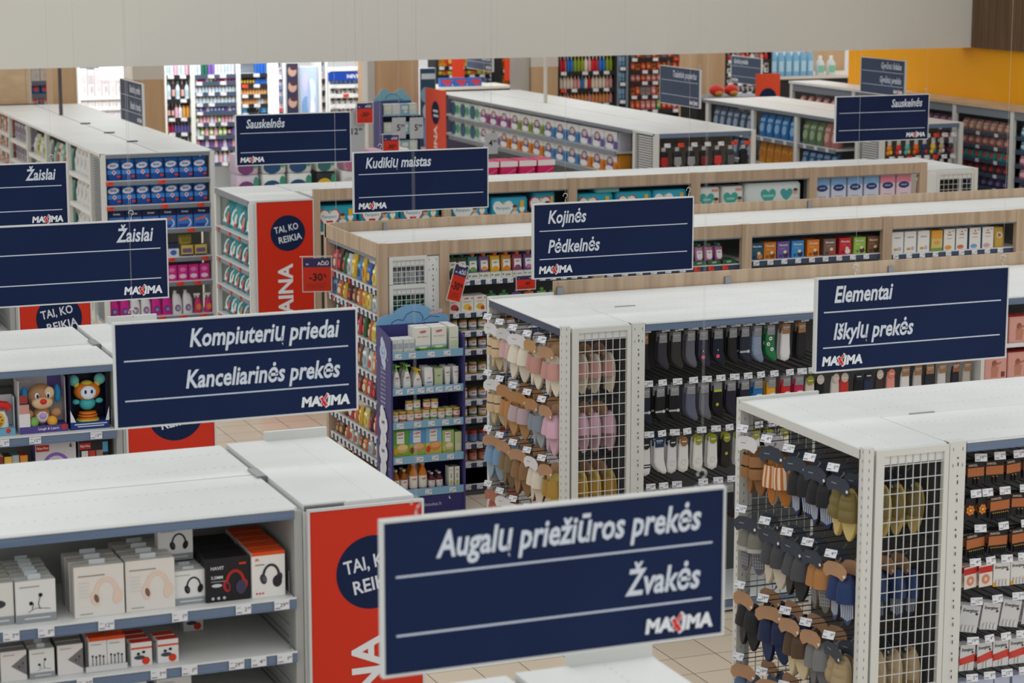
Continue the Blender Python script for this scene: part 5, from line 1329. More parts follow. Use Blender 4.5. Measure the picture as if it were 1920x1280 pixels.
FCE = Frame(6.175, 23.55, -PI / 2)
def a_pant(k):
    c = ((216, 90, 80), (232, 226, 214), (206, 140, 90))[k]
    def art(A, w, h): A.ell(-w * .1, h * .45, w * .28, h * .3, (222, 232, 230)); A.ell(w * .22, h * .4, w * .16, h * .2, c); A.line([(-w * .4, h * .15), (-w * .1, h * .8)], w * .1, (214, 226, 226)); A.rect(w * .1, h * .12, w * .4, h * .26, (200, 50, 56))
    return art
for i, (z, h, n) in enumerate(((1.80, .30, 4), (1.475, .26, 5), (1.175, .24, 6), (.86, .26, 5), (.5, .26, 5))):
    fill(FCE, [('pant%d%d' % (i, k), (lambda h=h, k=k, n=n: bag(1.19 / n, .2, h, ((40, 140, 150), (60, 160, 170), (40, 130, 150))[k], a_pant(k), name='diaper_pack', soft=.4)), 'turquoise diaper bag', 'diaper pack', .2) for k in range(3)], span(.03, 1.25, n), .02, z + .001, '%s shelf of the white end unit' % nth(i), 'turquoise diaper bags')
# hanging discount cards
def discount(x, y, z, w, h, label, rz=0, ry=0):
    root = empty('discount_card', (x, y, z), rz); root.rotation_euler = (0, ry, rz)
    tag(root, label, 'discount card', 'red discount cards')
    b = MB().box(-w / 2, w / 2, -.001, .001, -h, 0, (204, 48, 26)); A = Art(b, lambda u, v, e: (u, -.001 - e, v)); A.rect(-w / 2, -h * .27, w / 2, 0, (48, 48, 96)); A.txt('su', -w * .4, -h * .2, h * .07, WH, 'l', .01, maxw=w * .16); A.txt('AČIŪ', w * .42, -h * .21, h * .10, WH, 'r', .03, maxw=w * .56)
    A.txt('-30', w * .2, -h * .68, h * .22, (40, 20, 24), 'r', .02, maxw=w * .64); A.txt('%', w * .22, -h * .58, h * .1, (40, 20, 24), 'l')
    for k in range(4): A.rect(-w * .4, -h * (.78 + k * .045), w * (.35 - .1 * (k % 2)), -h * (.77 + k * .045), (150, 40, 30))
    b.build('card', root)
    s = MB().box(-w / 2 - .010, w / 2 + .010, -.002, .001, -h - .010, -h - .002, (206, 196, 196)).box(-w / 2 - .010, -w / 2 - .003, -.002, .001, -h - .002, .012, (206, 196, 196)).box(w / 2 + .003, w / 2 + .010, -.002, .001, -h - .002, .012, (206, 196, 196)); s.build('sleeve_edge', root)
    a = MB().box(-w / 2 - .03, w / 2 + .02, -.004, .0, .012, .022, 'rim'); a.build('holder_arm', root)
    return root
discount(*((lambda p: (5.98, p[0], p[1]))(atX(594, 484, 5.98))), .25, .30, 'red minus 30 percent card hanging in front of the wooden column', -.25)
discount(*((lambda p: (p[0], 17.98, p[1]))(atY(866, 500, 17.98))), .13, .30, 'tilted red minus 30 percent card in front of the dark green pouches', .2, .3)
discount(*((lambda p: (p[0], 18.10, p[1]))(atY(986, 517, 18.10))), .17, .115, 'small red minus 30 percent card on the pouch shelf rail', 0)
# ================================================================ helpers for the far departments
def fbox(w, d, h, c, c2, top=None): return lambda: carton(w, d, h, c, lambda A, w, h: (A.rect(-w * .38, h * .45, w * .38, h * .8, c2), A.ell(w * .1, h * .25, w * .22, h * .14, c2)), top=top)
def fbottle(w, h, c, cap, c2=None):
    def f():
        root = empty('bottle')
        b = MB(); b.sell([(w * .46, w * .28, 0), (w * .5, w * .3, h * .06), (w * .5, w * .3, h * .58), (w * .3, w * .22, h * .76), (w * .2, w * .18, h * .8)], c, 12, .7, w * .3)
        if c2: Art(b, lambda u, v, e: (u, -.002 - e, v)).rect(-w * .34, h * .15, w * .34, h * .5, c2)
        b.build('bottle_body', root)
        k = MB(); k.lathe([(w * .19, h * .8), (w * .19, h), (.001, h)], cap, 8, (0, w * .3, 0)); k.build('cap', root)
        return root
    return f
def fbag(w, d, h, c, c2, c3=None): return lambda: bag(w, d, h, c, lambda A, w, h: (A.ell(0, h * .4, w * .34, h * .2, c2), A.rect(-w * .36, h * .66, w * .36, h * .8, c3 or c2)), name='bag', soft=.5)

# ---- dishwasher and laundry end: row running away from the camera --------------------
TX0, TX1, TY0, TY1 = 5.77, 7.21, 27.7, 36.1
gT = unit('shelf_row', 'long white shelf row running away from the camera, laundry goods at its end', TX0, TX1, TY0, TY1, 2.2, 'shelf row')
toppanel(gT, TX0, (TX0 + TX1) / 2 - .01, TY0, TY1, 2.2); toppanel(gT, (TX0 + TX1) / 2 + .01, TX1, TY0, TY1, 2.2)
for y in (29.2, 30.6, 32.2): part(MB().box(6.44, 6.58, y, y + .03, 2.2, 2.215, 'slot'), 'joint_plate', gT)
part(MB().box(TX0, TX0 + .06, TY0 - .01, TY0 + .05, 0, 2.2, 'post'), 'corner_post', gT); part(MB().box(TX1 - .06, TX1, TY0 - .01, TY0 + .05, 0, 2.2, 'post'), 'corner_post', gT)
part(MB().box(TX0 + .05, TX1 - .05, 28.25, 28.28, .1, 2.16, 'inside'), 'back_panel', gT)
part(MB().box(6.46, 6.5, 28.3, TY1, .1, 2.16, 'inside'), 'back_panel', gT)
part(MB().box(TX0 + .03, TX1 - .03, TY0 + .05, TY1, 0, .09, 'white'), 'base', gT)
part(MB().box(TX1 - .03, TX1, TY0 + .05, 28.25, 0, 2.16, 'white'), 'side_panel', gT)
rail(gT, (TX0 + .06, TY0), (TX1 - .06, TY0), 2.195, .05, 'greyrail')
b = MB()                                             # slotted vent side of the end
for k in range(60): b.box(TX0, TX0 + .008, TY0 + .08, TY0 + .45, .1 + k * .034, .118 + k * .034, 'greyrail')
part(b, 'vent_panel', gT)
part(MB().box(TX0 + .012, TX0 + .02, TY0 + .05, TY0 + .5, .05, 2.16, 'inside'), 'side_panel', gT)
TZ = (1.86, 1.55, 1.235, .87, .56, .13)
for i, z in enumerate(TZ):
    shelfboard(gT, TX0 + .06, TX1 - .06, TY0 + .01, 28.24, z)
    rail(gT, (TX0 + .06, TY0 + .005), (TX1 - .06, TY0 + .005), z, .055, 'greyrail', tags=((.03, .53), (.03, .55, .9), (.8,), (.6, .93), (.68, .85), (.5, .7, .9))[i], tw=.09, th=.05, red=(0, 1, 2))
for y in (28.36, 29.80, 31.30, 32.75, 34.25, 35.7):
    part(MB().box(TX0, TX0 + .05, y, y + .08, 0, 2.17, 'post'), 'upright', gT)
FT = Frame(0, 0, 0)
def a_fin(A, w, h):
    A.rect(-w * .46, h * .3, w * .46, h * .5, (60, 130, 206)); A.ell(-w * .05, h * .7, w * .4, h * .14, (216, 222, 236), 18, .15); A.txt('finish', -w * .05, h * .66, h * .1, (34, 60, 140), 'c', .02, .2, maxw=w * .6); A.poly([(0, h * .5), (w * .16, h * .4), (0, h * .26), (-w * .16, h * .4)], (226, 226, 236)); A.poly([(0, h * .46), (w * .1, h * .4), (0, h * .31), (-w * .1, h * .4)], (206, 70, 70)); A.rect(w * .2, h * .14, w * .44, h * .24, (206, 60, 56))
fin = ('fin', lambda: bag(.178, .1, .26, (24, 74, 150), a_fin, top=(36, 110, 190)), 'blue dishwasher tablet pouch', 'pouch', .1)
tx = span(TX0 + .08, TX1 - .08, 7)
fill(FT, [fin], tx, TY0 + .05, 1.861, 'on top shelf of the laundry end', 'dishwasher tablet pouches', .006)
fill(FT, [fin], tx, TY0 + .05, 1.551, 'on second shelf of the laundry end', 'dishwasher tablet pouches', .006)
som = ('som', lambda: carton(.2, .1, .26, (62, 120, 200), lambda A, w, h: (A.rect(-w / 2, h * .62, w / 2, h, (24, 34, 74)), A.txt('Somat', 0, h * .75, h * .09, (206, 212, 226), 'c', .03, maxw=w * .6), A.poly([(-w * .4, h * .4), (w * .3, h * .55), (w * .2, h * .42), (-w * .4, h * .32)], (226, 110, 60)), A.ring(w * .1, h * .24, w * .3, h * .22, w * .06, -80, 60, (226, 232, 240)), A.rect(-w * .42, h * .04, w * .2, h * .18, (34, 74, 160))), top=(24, 34, 74)), 'navy and blue dishwasher powder box', 'box', .1)
fill(FT, [som], span(TX0 + .08, TX1 - .06, 6), TY0 + .05, 1.236, 'on third shelf of the laundry end', 'dishwasher powder boxes')
tb = [('tab1', lambda: carton(.14, .1, .17, (216, 220, 230), lambda A, w, h: (A.rect(-w / 2, h * .6, w / 2, h, (40, 50, 90)), A.ell(0, h * .3, w * .3, h * .2, (60, 100, 180))), top=(30, 30, 50)), 'white and navy tablet box', 'box', .1), ('tab2', lambda: carton(.15, .1, .14, (206, 180, 90), lambda A, w, h: (A.rect(-w * .4, h * .3, w * .4, h * .7, (110, 90, 130)), A.rect(-w / 2, 0, w / 2, h * .16, (40, 40, 90))), top=(30, 30, 46)), 'ochre and purple tablet box', 'box', .1)]
fill(FT, [tb[0], tb[1], tb[0], tb[1], tb[0], tb[1], tb[1]], span(TX0 + .1, TX1 - .1, 7), TY0 + .05, .871, 'on fourth shelf of the laundry end', 'tablet boxes')
inst('sponge', lambda: bag(.17, .1, .12, (150, 140, 60), lambda A, w, h: A.rect(-w * .3, h * .3, w * .3, h * .6, (120, 110, 50)), name='sponge_pack'), (6.83, TY0 + .06, 1.015), 'olive sponge pack lying over the tablet boxes', 'sponge')
pinkb = ('pinkb', lambda: carton(.125, .1, .20, (206, 46, 140), lambda A, w, h: (A.ell(0, h * .7, w * .3, h * .14, (230, 120, 190)), A.ell(0, h * .28, w * .36, h * .14, (232, 206, 226))), top=(190, 40, 130)), 'pink stain remover box', 'box', .1)
fill(FT, [pinkb], span(TX0 + .1, TX1 - .08, 9), TY0 + .05, .561, 'on fifth shelf of the laundry end', 'pink stain remover boxes')
def detergent(c, capc, lab, h=.30, w=.125):
    def f():
        root = empty('detergent_bottle')
        b = MB(); b.sell([(w * .46, .04, 0), (w * .5, .045, h * .05), (w * .5, .045, h * .45), (w * .4, .042, h * .68, -w * .08), (w * .22, .034, h * .84, -w * .2), (w * .16, .03, h * .86, -w * .2)], c, 14, .65, .05)
        A = Art(b, lambda u, v, e: (u, .003 - e, v)); A.ell(w * .0, h * .27, w * .3, h * .15, lab); A.ell(w * .03, h * .26, w * .18, h * .08, tuple(min(255, v + 60) for v in lab)); b.build('bottle_body', root)
        k = MB(); k.lathe([(w * .18, h * .86), (w * .17, h), (.001, h)], capc, 10, (-w * .2, .05, 0)); k.build('cap', root)
        k = MB(); k.tube([(-w * .08, .05, h * .84), (w * .18, .05, h * .8), (w * .36, .05, h * .6), (w * .4, .05, h * .42)], .014, c, 8); k.build('handle', root)
        return root
    return f
def sprayer():
    root = empty('spray_bottle'); b = MB(); b.sell([(.045, .03, 0), (.05, .032, .02), (.048, .03, .12), (.022, .02, .19), (.016, .016, .2)], (206, 50, 120), 12, .7, .04); Art(b, lambda u, v, e: (u, .006 - e, v)).ell(0, .08, .03, .04, (226, 130, 60)); b.build('bottle_body', root)
    k = MB(); k.lathe([(.014, .2), (.014, .225)], WH, 8, (0, .04, 0)); k.box(-.055, .025, .03, .05, .225, .25, WH); k.box(-.045, -.035, .034, .046, .19, .225, WH); k.build('spray_head', root)
    return root
PKD = ('detp', detergent((206, 40, 150), (206, 40, 150), (90, 70, 120)), 'magenta stain remover bottle', 'bottle', .1); WHD = ('detw', detergent((226, 226, 230), (226, 226, 228), (120, 100, 140)), 'white stain remover bottle', 'bottle', .1); SPD = ('spr', sprayer, 'pink spray bottle', 'bottle', .1)
fill(FT, [PKD, PKD, WHD, WHD, PKD, PKD, WHD, WHD, SPD, SPD], [TX0 + .125 + .135 * k for k in range(10)], TY0 + .05, .131, 'on bottom shelf of the laundry end', 'stain remover bottles')
# left face, bays receding
FL = Frame(TX0 + .05, 29.78, -PI / 2)
PAP = ('pap', fbag(.24, .14, .36, (216, 216, 214), (200, 202, 204), (206, 208, 208)), 'white paper towel pack', 'paper pack', .14)
for bay, (y1, zs, items, nm) in enumerate(((29.78, (1.80, 1.40, .95, .5), [PAP], 'first'), (31.27, (1.72, 1.3, .9), [('twl', fbag(.22, .12, .34, (110, 160, 146), (170, 200, 190)), 'green cloth pack', 'cloth pack', .12), ('twr', fbag(.2, .12, .34, (206, 196, 180), (176, 70, 60), (150, 60, 50)), 'red and cream cloth pack', 'cloth pack', .12)], 'second'),
                                           (32.72, (1.78, 1.45), [('plb', fbag(.27, .14, .27, (186, 188, 188), (206, 208, 206)), 'grey plastic-wrapped pack', 'pack', .14), ('yel', fbag(.2, .12, .25, (206, 196, 60), (120, 130, 60)), 'yellow bag roll pack', 'pack', .12)], 'third'),
                                           (34.22, (1.86, 1.56, 1.26), [('gry', fbox(.17, .12, .24, (176, 170, 180), (110, 100, 120)), 'lilac-grey carton', 'box', .12)], 'fourth'), (35.68, (1.9, 1.66, 1.4), [('pkw', fbox(.18, .12, .2, (206, 130, 120), (226, 220, 214)), 'pink carton', 'box', .12), ('grw', fbox(.18, .12, .2, (196, 190, 180), (90, 130, 90)), 'pale green carton', 'box', .12)], 'fifth'))):
    fr = Frame(TX0 + .05, y1, -PI / 2)
    for j, z in enumerate(zs):
        shelfboard(gT, TX0 + .02, 6.45, y1 - 1.34, y1, z)
        part(MB().box(TX0 + .008, TX0 + .02, y1 - 1.34, y1, z - .055, z + .002, 'white'), 'price_rail', gT)
        fill(fr, items, span(.06, 1.30, 5 if len(items) < 2 or bay == 1 else 5), .02, z + .001, '%s shelf of the %s laundry side bay' % (nth(j), nm), 'goods on the laundry row side', .02)
o = MB().tube([(6.49, 33.9, 2.2), (6.49, 33.9, 6.6)], .028, (78, 76, 78), 10).build('ceiling_pole'); tag(o, 'thin dark grey pole rising from the laundry shelf row', 'pole')

# ---- diaper island behind the wooden rows --------------------------------------------
IY = 26.9
gI = unit('display_table', 'low white island stacked with diaper packs behind the Sauskelnės sign', 7.25, 12.4, IY, 27.8, 1.5, 'display table')
part(MB().box(7.25, 12.4, IY, 27.8, 1.42, 1.47, 'white'), 'top', gI); part(MB().box(7.27, 12.38, IY + .03, 27.77, 0, 1.42, 'inside'), 'body', gI)
def ip(y): return atY(540, y, IY)[1]
def isl(c, c2, w=.3): return lambda: dpack(w * .94, .4, .24, c, lambda A, w, h: (A.ell(-w * .1, h * .34, w * .36, h * .34, c2), A.ell(w * .34, h * .6, w * .12, h * .3, (60, 150, 120))))
NVW = ('inv', isl((220, 224, 222), (44, 80, 120), .33), 'white diaper pack with navy print', 'diaper pack'); GRN = ('ign', isl((214, 224, 216), (60, 110, 110), .26), 'white diaper pack with green print', 'diaper pack'); PNK = ('ipk', isl((206, 160, 180), (190, 110, 140), .2), 'pink diaper pack', 'diaper pack'); GWH = ('igw', isl((214, 206, 200), (150, 130, 130), .26), 'pale beige diaper pack', 'diaper pack'); YLB = ('iyb', isl((40, 40, 44), (226, 180, 40), .28), 'black diaper pack with yellow print', 'diaper pack'); PUR_ = ('ipp', isl((206, 190, 206), (120, 70, 120), .3), 'lilac diaper pack', 'diaper pack'); WHT = ('iwh', isl((222, 220, 218), (206, 206, 206), .3), 'plain white diaper pack', 'diaper pack')
ix = lambda *a: [px(x, 320, IY) for x in a]
for z, items, xs, nm in ((1.471, [PUR_, NVW, GRN, YLB, WHT, GWH, GWH], ix(418, 455, 495, 535, 575, 612, 648), 'bottom layer'), (1.715, [PUR_, NVW, NVW, YLB, WHT, GWH, GWH], ix(418, 455, 510, 552, 592, 632, 665), 'second layer'), (1.96, [PUR_, NVW, NVW, GRN, PNK, PNK, GWH], ix(418, 448, 490, 524, 551, 575, 620), 'top layer')):
    xs2 = [7.43 + .335 * k for k in range(7)]
    fill(Frame(0, 0, 0), items, xs2, IY + .02, z, '%s of the diaper island' % nm, 'stacked diaper packs', .01)
HP = ('ihp', lambda: dpack(.24, .4, .26, (206, 30, 100), lambda A, w, h: (A.rect(-w * .5, h * .72, w * .5, h, (232, 226, 228)), A.line([(-w * .4, h * .2), (w * .4, h * .6)], w * .05, (222, 110, 150)))), 'bright pink tissue pack with white top', 'tissue pack')
fill(Frame(0, 0, 0), [HP], [9.85 + .262 * k for k in range(7)], IY + .02, 1.471, 'island right half, lower layer', 'bright pink packs')
fill(Frame(0, 0, 0), [HP], [9.85 + .262 * k for k in range(7)], IY + .02, 1.735, 'island right half, upper layer', 'bright pink packs')
for k, (x, y, w, h, p, c) in enumerate(((668, 247, 34, 78, ('12', '99'), None), (748, 240, 27, 40, ('5', '99'), None), (781, 240, 27, 40, ('5', '99'), None), (921, 269, 27, 40, ('4', '99'), None))):
    Yc = 26.3; X, Z = atY(x, y, Yc); s = .0065
    root = tag(empty('price_board', (X, Yc, Z)), 'large grey hanging price board reading %s' % ' '.join(p) + (' left one' if k == 1 else ' right one' if k == 2 else ''), 'price board', 'grey price boards')
    b = MB().box(-w * s / 2, w * s / 2, -.004, .004, -h * s / 2, h * s / 2, (176, 178, 182)); A = Art(b, lambda u, v, e: (u, -.004 - e, v)); A.txt(p[0], w * s * .1, -.03, .075, (40, 40, 44), 'r', .02, maxw=w * s * .5); A.txt(p[1], w * s * .13, .01, .035, (40, 40, 44), 'l'); b.build('board', root)
    r = MB().tube([(0, 0, h * s / 2), (0, 0, 6.6 - Z)], .002, 'wire', 4); r.build('suspension_wire', root)
for x, y in ((684, 212), (733, 272)):
    X, Z = atY(x, y, 26.25); discount(X, 26.25, Z + .12, .2, .24, 'blue and red discount card hanging above the diaper island, %s' % ('left and higher' if x < 700 else 'right and lower'))

# ---- incontinence and feminine care row -----------------------------------------------
def farrow(label, x0, x1, y0, y1, T=2.2):
    g = unit('shelf_row', label, x0, x1, y0, y1, T, 'shelf row')
    toppanel(g, x0, (x0 + x1) / 2 - .01, y0, y1, T); toppanel(g, (x0 + x1) / 2 + .01, x1, y0, y1, T)
    part(MB().box((x0 + x1) / 2 - .03, (x0 + x1) / 2 + .03, y0 + .6, y1, .1, T - .04, 'inside'), 'back_panel', g)
    part(MB().box(x0 + .05, x1 - .05, y0 + .58, y0 + .61, .1, T - .04, (110, 108, 106)), 'back_panel', g)
    part(MB().box(x0 + .02, x1 - .02, y0 + .05, y1, 0, .09, 'white'), 'base', g)
    rail(g, (x0, y1), (x0, y0 + .72), T - .005, .05, 'greyrail'); rail(g, (x0 + .07, y0), (x1 - .07, y0), T - .005, .06, 'rail')
    for xx in (x0, x1 - .07): part(MB().box(xx, xx + .07, y0 - .01, y0 + .05, 0, T - .01, 'post'), 'corner_post', g)
    b = MB()
    for k in range(34): b.box(x0, x0 + .008, y0 + .08, y0 + .50, 1.0 + k * .034, 1.018 + k * .034, 'rim')
    part(b, 'vent_panel', g); part(MB().box(x0 + .012, x0 + .02, y0 + .06, y0 + .56, .1, T - .05, (120, 120, 120)), 'side_panel', g)
    part(MB().box(x0, x0 + .05, y0 + .62, y0 + .70, 0, T - .03, 'post'), 'upright', g)
    return g
gD = farrow('white shelf row of incontinence pads running away, red panel at its far end', 13.37, 14.92, 27.75, 36.4)
def pad(c, c2, w=.44): return lambda: dpack(w, .25, .27, c, lambda A, w, h: (A.rect(-w * .5, h * .62, w * .5, h, (222, 222, 222)), A.ell(-w * .05, h * .55, w * .26, h * .3, (84, 70, 130)), A.ell(-w * .05, h * .62, w * .17, h * .16, (206, 180, 170)), A.ell(-w * .1, h * .2, w * .3, h * .17, (226, 226, 230)), A.rect(w * .22, h * .1, w * .48, h * .5, c2)))
def lib(): return dpack(.44, .25, .27, (206, 222, 214), lambda A, w, h: (A.ell(-w * .15, h * .5, w * .3, h * .42, (52, 92, 120)), A.ell(w * .3, h * .5, w * .15, h * .3, (70, 160, 120))))
LIB = ('lib', lib, 'green and blue pad pack', 'pad pack'); PP = ('pdp', pad((196, 110, 160), (120, 60, 120)), 'pink pad pack', 'pad pack'); PG = ('pdg', pad((186, 196, 130), (110, 130, 50)), 'lime pad pack', 'pad pack'); PBL = ('pdb', pad((96, 160, 206), (60, 110, 170)), 'blue pad pack', 'pad pack'); PW_ = ('pdw', pad((206, 206, 220), (90, 80, 150)), 'white and violet pad pack', 'pad pack'); PO = ('pdo', pad((226, 150, 50), (206, 110, 20)), 'orange pad pack', 'pad pack')
fr = Frame(13.42, 35.6, -PI / 2)
for z, its, nm in ((1.835, [LIB, LIB, LIB, PP, PP, PP, PG, PG, PG, PBL, PBL, PBL, PW_, PW_, PW_], 'upper'), (1.515, [LIB, LIB, LIB, PW_, PW_, PO, PO, PO, PO, PBL, PBL, PBL, PO, PO, PO], 'lower')):
    shelfboard(gD, 13.38, 14.1, 29.02, 36.3, z); part(MB().box(13.365, 13.38, 29.02, 36.3, z - .06, z + .003, 'greyrail'), 'price_rail', gD)
    fill(fr, its, [.02 + .45 * k for k in range(14)] + [6.32], .0, z + .001, '%s pad shelf' % nm, 'pad packs')
shelfboard(gD, 13.38, 14.1, 29.02, 36.3, 1.15)
b = MB().box(13.32, 13.332, 35.75, 36.75, 0, 2.26, (222, 84, 66)); A = Art(b, lambda u, v, e: (13.32 - e, 36.75 - u, v)); A.ell(.5, 1.86, .2, .2, 'navy', 20); A.rect(.38, 1.87, .62, 1.91, (206, 210, 220)); A.rect(.4, 1.79, .64, 1.83, (206, 210, 220)); A.txt('KAINA', .58, 1.3, .16, WH, 'c', .03, rot=PI / 2)
tag(b.build('promo_sign'), 'pale red end panel at the far end of the pad row', 'promo panel', 'red end-of-row panels')
def carrier(c, c2):
    def f():
        root = empty('hanging_pack'); b = MB(); b.puff([(-.065, -.05), (-.03, -.02), (.03, -.02), (.065, -.05), (.05, -.16), (.08, -.26), (.04, -.32), (-.04, -.32), (-.08, -.26), (-.05, -.16)], .06, c); b.puff([(-.05, -.1), (.05, -.1), (.06, -.2), (.0, -.26), (-.06, -.2)], .03, c2, -.035); b.build('pack_body', root)
        k = MB().box(-.03, .03, -.006, 0, -.04, .03, (200, 202, 206)); k.build('header_card', root)
        return root
    return f
CR = [('cr0', carrier(BK, (170, 40, 40)), 'black and red pet harness', 'harness'), ('cr1', carrier((40, 40, 44), (150, 152, 156)), 'black and grey pet harness', 'harness'), ('cr1', None, 'black and grey pet harness', 'harness'), ('cr2', carrier(BK, (120, 40, 44)), 'black harness with dark red centre', 'harness'), ('cr3', carrier((46, 46, 50), (206, 60, 60)), 'dark harness with red strap', 'harness'), ('cr4', carrier((60, 60, 64), (96, 96, 100)), 'grey harness', 'harness'), ('cr5', carrier(BK, (30, 30, 34)), 'plain black harness', 'harness')]
def hooks(g, xs, y, yb, z, red=()):
    for k, x in enumerate(xs): peg(g, (x, yb, z + .02), (x, y - .06, z + .018), tagw=.09, tilt=.1, red=k in red)
cx = [13.53 + .205 * k for k in range(7)]
hooks(gD, cx, 27.75, 28.3, 2.0, (1, 5, 6)); fill(Frame(0, 0, 0), CR, cx, 27.80, 1.965, 'top hooks of the harness end', 'hanging harnesses')
hooks(gD, cx, 27.75, 28.3, 1.54); fill(Frame(0, 0, 0), CR[3:] + CR[:3], cx, 27.80, 1.505, 'lower hooks of the harness end', 'hanging harnesses')

# ---- pet food row ----------------------------------------------------------------------
gP = farrow('white shelf row of bagged pet goods in front of the yellow wall', 16.93, 18.30, 27.75, 33.3)
PB = lambda c, c2: fbag(.2, .14, .36, c, c2)
PETS = {'dk': ('ptd', PB((70, 84, 104), (140, 160, 186)), 'dark blue-grey litter bag', 'bag'), 'sk': ('pts', PB((40, 110, 176), (130, 180, 220)), 'sky blue litter bag', 'bag'), 'or': ('pto', PB((206, 140, 40), (176, 110, 40)), 'orange pet food bag', 'bag'), 'gr': ('ptg', PB((96, 116, 90), (150, 170, 130)), 'green pet food bag', 'bag'), 'pk': ('ptp', PB((170, 110, 104), (206, 160, 150)), 'dusky pink pet food bag', 'bag'), 'bl': ('ptb', PB((50, 80, 116), (120, 160, 200)), 'steel blue pet food bag', 'bag')}
for bay, (ya, yb, rows) in enumerate(((33.1, 31.68, ('dk', 'dk')), (31.52, 30.28, ('sk', 'or')), (30.14, 29.02, ('gr', 'bl')))):
    for j, (z, kk) in enumerate(zip((1.74, 1.33), rows)):
        shelfboard(gP, 16.95, 17.55, yb, ya, z); rail(gP, (16.945, ya), (16.945, yb), z, .06, 'greyrail', tags=(.2, .5, .8), tw=.09, th=.05, red=(0, 2) if kk == 'or' else ())
        its = [PETS[kk]] * 5 if kk != 'gr' else [PETS['gr']] * 3 + [PETS['pk']] * 2
        n = int((ya - yb) / .22)
        fill(Frame(16.98, ya, -PI / 2), its, span(.02, ya - yb - .02, n), .0, z + .001, '%s shelf of the %s pet bay' % (('upper', 'lower')[j], nth(bay)), 'bagged pet goods', .02)
for y in (33.12, 31.55, 30.16): part(MB().box(16.93, 16.98, y, y + .1, 0, 2.17, 'post'), 'upright', gP)
def ptoy(c, c2):
    def f():
        root = empty('pet_toy'); b = MB(); ball(b, (0, 0, -.1), (.045, .035, .05), c, 8, 6); ball(b, (.022, 0, -.16), (.03, .03, .035), c2, 8, 6); ball(b, (-.022, 0, -.17), (.03, .03, .035), c, 8, 6); b.build('toy_body', root)
        k = MB().box(-.03, .03, -.006, 0, -.06, .03, (206, 206, 206)); k.build('header_card', root); return root
    return f
TC = [((226, 140, 50), (240, 200, 60)), ((206, 60, 50), (226, 226, 220)), ((90, 180, 176), (226, 180, 60)), ((226, 110, 30), (206, 60, 30)), ((40, 60, 110), (206, 50, 50)), ((226, 190, 60), (60, 120, 170)), ((180, 160, 130), (226, 220, 210)), ((60, 60, 64), (200, 60, 60))]
TN = ['orange and yellow', 'red and white', 'turquoise and amber', 'orange-red', 'navy and red', 'yellow and blue', 'beige', 'black and red']
for j, z in enumerate((2.0, 1.69, 1.38)):
    cx = [17.08 + .145 * k for k in range(8)]
    hooks(gP, cx, 27.75, 28.3, z, (2, 5))
    fill(Frame(0, 0, 0), [('pty%d' % ((k + 3 * j) % 8), ptoy(*TC[(k + 3 * j) % 8]), TN[(k + 3 * j) % 8] + ' pet toy', 'pet toy') for k in range(8)], cx, 27.75, z - .035, '%s hook row of the toy end' % nth(j), 'hanging pet toys', .02)

# ---- wall shelving under the yellow wall ------------------------------------------------
gW = unit('wall_shelving', 'long wall shelving of pet food under the yellow wall', 18.93, 19.49, 23.5, 34.0, 2.4, 'shelf row')
part(MB().box(18.90, 19.49, 23.5, 30.9, 2.36, 2.40, 'woodlight'), 'top_panel', gW); part(MB().box(18.90, 19.49, 30.9, 34.0, 2.36, 2.40, 'white'), 'top_panel', gW)
part(MB().box(19.44, 19.48, 23.5, 34.0, 0, 2.36, (100, 100, 104)), 'back_panel', gW); part(MB().box(18.95, 19.44, 23.5, 34.0, 0, .1, 'dark'), 'base', gW)
part(MB().box(18.93, 18.95, 23.5, 34.0, 2.24, 2.355, 'greyrail'), 'top_rail', gW)
for y in (23.5, 24.5, 25.96, 27.40, 28.90, 30.35, 31.85, 33.9): part(MB().box(18.92, 18.97, y, y + .09, 0, 2.36, 'post'), 'upright', gW)
WS = [((150, 110, 96), (190, 160, 140), 'brown'), ((156, 106, 96), (206, 150, 140), 'pinkish brown'), ((50, 150, 146), (190, 70, 66), 'teal and red'), ((60, 58, 74), (176, 60, 50), 'dark purple and red'), ((58, 54, 84), (120, 110, 150), 'dark violet'), ((60, 140, 176), (200, 210, 220), 'blue'), ((206, 120, 140), (226, 190, 196), 'pink'), ((110, 60, 90), (160, 120, 140), 'plum'), ((140, 160, 120), (206, 206, 180), 'pale green'), ((206, 130, 130), (226, 190, 180), 'salmon')]
for bay, (ya, yb, cs) in enumerate(((33.85, 31.97, (9, 9, 1)), (31.82, 30.47, (8, 8, 7)), (30.32, 29.02, (7, 1, 7, 4, 4)), (28.87, 27.52, (0, 1, 2, 3, 4)), (27.37, 26.08, (5, 5, 6, 6, 4)), (25.92, 24.6, (2, 0, 5)))):
    for j, (z, k) in enumerate(zip((2.0, 1.8, 1.6, 1.4, 1.2), cs)):
        shelfboard(gW, 18.96, 19.43, yb, ya, z, 'greyrail', .02); part(MB().box(18.945, 18.96, yb, ya, z - .05, z + .002, 'raildark'), 'price_rail', gW)
        for t in (.25, .6): o = add_tag(gW, (18.943 - gW.location.x, yb + t * (ya - yb) - gW.location.y, z - .024), -PI / 2, w=.09, h=.05)
        h = .17 if j else .19
        n = 7 if not (bay == 4 and j < 4) else 4
        if j == 0 and bay in (2,): n = 6
        fill(Frame(18.975, ya, -PI / 2), [('ws%d%d' % (k, n), (lambda k=k, n=n: fbag(1.1 / n, .12, .165, WS[k][0], WS[k][1])()), WS[k][2] + ' pet food pouch', 'pouch')], span(.03, ya - yb - .03, n), .0, z + .001, '%s shelf, %s wall bay' % (nth(j), nth(bay)), 'pet food pouches', .008)
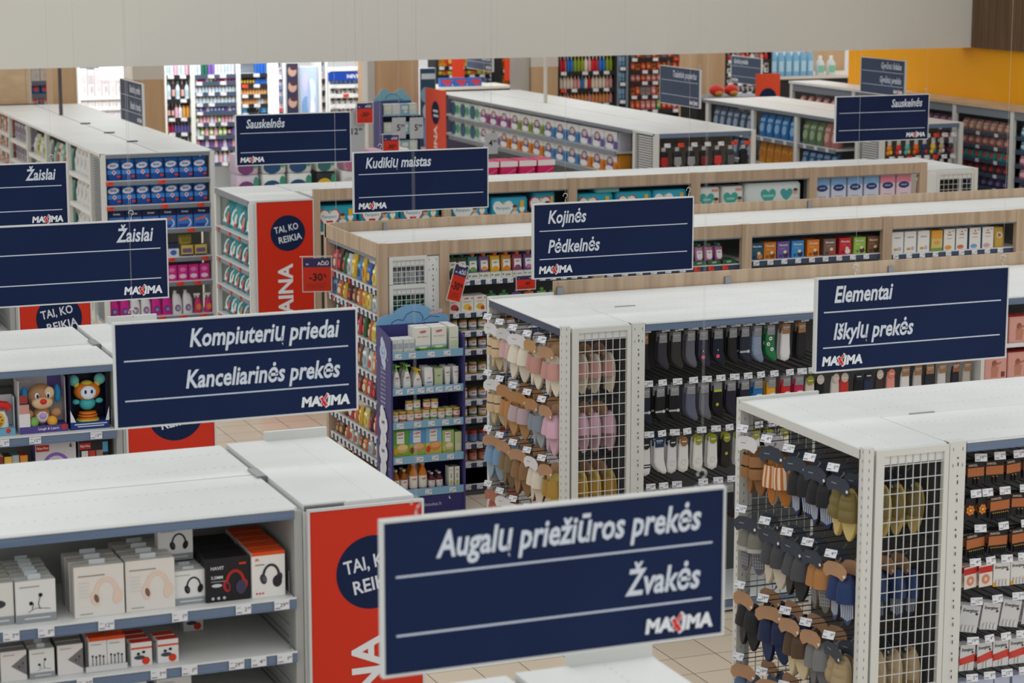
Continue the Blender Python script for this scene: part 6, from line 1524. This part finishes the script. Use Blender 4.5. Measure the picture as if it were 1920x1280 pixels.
# ================================================================ columns and the far departments
def column(n, x0, x1, y, d, m='woodcol', z1=6.6, head=None):
    b = MB().box(x0, x1, y, y + d, 0, z1, m)
    if head: b.box(x0 - .004, x1 + .004, y - .004, y + d + .004, head, z1, (206, 200, 190))
    return struct(b, 'trim_%d' % n)
def pxs(Y, a, b, y=110): return atY(a, y, Y)[0], atY(b, y, Y)[0]
column(2, *pxs(36.4, 98, 144, 160), 36.4, .5)
column(3, *pxs(37.2, 250, 309, 180), 37.2, .7, head=2.48)
column(4, *pxs(36.8, 702, 785, 170), 36.8, .9)
column(5, *pxs(36.8, 688, 701, 170), 36.75, .3, (186, 184, 178))
column(6, *pxs(36.9, 996, 1046, 140), 36.9, .7, head=2.55)
column(7, *pxs(37.0, 1306, 1359, 140), 37.0, .7)
column(8, *pxs(43.0, 1532, 1584, 110), 43.0, .7)
column(9, *pxs(36.9, 978, 995, 140), 36.95, .5, (182, 178, 170))
_p = atY(1008, 185, 35.8)
tag(MB().tube([(14.15, 33.4, 2.2), (14.15, 33.4, 6.6)], .03, (206, 200, 190), 10).build('ceiling_pole'), 'pale pole rising from the incontinence pad row before a column', 'pole')

def rack(name, label, short, cat, Y, xa, xb, ybot, rows, frame='post', back=(206, 214, 226), d=.5, railm='dark', cols=None, ytop=95, tags=True, light=None):
    """shelving facing the camera. rows = (y pixel of shelf, [items], height, n)"""
    x0, x1 = pxs(Y, xa, xb, 150)
    ztop = atY(xa, ytop, Y)[1]
    g = unit(name, label, x0, x1, Y, Y + d, ztop, cat)
    part(MB().box(x0, x0 + .04, Y, Y + d, 0, ztop, frame), 'side_panel', g); part(MB().box(x1 - .04, x1, Y, Y + d, 0, ztop, frame), 'side_panel', g)
    part(MB().box(x0 + .04, x1 - .04, Y + d - .03, Y + d, 0, ztop, back), 'back_panel', g)
    part(MB().box(x0, x1, Y, Y + d, ztop, ztop + .05, frame), 'top_panel', g)
    part(MB().box(x0 + .04, x1 - .04, Y + .05, Y + d - .03, 0, .12, frame), 'base', g)
    for j, (yp, items, n) in enumerate(rows):
        z = atY((xa + xb) / 2, yp, Y)[1]
        shelfboard(g, x0 + .042, x1 - .042, Y + .02, Y + d - .035, z, frame, .02)
        r = MB().box(x0 + .042, x1 - .042, Y + .005, Y + .02, z - .07, z + .004, railm)
        r = part(r, 'price_rail', g)
        if tags:
            k = int((x1 - x0) / .22)
            for t in range(k):
                if random.random() < .75: add_tag(r, (x0 + .12 + t * .22 - g.location.x, Y + .003 - g.location.y, z - .03), w=.11, h=.06, red=random.random() < .06)
        if not items: continue
        up = min([atY((xa + xb) / 2, q[0], Y)[1] for q in rows if q[0] < yp] + [ztop]) - .035 - z
        pitch = (x1 - x0 - .1) / n
        for i, x in enumerate(span(x0 + .05, x1 - .05, n)):
            it = items[i % len(items)]
            if it is None: continue
            o = inst(it[0], it[1], (x, Y + .05, z + .002), '%s, %s from left, %s shelf of the %s' % (it[2], nth(i), nth(j), short), it[3], 'goods of the ' + short)
            o.scale = (min(1.25, .93 * pitch / it[5]), 1, max(.3, min(1.2, up * random.uniform(.84, .93) / it[6])))
    return g
def B(k, w, h, c, cap, desc, c2=None): return ('fb' + k, fbottle(w, h, c, cap, c2), desc, 'bottle', .1, w, h)
def X(k, w, h, c, c2, desc, top=None): return ('fx' + k, fbox(w, .12, h, c, c2, top), desc, 'box', .1, w, h)
def G(k, w, h, c, c2, desc): return ('fg' + k, fbag(w, .1, h, c, c2), desc, 'bag', .1, w, h)
WB = B('w', .13, .3, (226, 230, 236), (226, 230, 236), 'white shampoo bottle', (196, 206, 226)); WB2 = B('w2', .12, .26, (214, 224, 230), (120, 170, 180), 'pale turquoise bottle', (170, 200, 210)); GB = B('g', .12, .26, (40, 100, 80), (30, 60, 50), 'dark green bottle'); VB = B('v', .12, .26, (120, 90, 170), (110, 80, 160), 'violet bottle')
PKB = B('p', .12, .2, (190, 60, 120), (226, 226, 230), 'magenta bottle'); BLB = B('b', .14, .26, (60, 90, 190), (60, 80, 170), 'blue bottle', (206, 214, 236)); LGB = B('lg', .13, .3, (150, 190, 90), (226, 230, 226), 'lime green bottle', (226, 226, 206)); PNB = B('pn', .13, .26, (222, 170, 186), (226, 220, 226), 'pink bottle'); DKB = B('dk', .13, .34, (40, 36, 50), (206, 160, 150), 'dark bottle', (206, 160, 150))
OB = B('o', .17, .36, (206, 150, 70), (60, 40, 30), 'amber pump bottle'); RB_ = B('r', .12, .36, (150, 40, 66), (216, 190, 140), 'dark red bottle'); PLB = B('pl', .12, .36, (90, 84, 140), (216, 190, 140), 'plum bottle')
SUN = B('s', .13, .42, (66, 44, 34), (226, 160, 40), 'brown sun lotion with yellow cap', (190, 160, 60)); SUB = B('sb', .13, .42, (40, 100, 190), (226, 160, 50), 'blue sun lotion with yellow cap'); PEA = B('pe', .13, .3, (226, 170, 110), (232, 206, 180), 'peach lotion bottle')
YC_ = 39.6
rack('cosmetics_shelving', 'narrow bay at the left end of the cosmetics wall', 'narrow cosmetics bay', 'cosmetics', YC_, 308, 361, 250, [(141, [WB2, WB, PNB], 6), (186, [WB2, DKB], 5), (221, [DKB, DKB, PNB, WB, OB, OB], 6), (249, [RB_, RB_, PLB, PLB, PLB, PLB, PLB], 7), (290, [WB2, WB], 6)])
rack('cosmetics_shelving', 'wide middle bay of the cosmetics wall', 'wide cosmetics bay', 'cosmetics', YC_, 361, 447, 290, [(140, [WB, WB, GB, GB, VB, VB, WB, WB, WB, WB2], 12), (153, [PNB, PKB, PKB, WB, LGB, DKB, PKB, PKB], 11), (173, [WB, WB, WB2, WB2], 12), (193, [WB, WB2, WB, WB2, WB2], 11), (209, [BLB, BLB, VB, WB, BLB, BLB], 11), (230, [LGB, PNB, PNB, PNB, WB, PNB], 11), (254, [WB2, LGB, PNB, LGB, PNB, LGB, LGB, DKB, VB], 9), (276, [PNB, VB, WB, VB], 9), (305, [WB, PNB], 9)], railm='raildark')
rack('cosmetics_shelving', 'bright cosmetics bay filled with sun lotions', 'sun lotion bay', 'cosmetics', YC_, 447, 506, 230, [(138, [None, None, None, None, None, SUB, SUB, SUB, SUB], 9), (158, [SUN, SUN, SUN, SUN, SUN, SUB, SUB, SUB, SUB], 9), (177, [PEA], 9), (195, [PEA, PEA, PEA, PEA, PEA, PEA, WB, WB], 9), (212, [X('bb', .2, .3, (40, 130, 200), (120, 190, 226), 'bright blue box'), None, None, X('bb', .2, .3, (40, 130, 200), (120, 190, 226), 'bright blue box')], 4), (240, [WB], 8)], frame='white')
x0, x1 = pxs(YC_ - .02, 507, 511, 150); tag(MB().box(x0, x1, YC_ - .06, YC_ - .02, .0, 2.7, 'led').build('light_strip'), 'tall narrow strip light left of the white cosmetics end panel', 'light strip')
x0, x1 = pxs(YC_ - .02, 516, 520, 150); tag(MB().box(x0, x1, YC_ - .06, YC_ - .02, .0, 2.7, 'led').build('light_strip'), 'tall narrow strip light on the white cosmetics end panel', 'light strip')
CB = X('cb', .2, .12, (206, 190, 196), (90, 110, 150), 'small make-up box'); CB2 = X('cb2', .2, .1, (226, 200, 196), (206, 120, 110), 'small pink make-up box')
rack('cosmetics_shelving', 'white make-up shelves beside the strip lights', 'lit make-up shelves', 'make-up', YC_, 511, 535, 230, [(y, [CB, CB2], 3) for y in (142, 160, 180, 203, 222)], frame='white', railm='rail')
def poster(name, label, xa, xb, ya, yb, Y, col, art):
    x0, x1 = pxs(Y, xa, xb, 150); z0, z1 = atY(xa, yb, Y)[1], atY(xa, ya, Y)[1]
    b = MB().box(x0, x1, Y, Y + .12, 0, z1, (206, 210, 216)); b.box(x0 + .01, x1 - .01, Y - .004, Y, z0, z1 - .01, col)
    A = Art(b, lambda u, v, e: (u, Y - .004 - e, v)); art(A, x0, x1, z0, z1)
    return tag(b.build(name), label, 'display panel')
def faces(A, x0, x1, z0, z1):
    w, h = x1 - x0, z1 - z0
    for k in range(4): A.ell(x0 + w * .5, z0 + h * (.12 + .25 * k), w * .34, h * .09, (176, 140, 126)); A.ell(x0 + w * .6, z0 + h * (.18 + .25 * k), w * .3, h * .05, (60, 44, 60))
poster('picture_display', 'tall dark panel with four portrait pictures in the cosmetics area', 536, 560, 118, 235, YC_, (44, 46, 70), faces)
def pale(A, x0, x1, z0, z1):
    w, h = x1 - x0, z1 - z0
    for u, v, a, b, c in ((.3, .75, .2, .16, (196, 196, 226)), (.65, .6, .24, .2, (206, 226, 240)), (.35, .3, .26, .2, (120, 160, 206)), (.7, .25, .16, .2, (226, 232, 240)), (.5, .5, .1, .3, (170, 180, 220))): A.ell(x0 + w * u, z0 + h * v, w * a, h * b, c)
poster('picture_display', 'wide pale blue picture panel in the cosmetics area', 562, 595, 125, 235, YC_ + .1, (176, 196, 226), pale)
rack('cosmetics_shelving', 'slim make-up unit left of the blue header', 'slim make-up unit', 'make-up', YC_, 599, 614, 230, [(y, [CB2, WB2], 2) for y in (148, 170, 192, 212)], frame='white', railm='dark')
g = rack('cosmetics_shelving', 'face care unit under a bright blue header', 'blue-headed unit', 'face care', YC_, 615, 690, 240, [(158, [X('nv', .24, .16, (90, 150, 220), (226, 230, 240), 'blue and white cream box')], 8), (176, [X('ng', .25, .3, (190, 186, 182), (60, 60, 66), 'grey cream box'), X('nb', .25, .28, (60, 56, 60), (190, 186, 182), 'black cream box'), X('ng', .25, .3, (190, 186, 182), (60, 60, 66), 'grey cream box')], 6), (196, [X('ng', .25, .3, (190, 186, 182), (60, 60, 66), 'grey cream box')], 6), (210, [X('nr', .2, .2, (150, 60, 70), (226, 220, 220), 'dark red cream box'), WB2], 8), (232, [X('ng', .25, .3, (190, 186, 182), (60, 60, 66), 'grey cream box'), WB], 8)], frame='white', ytop=134, railm='white')
x0, x1 = pxs(YC_ - .02, 616, 689, 150); z0 = atY(650, 151, YC_)[1]; z1 = atY(650, 135, YC_)[1]
b = MB().box(x0, x1, YC_ - .03, YC_ - .004, z0, z1, (20, 64, 160)); Art(b, lambda u, v, e: (u, YC_ - .03 - e, v)).txt('NIVEA', x1 - .08, z0 + (z1 - z0) * .3, (z1 - z0) * .42, WH, 'r', .03, sx=1.2); part(b, 'header', g)
# cold shelf and white packs at the far left
def rk(*a, **k): return rack(*a, **k)
rk('cooler', 'tall open cooler between two beige walls', 'open cooler', 'cooler', 37.4, 54, 99, 200, [(152, [X('k1', .34, .3, (222, 226, 232), (206, 210, 220), 'white carton', (60, 110, 190))], 2), (176, [G('k2', .3, .3, (40, 120, 190), (226, 80, 110), 'blue bag with pink heart')], 2), (197, [X('k3', .24, .2, (226, 226, 230), (226, 90, 110), 'white and pink carton'), X('k4', .2, .2, (50, 140, 180), (226, 110, 120), 'blue carton')], 3), (215, [], 1)], frame='white', railm='rail', tags=False)
rk('freezer_shelving', 'bright white shelving behind the laundry row', 'bright white shelving', 'shelving', 41.5, 146, 250, 215, [(180, [X('f1', .4, .42, (222, 218, 216), (206, 196, 196), 'white frozen food carton'), X('f2', .4, .4, (214, 210, 212), (190, 180, 184), 'greyish frozen food carton')], 7), (200, [X('f1', .4, .42, (222, 218, 216), (206, 196, 196), 'white frozen food carton')], 7), (222, [X('f3', .3, .3, (226, 226, 230), (206, 190, 196), 'small white frozen food carton')], 9)], frame='white', railm='white', tags=False, d=.8)
x0, x1 = pxs(38.6, 193, 246, 138); z0 = atY(220, 149, 38.6)[1]
o = MB().box(x0, x1, 38.6, 38.9, z0, z0 + .5, 'lightbox', front='lightbox').build('light_box'); tag(o, 'glowing white light box above the laundry row', 'light box')
w = MB().box((x0 + x1) / 2 - .02, (x0 + x1) / 2 + .02, 38.7, 38.74, z0 + .5, 6.6, 'wire').build('support_bar', None)
w.parent = o
# second cloud-headed display, blue poster
Yd = 32.6; x0, x1 = pxs(Yd, 716, 789, 250); zt = atY(750, 205, Yd)[1]
dd = tag(empty('display_stand', ((x0 + x1) / 2, Yd + .2, 0)), 'distant purple display stand with cloud header in front of a beige column', 'display stand')
part(MB().box(x0, x0 + .02, Yd, Yd + .4, 0, zt + .1, PUR), 'side_panel', dd); part(MB().box(x1 - .02, x1, Yd, Yd + .4, 0, zt - .1, PUR), 'side_panel', dd); part(MB().box(x0 + .02, x1 - .02, Yd + .38, Yd + .4, 0, zt + .1, PUR), 'back_panel', dd)
cx = (x0 + x1) / 2; w = x1 - x0
b = MB(); b.prism([(cx + w * .5 * math.cos(R(a)) * (1 if a < 90 else 1), zt + .1 + (.17 + .05 * math.cos(R(a * 6))) * math.sin(R(a))) for a in range(0, 181, 10)] + [(x0, zt), (x1, zt)], Yd + .40, Yd + .41, (140, 190, 206)); A = Art(b, lambda u, v, e: (u, Yd + .40 - e, v)); A.ring(cx, zt + .13, .12, .08, .012, 0, 180, (80, 130, 160)); A.line([(cx - .17, zt + .1), (cx + .17, zt + .12)], .015, (80, 130, 160)); part(b, 'header', dd)
for j, z in enumerate((zt - .08, zt - .36, zt - .64)):
    part(MB().box(x0 + .02, x1 - .02, Yd, Yd + .37, z - .02, z, (132, 176, 206)), 'shelf', dd)
    fill(Frame(0, 0, 0), [X('dd%d' % k, .13, .16, c, (226, 226, 230), n) for k, (c, n) in enumerate((((206, 222, 206), 'pale green box'), ((222, 222, 230), 'white box'), ((140, 190, 206), 'light blue box')))], span(x0 + .04, x1 - .04, 4), Yd + .03, z + .001, 'shelf %s of the distant purple display' % nth(j), 'distant display boxes')
def jeans(A, x0, x1, z0, z1):
    w, h = x1 - x0, z1 - z0
    A.rect(x0 + w * .1, z0 + h * .86, x1 - w * .05, z0 + h * .93, (206, 220, 232))
    for u, v, a, b, c in ((.35, .66, .3, .1, (130, 170, 200)), (.65, .6, .24, .08, (90, 130, 160)), (.4, .45, .24, .1, (176, 206, 226)), (.7, .42, .16, .12, (200, 220, 232)), (.3, .18, .1, .18, (120, 160, 220)), (.62, .15, .1, .15, (170, 200, 236))): A.ell(x0 + w * u, z0 + h * v, w * a, h * b, c)
poster('picture_display', 'dark teal picture panel right of the beige column', 787, 817, 128, 275, 38.2, (46, 80, 104), jeans)
# chips and snack shelves
OGB = G('og', .3, .4, (226, 140, 30), (206, 60, 30), 'orange crisps bag'); YLG = G('yl', .3, .4, (226, 180, 40), (190, 110, 30), 'yellow crisps bag'); RDG = G('rd', .28, .38, (206, 60, 40), (226, 190, 80), 'red snack bag'); GNG = G('gn', .26, .38, (190, 180, 70), (226, 200, 60), 'lime crisps bag'); SAL = G('sa', .26, .36, (226, 140, 110), (226, 210, 190), 'salmon crisps bag')
rk('snack_shelving', 'wide snack shelving with orange crisps', 'wide crisps shelving', 'shelving', 43.0, 818, 937, 165, [(124, [YLG, OGB, RDG, OGB, SAL, YLG, RDG], 12), (140, [GNG, OGB, GNG, GNG, SAL, OGB], 12), (154, [X('cb3', .3, .2, (40, 60, 130), (200, 206, 220), 'dark blue carton'), BLB], 13)], frame='dark', back=(60, 56, 54))
rk('snack_shelving', 'narrow snack shelving beside the grey column', 'narrow crisps shelving', 'shelving', 42.43, 938, 978, 165, [(130, [OGB, YLG], 4), (155, [YLG, OGB], 4), (166, [], 1)], frame='dark', back=(60, 56, 54))
Ys = 39.6; x0, x1 = pxs(Ys, 822, 962, 160); z = atY(900, 162, Ys)[1]
tt = tag(empty('promo_table', ((x0 + x1) / 2, Ys + .4, 0)), 'white-topped promotion table before the snack shelves', 'table'); part(MB().box(x0, x1, Ys, Ys + .9, z - .05, z, (222, 220, 206)), 'table_top', tt); part(MB().box(x0 + .05, x1 - .05, Ys + .05, Ys + .85, 0, z - .05, (60, 60, 80)), 'body', tt)
fill(Frame(0, 0, 0), [X('pt', .24, .16, (50, 100, 180), (206, 60, 60), 'blue tray carton')], span(x0 + .05, x0 + (x1 - x0) * .62, 3), Ys + .1, z + .001, 'on the promotion table', 'blue tray cartons')
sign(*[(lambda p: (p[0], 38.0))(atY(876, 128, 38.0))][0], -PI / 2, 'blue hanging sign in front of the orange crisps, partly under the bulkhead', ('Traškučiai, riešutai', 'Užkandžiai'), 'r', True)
for x, y, n in ((859, 128, 'left of the blue sign'), (957, 132, 'right of the blue sign')):
    X_, Z_ = atY(x, y, 42.4); tag(MB().box(X_ - .13, X_ + .13, 42.40, 42.41, Z_ - .2, Z_ + .22, (222, 70, 40)).tube([(X_, 42.405, Z_ + .22), (X_, 42.405, 6.6)], .003, 'wire', 4).build('price_board'), 'red price board over the crisps, ' + n, 'price board', 'red price boards')
# dark can and drink shelves
CN = lambda k, c, c2, n: B('cn' + k, .12, .24, c, c2, n)
c1, c2_, c3, c4, c5, c6 = CN('r', (190, 40, 50), (206, 206, 206), 'red can'), CN('b', (40, 110, 190), (206, 206, 206), 'blue can'), CN('g', (130, 150, 40), (180, 190, 70), 'green can'), CN('w', (216, 206, 190), (206, 206, 206), 'cream can'), CN('p', (206, 150, 150), (226, 220, 220), 'pink can'), CN('o', (206, 140, 90), (206, 180, 150), 'copper can')
dark = dict(frame='dark', back=(44, 44, 48), railm='dark', d=.5)
rk('drinks_shelving', 'dark shelving of canned drinks right of the grey column', 'can shelving', 'shelving', 39.0, 1046, 1156, 190, [(134, [c1, c1, c2_, c2_, c3, c3, c3, c4, c5], 15), (166, [c4, c4, c4, c4, c5, c5, c2_, c4, c1], 15), (194, [c6, c6, c5, c6, c6, c6], 15)], **dark)
BLF = X('bf', .3, .5, (70, 110, 150), (150, 190, 220), 'blue drinks pack')
rk('drinks_shelving', 'narrow bluish fridge beside the cans', 'bluish fridge', 'fridge', 39.0, 1157, 1178, 200, [(126, [BLF], 2), (155, [BLF], 2), (188, [BLF], 2)], frame=(110, 126, 140), back=(96, 126, 160), railm='dark')
r1, r2, r3, r4 = G('q1', .24, .26, (196, 60, 44), (226, 140, 90), 'red snack pouch'), G('q2', .24, .26, (206, 110, 110), (226, 180, 170), 'rose snack pouch'), G('q3', .24, .26, (206, 120, 50), (120, 50, 40), 'rust snack pouch'), G('q4', .24, .26, (170, 150, 150), (120, 110, 116), 'grey snack pouch')
rk('drinks_shelving', 'dark snack pouch shelving left of the beige column', 'dark pouch shelving', 'shelving', 39.0, 1179, 1306, 220, [(108, [r4, r1, r3], 12), (131, [r1, r3, r1], 12), (152, [r2, r2, r1, r2], 12), (178, [r3, r1, r4, r4, r2], 12), (205, [r1, r1, r2, r2, r2, G('q5', .24, .26, (60, 150, 90), (206, 190, 120), 'green snack pouch')], 12)], **dark)
rk('drinks_shelving', 'black and white tea shelving right of the beige column', 'tea shelving', 'shelving', 41.0, 1360, 1447, 180, [(112, [c1, c4, r4, r1], 9), (137, [X('t1', .24, .2, (226, 224, 220), (60, 60, 64), 'white tea box'), X('t2', .24, .2, (50, 50, 54), (206, 206, 206), 'black tea box')], 9), (155, [X('t1', .24, .2, (226, 224, 220), (60, 60, 64), 'white tea box'), X('t3', .24, .2, (214, 190, 110), (120, 80, 40), 'cream tea box')], 9), (172, [X('t2', .24, .2, (50, 50, 54), (206, 206, 206), 'black tea box')], 9)], **dark)
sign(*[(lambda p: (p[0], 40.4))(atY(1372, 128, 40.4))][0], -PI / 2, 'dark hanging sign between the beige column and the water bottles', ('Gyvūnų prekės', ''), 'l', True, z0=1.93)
def redball():
    b = MB(); ball(b, (0, .12, .10), (.13, .12, .1), (206, 44, 36), 12, 8); ball(b, (0, .02, .05), (.08, .05, .05), (190, 130, 50), 10, 6); return b.build('gift_bag')
p1 = pxs(36.2, 1332, 1366, 175); gz = 2.2
xg, zg = atY(1350, 182, 35.6)
tq = tag(empty('promo_table', (xg, 35.9, 0)), 'small grey table with two red bundles behind the pet food row', 'table'); part(MB().box(xg - .5, xg + .95, 35.55, 36.3, zg - .05, zg, 'greyrail'), 'table_top', tq); part(MB().box(xg - .45, xg + .9, 35.6, 36.25, 0, zg - .05, 'dark'), 'body', tq)
for k in range(2): inst('redball', redball, (atY((1349, 1377)[k], 178, 35.7)[0], 35.7, zg + .002), 'red bundle on the small grey table, %s one' % ('left', 'right')[k], 'bag', 'red bundles')
X_, Z_ = atY(1440, 166, 35.2)
b = MB().box(X_ - .24, X_ + .24, 35.2, 35.22, 0, Z_ + .26, (222, 74, 40)); A = Art(b, lambda u, v, e: (u, 35.2 - e, v)); A.ell(X_, Z_ - .16, .17, .17, 'navy', 18); tag(b.build('promo_sign'), 'small orange-red panel with navy badge behind the pet food row', 'promo panel', 'red end-of-row panels')
# water on a pallet, beside the yellow wall
Yw = 41.5; x0, x1 = pxs(Yw, 1449, 1532, 120); zw = atY(1490, 143, Yw)[1]
pl = tag(empty('pallet_table', ((x0 + x1) / 2, Yw + .5, 0)), 'low dark platform carrying the water bottles', 'platform'); part(MB().box(x0 - .1, x1 + 1.6, Yw, Yw + 1.4, zw - .06, zw, (206, 200, 190)), 'top', pl); part(MB().box(x0, x1 + 1.5, Yw + .05, Yw + 1.3, 0, zw - .06, 'dark'), 'body', pl)
wtr = ('wtr', fbottle(.17, .62, (120, 176, 210), (226, 232, 236), (170, 206, 226)), 'large light blue water bottle', 'bottle')
fill(Frame(0, 0, 0), [wtr], span(x0, x1, 6), Yw + .1, zw + .001, 'front row on the platform', 'large water bottles', .01)
fill(Frame(0, 0, 0), [wtr], span(x0, x1, 6), Yw + .42, zw + .001, 'second row on the platform', 'large water bottles', .01)
wt2 = ('wt2', fbottle(.2, .4, (206, 214, 214), (226, 226, 226), (120, 190, 160)), 'white canister', 'canister')
fill(Frame(0, 0, 0), [wt2], [x1 + .16, x1 + .42, x1 + 1.1, x1 + 1.35], Yw + .1, zw + .001, 'right of the water bottles', 'white canisters')
m = MB(); m.box(-6, 46, 47, 47.2, 0, 6, (226, 230, 234)); struct(m, 'wall_far')
# ---------------------------------------------------------------- label check (prints only)
for _k, _v in USED.items():
    if _v > 1:
        print('same label', _v, _k)
    if not 4 <= len(_k.split()) <= 16:
        print('label length', len(_k.split()), _k)
print('top-level things', sum(USED.values()), 'objects', len(bpy.data.objects))
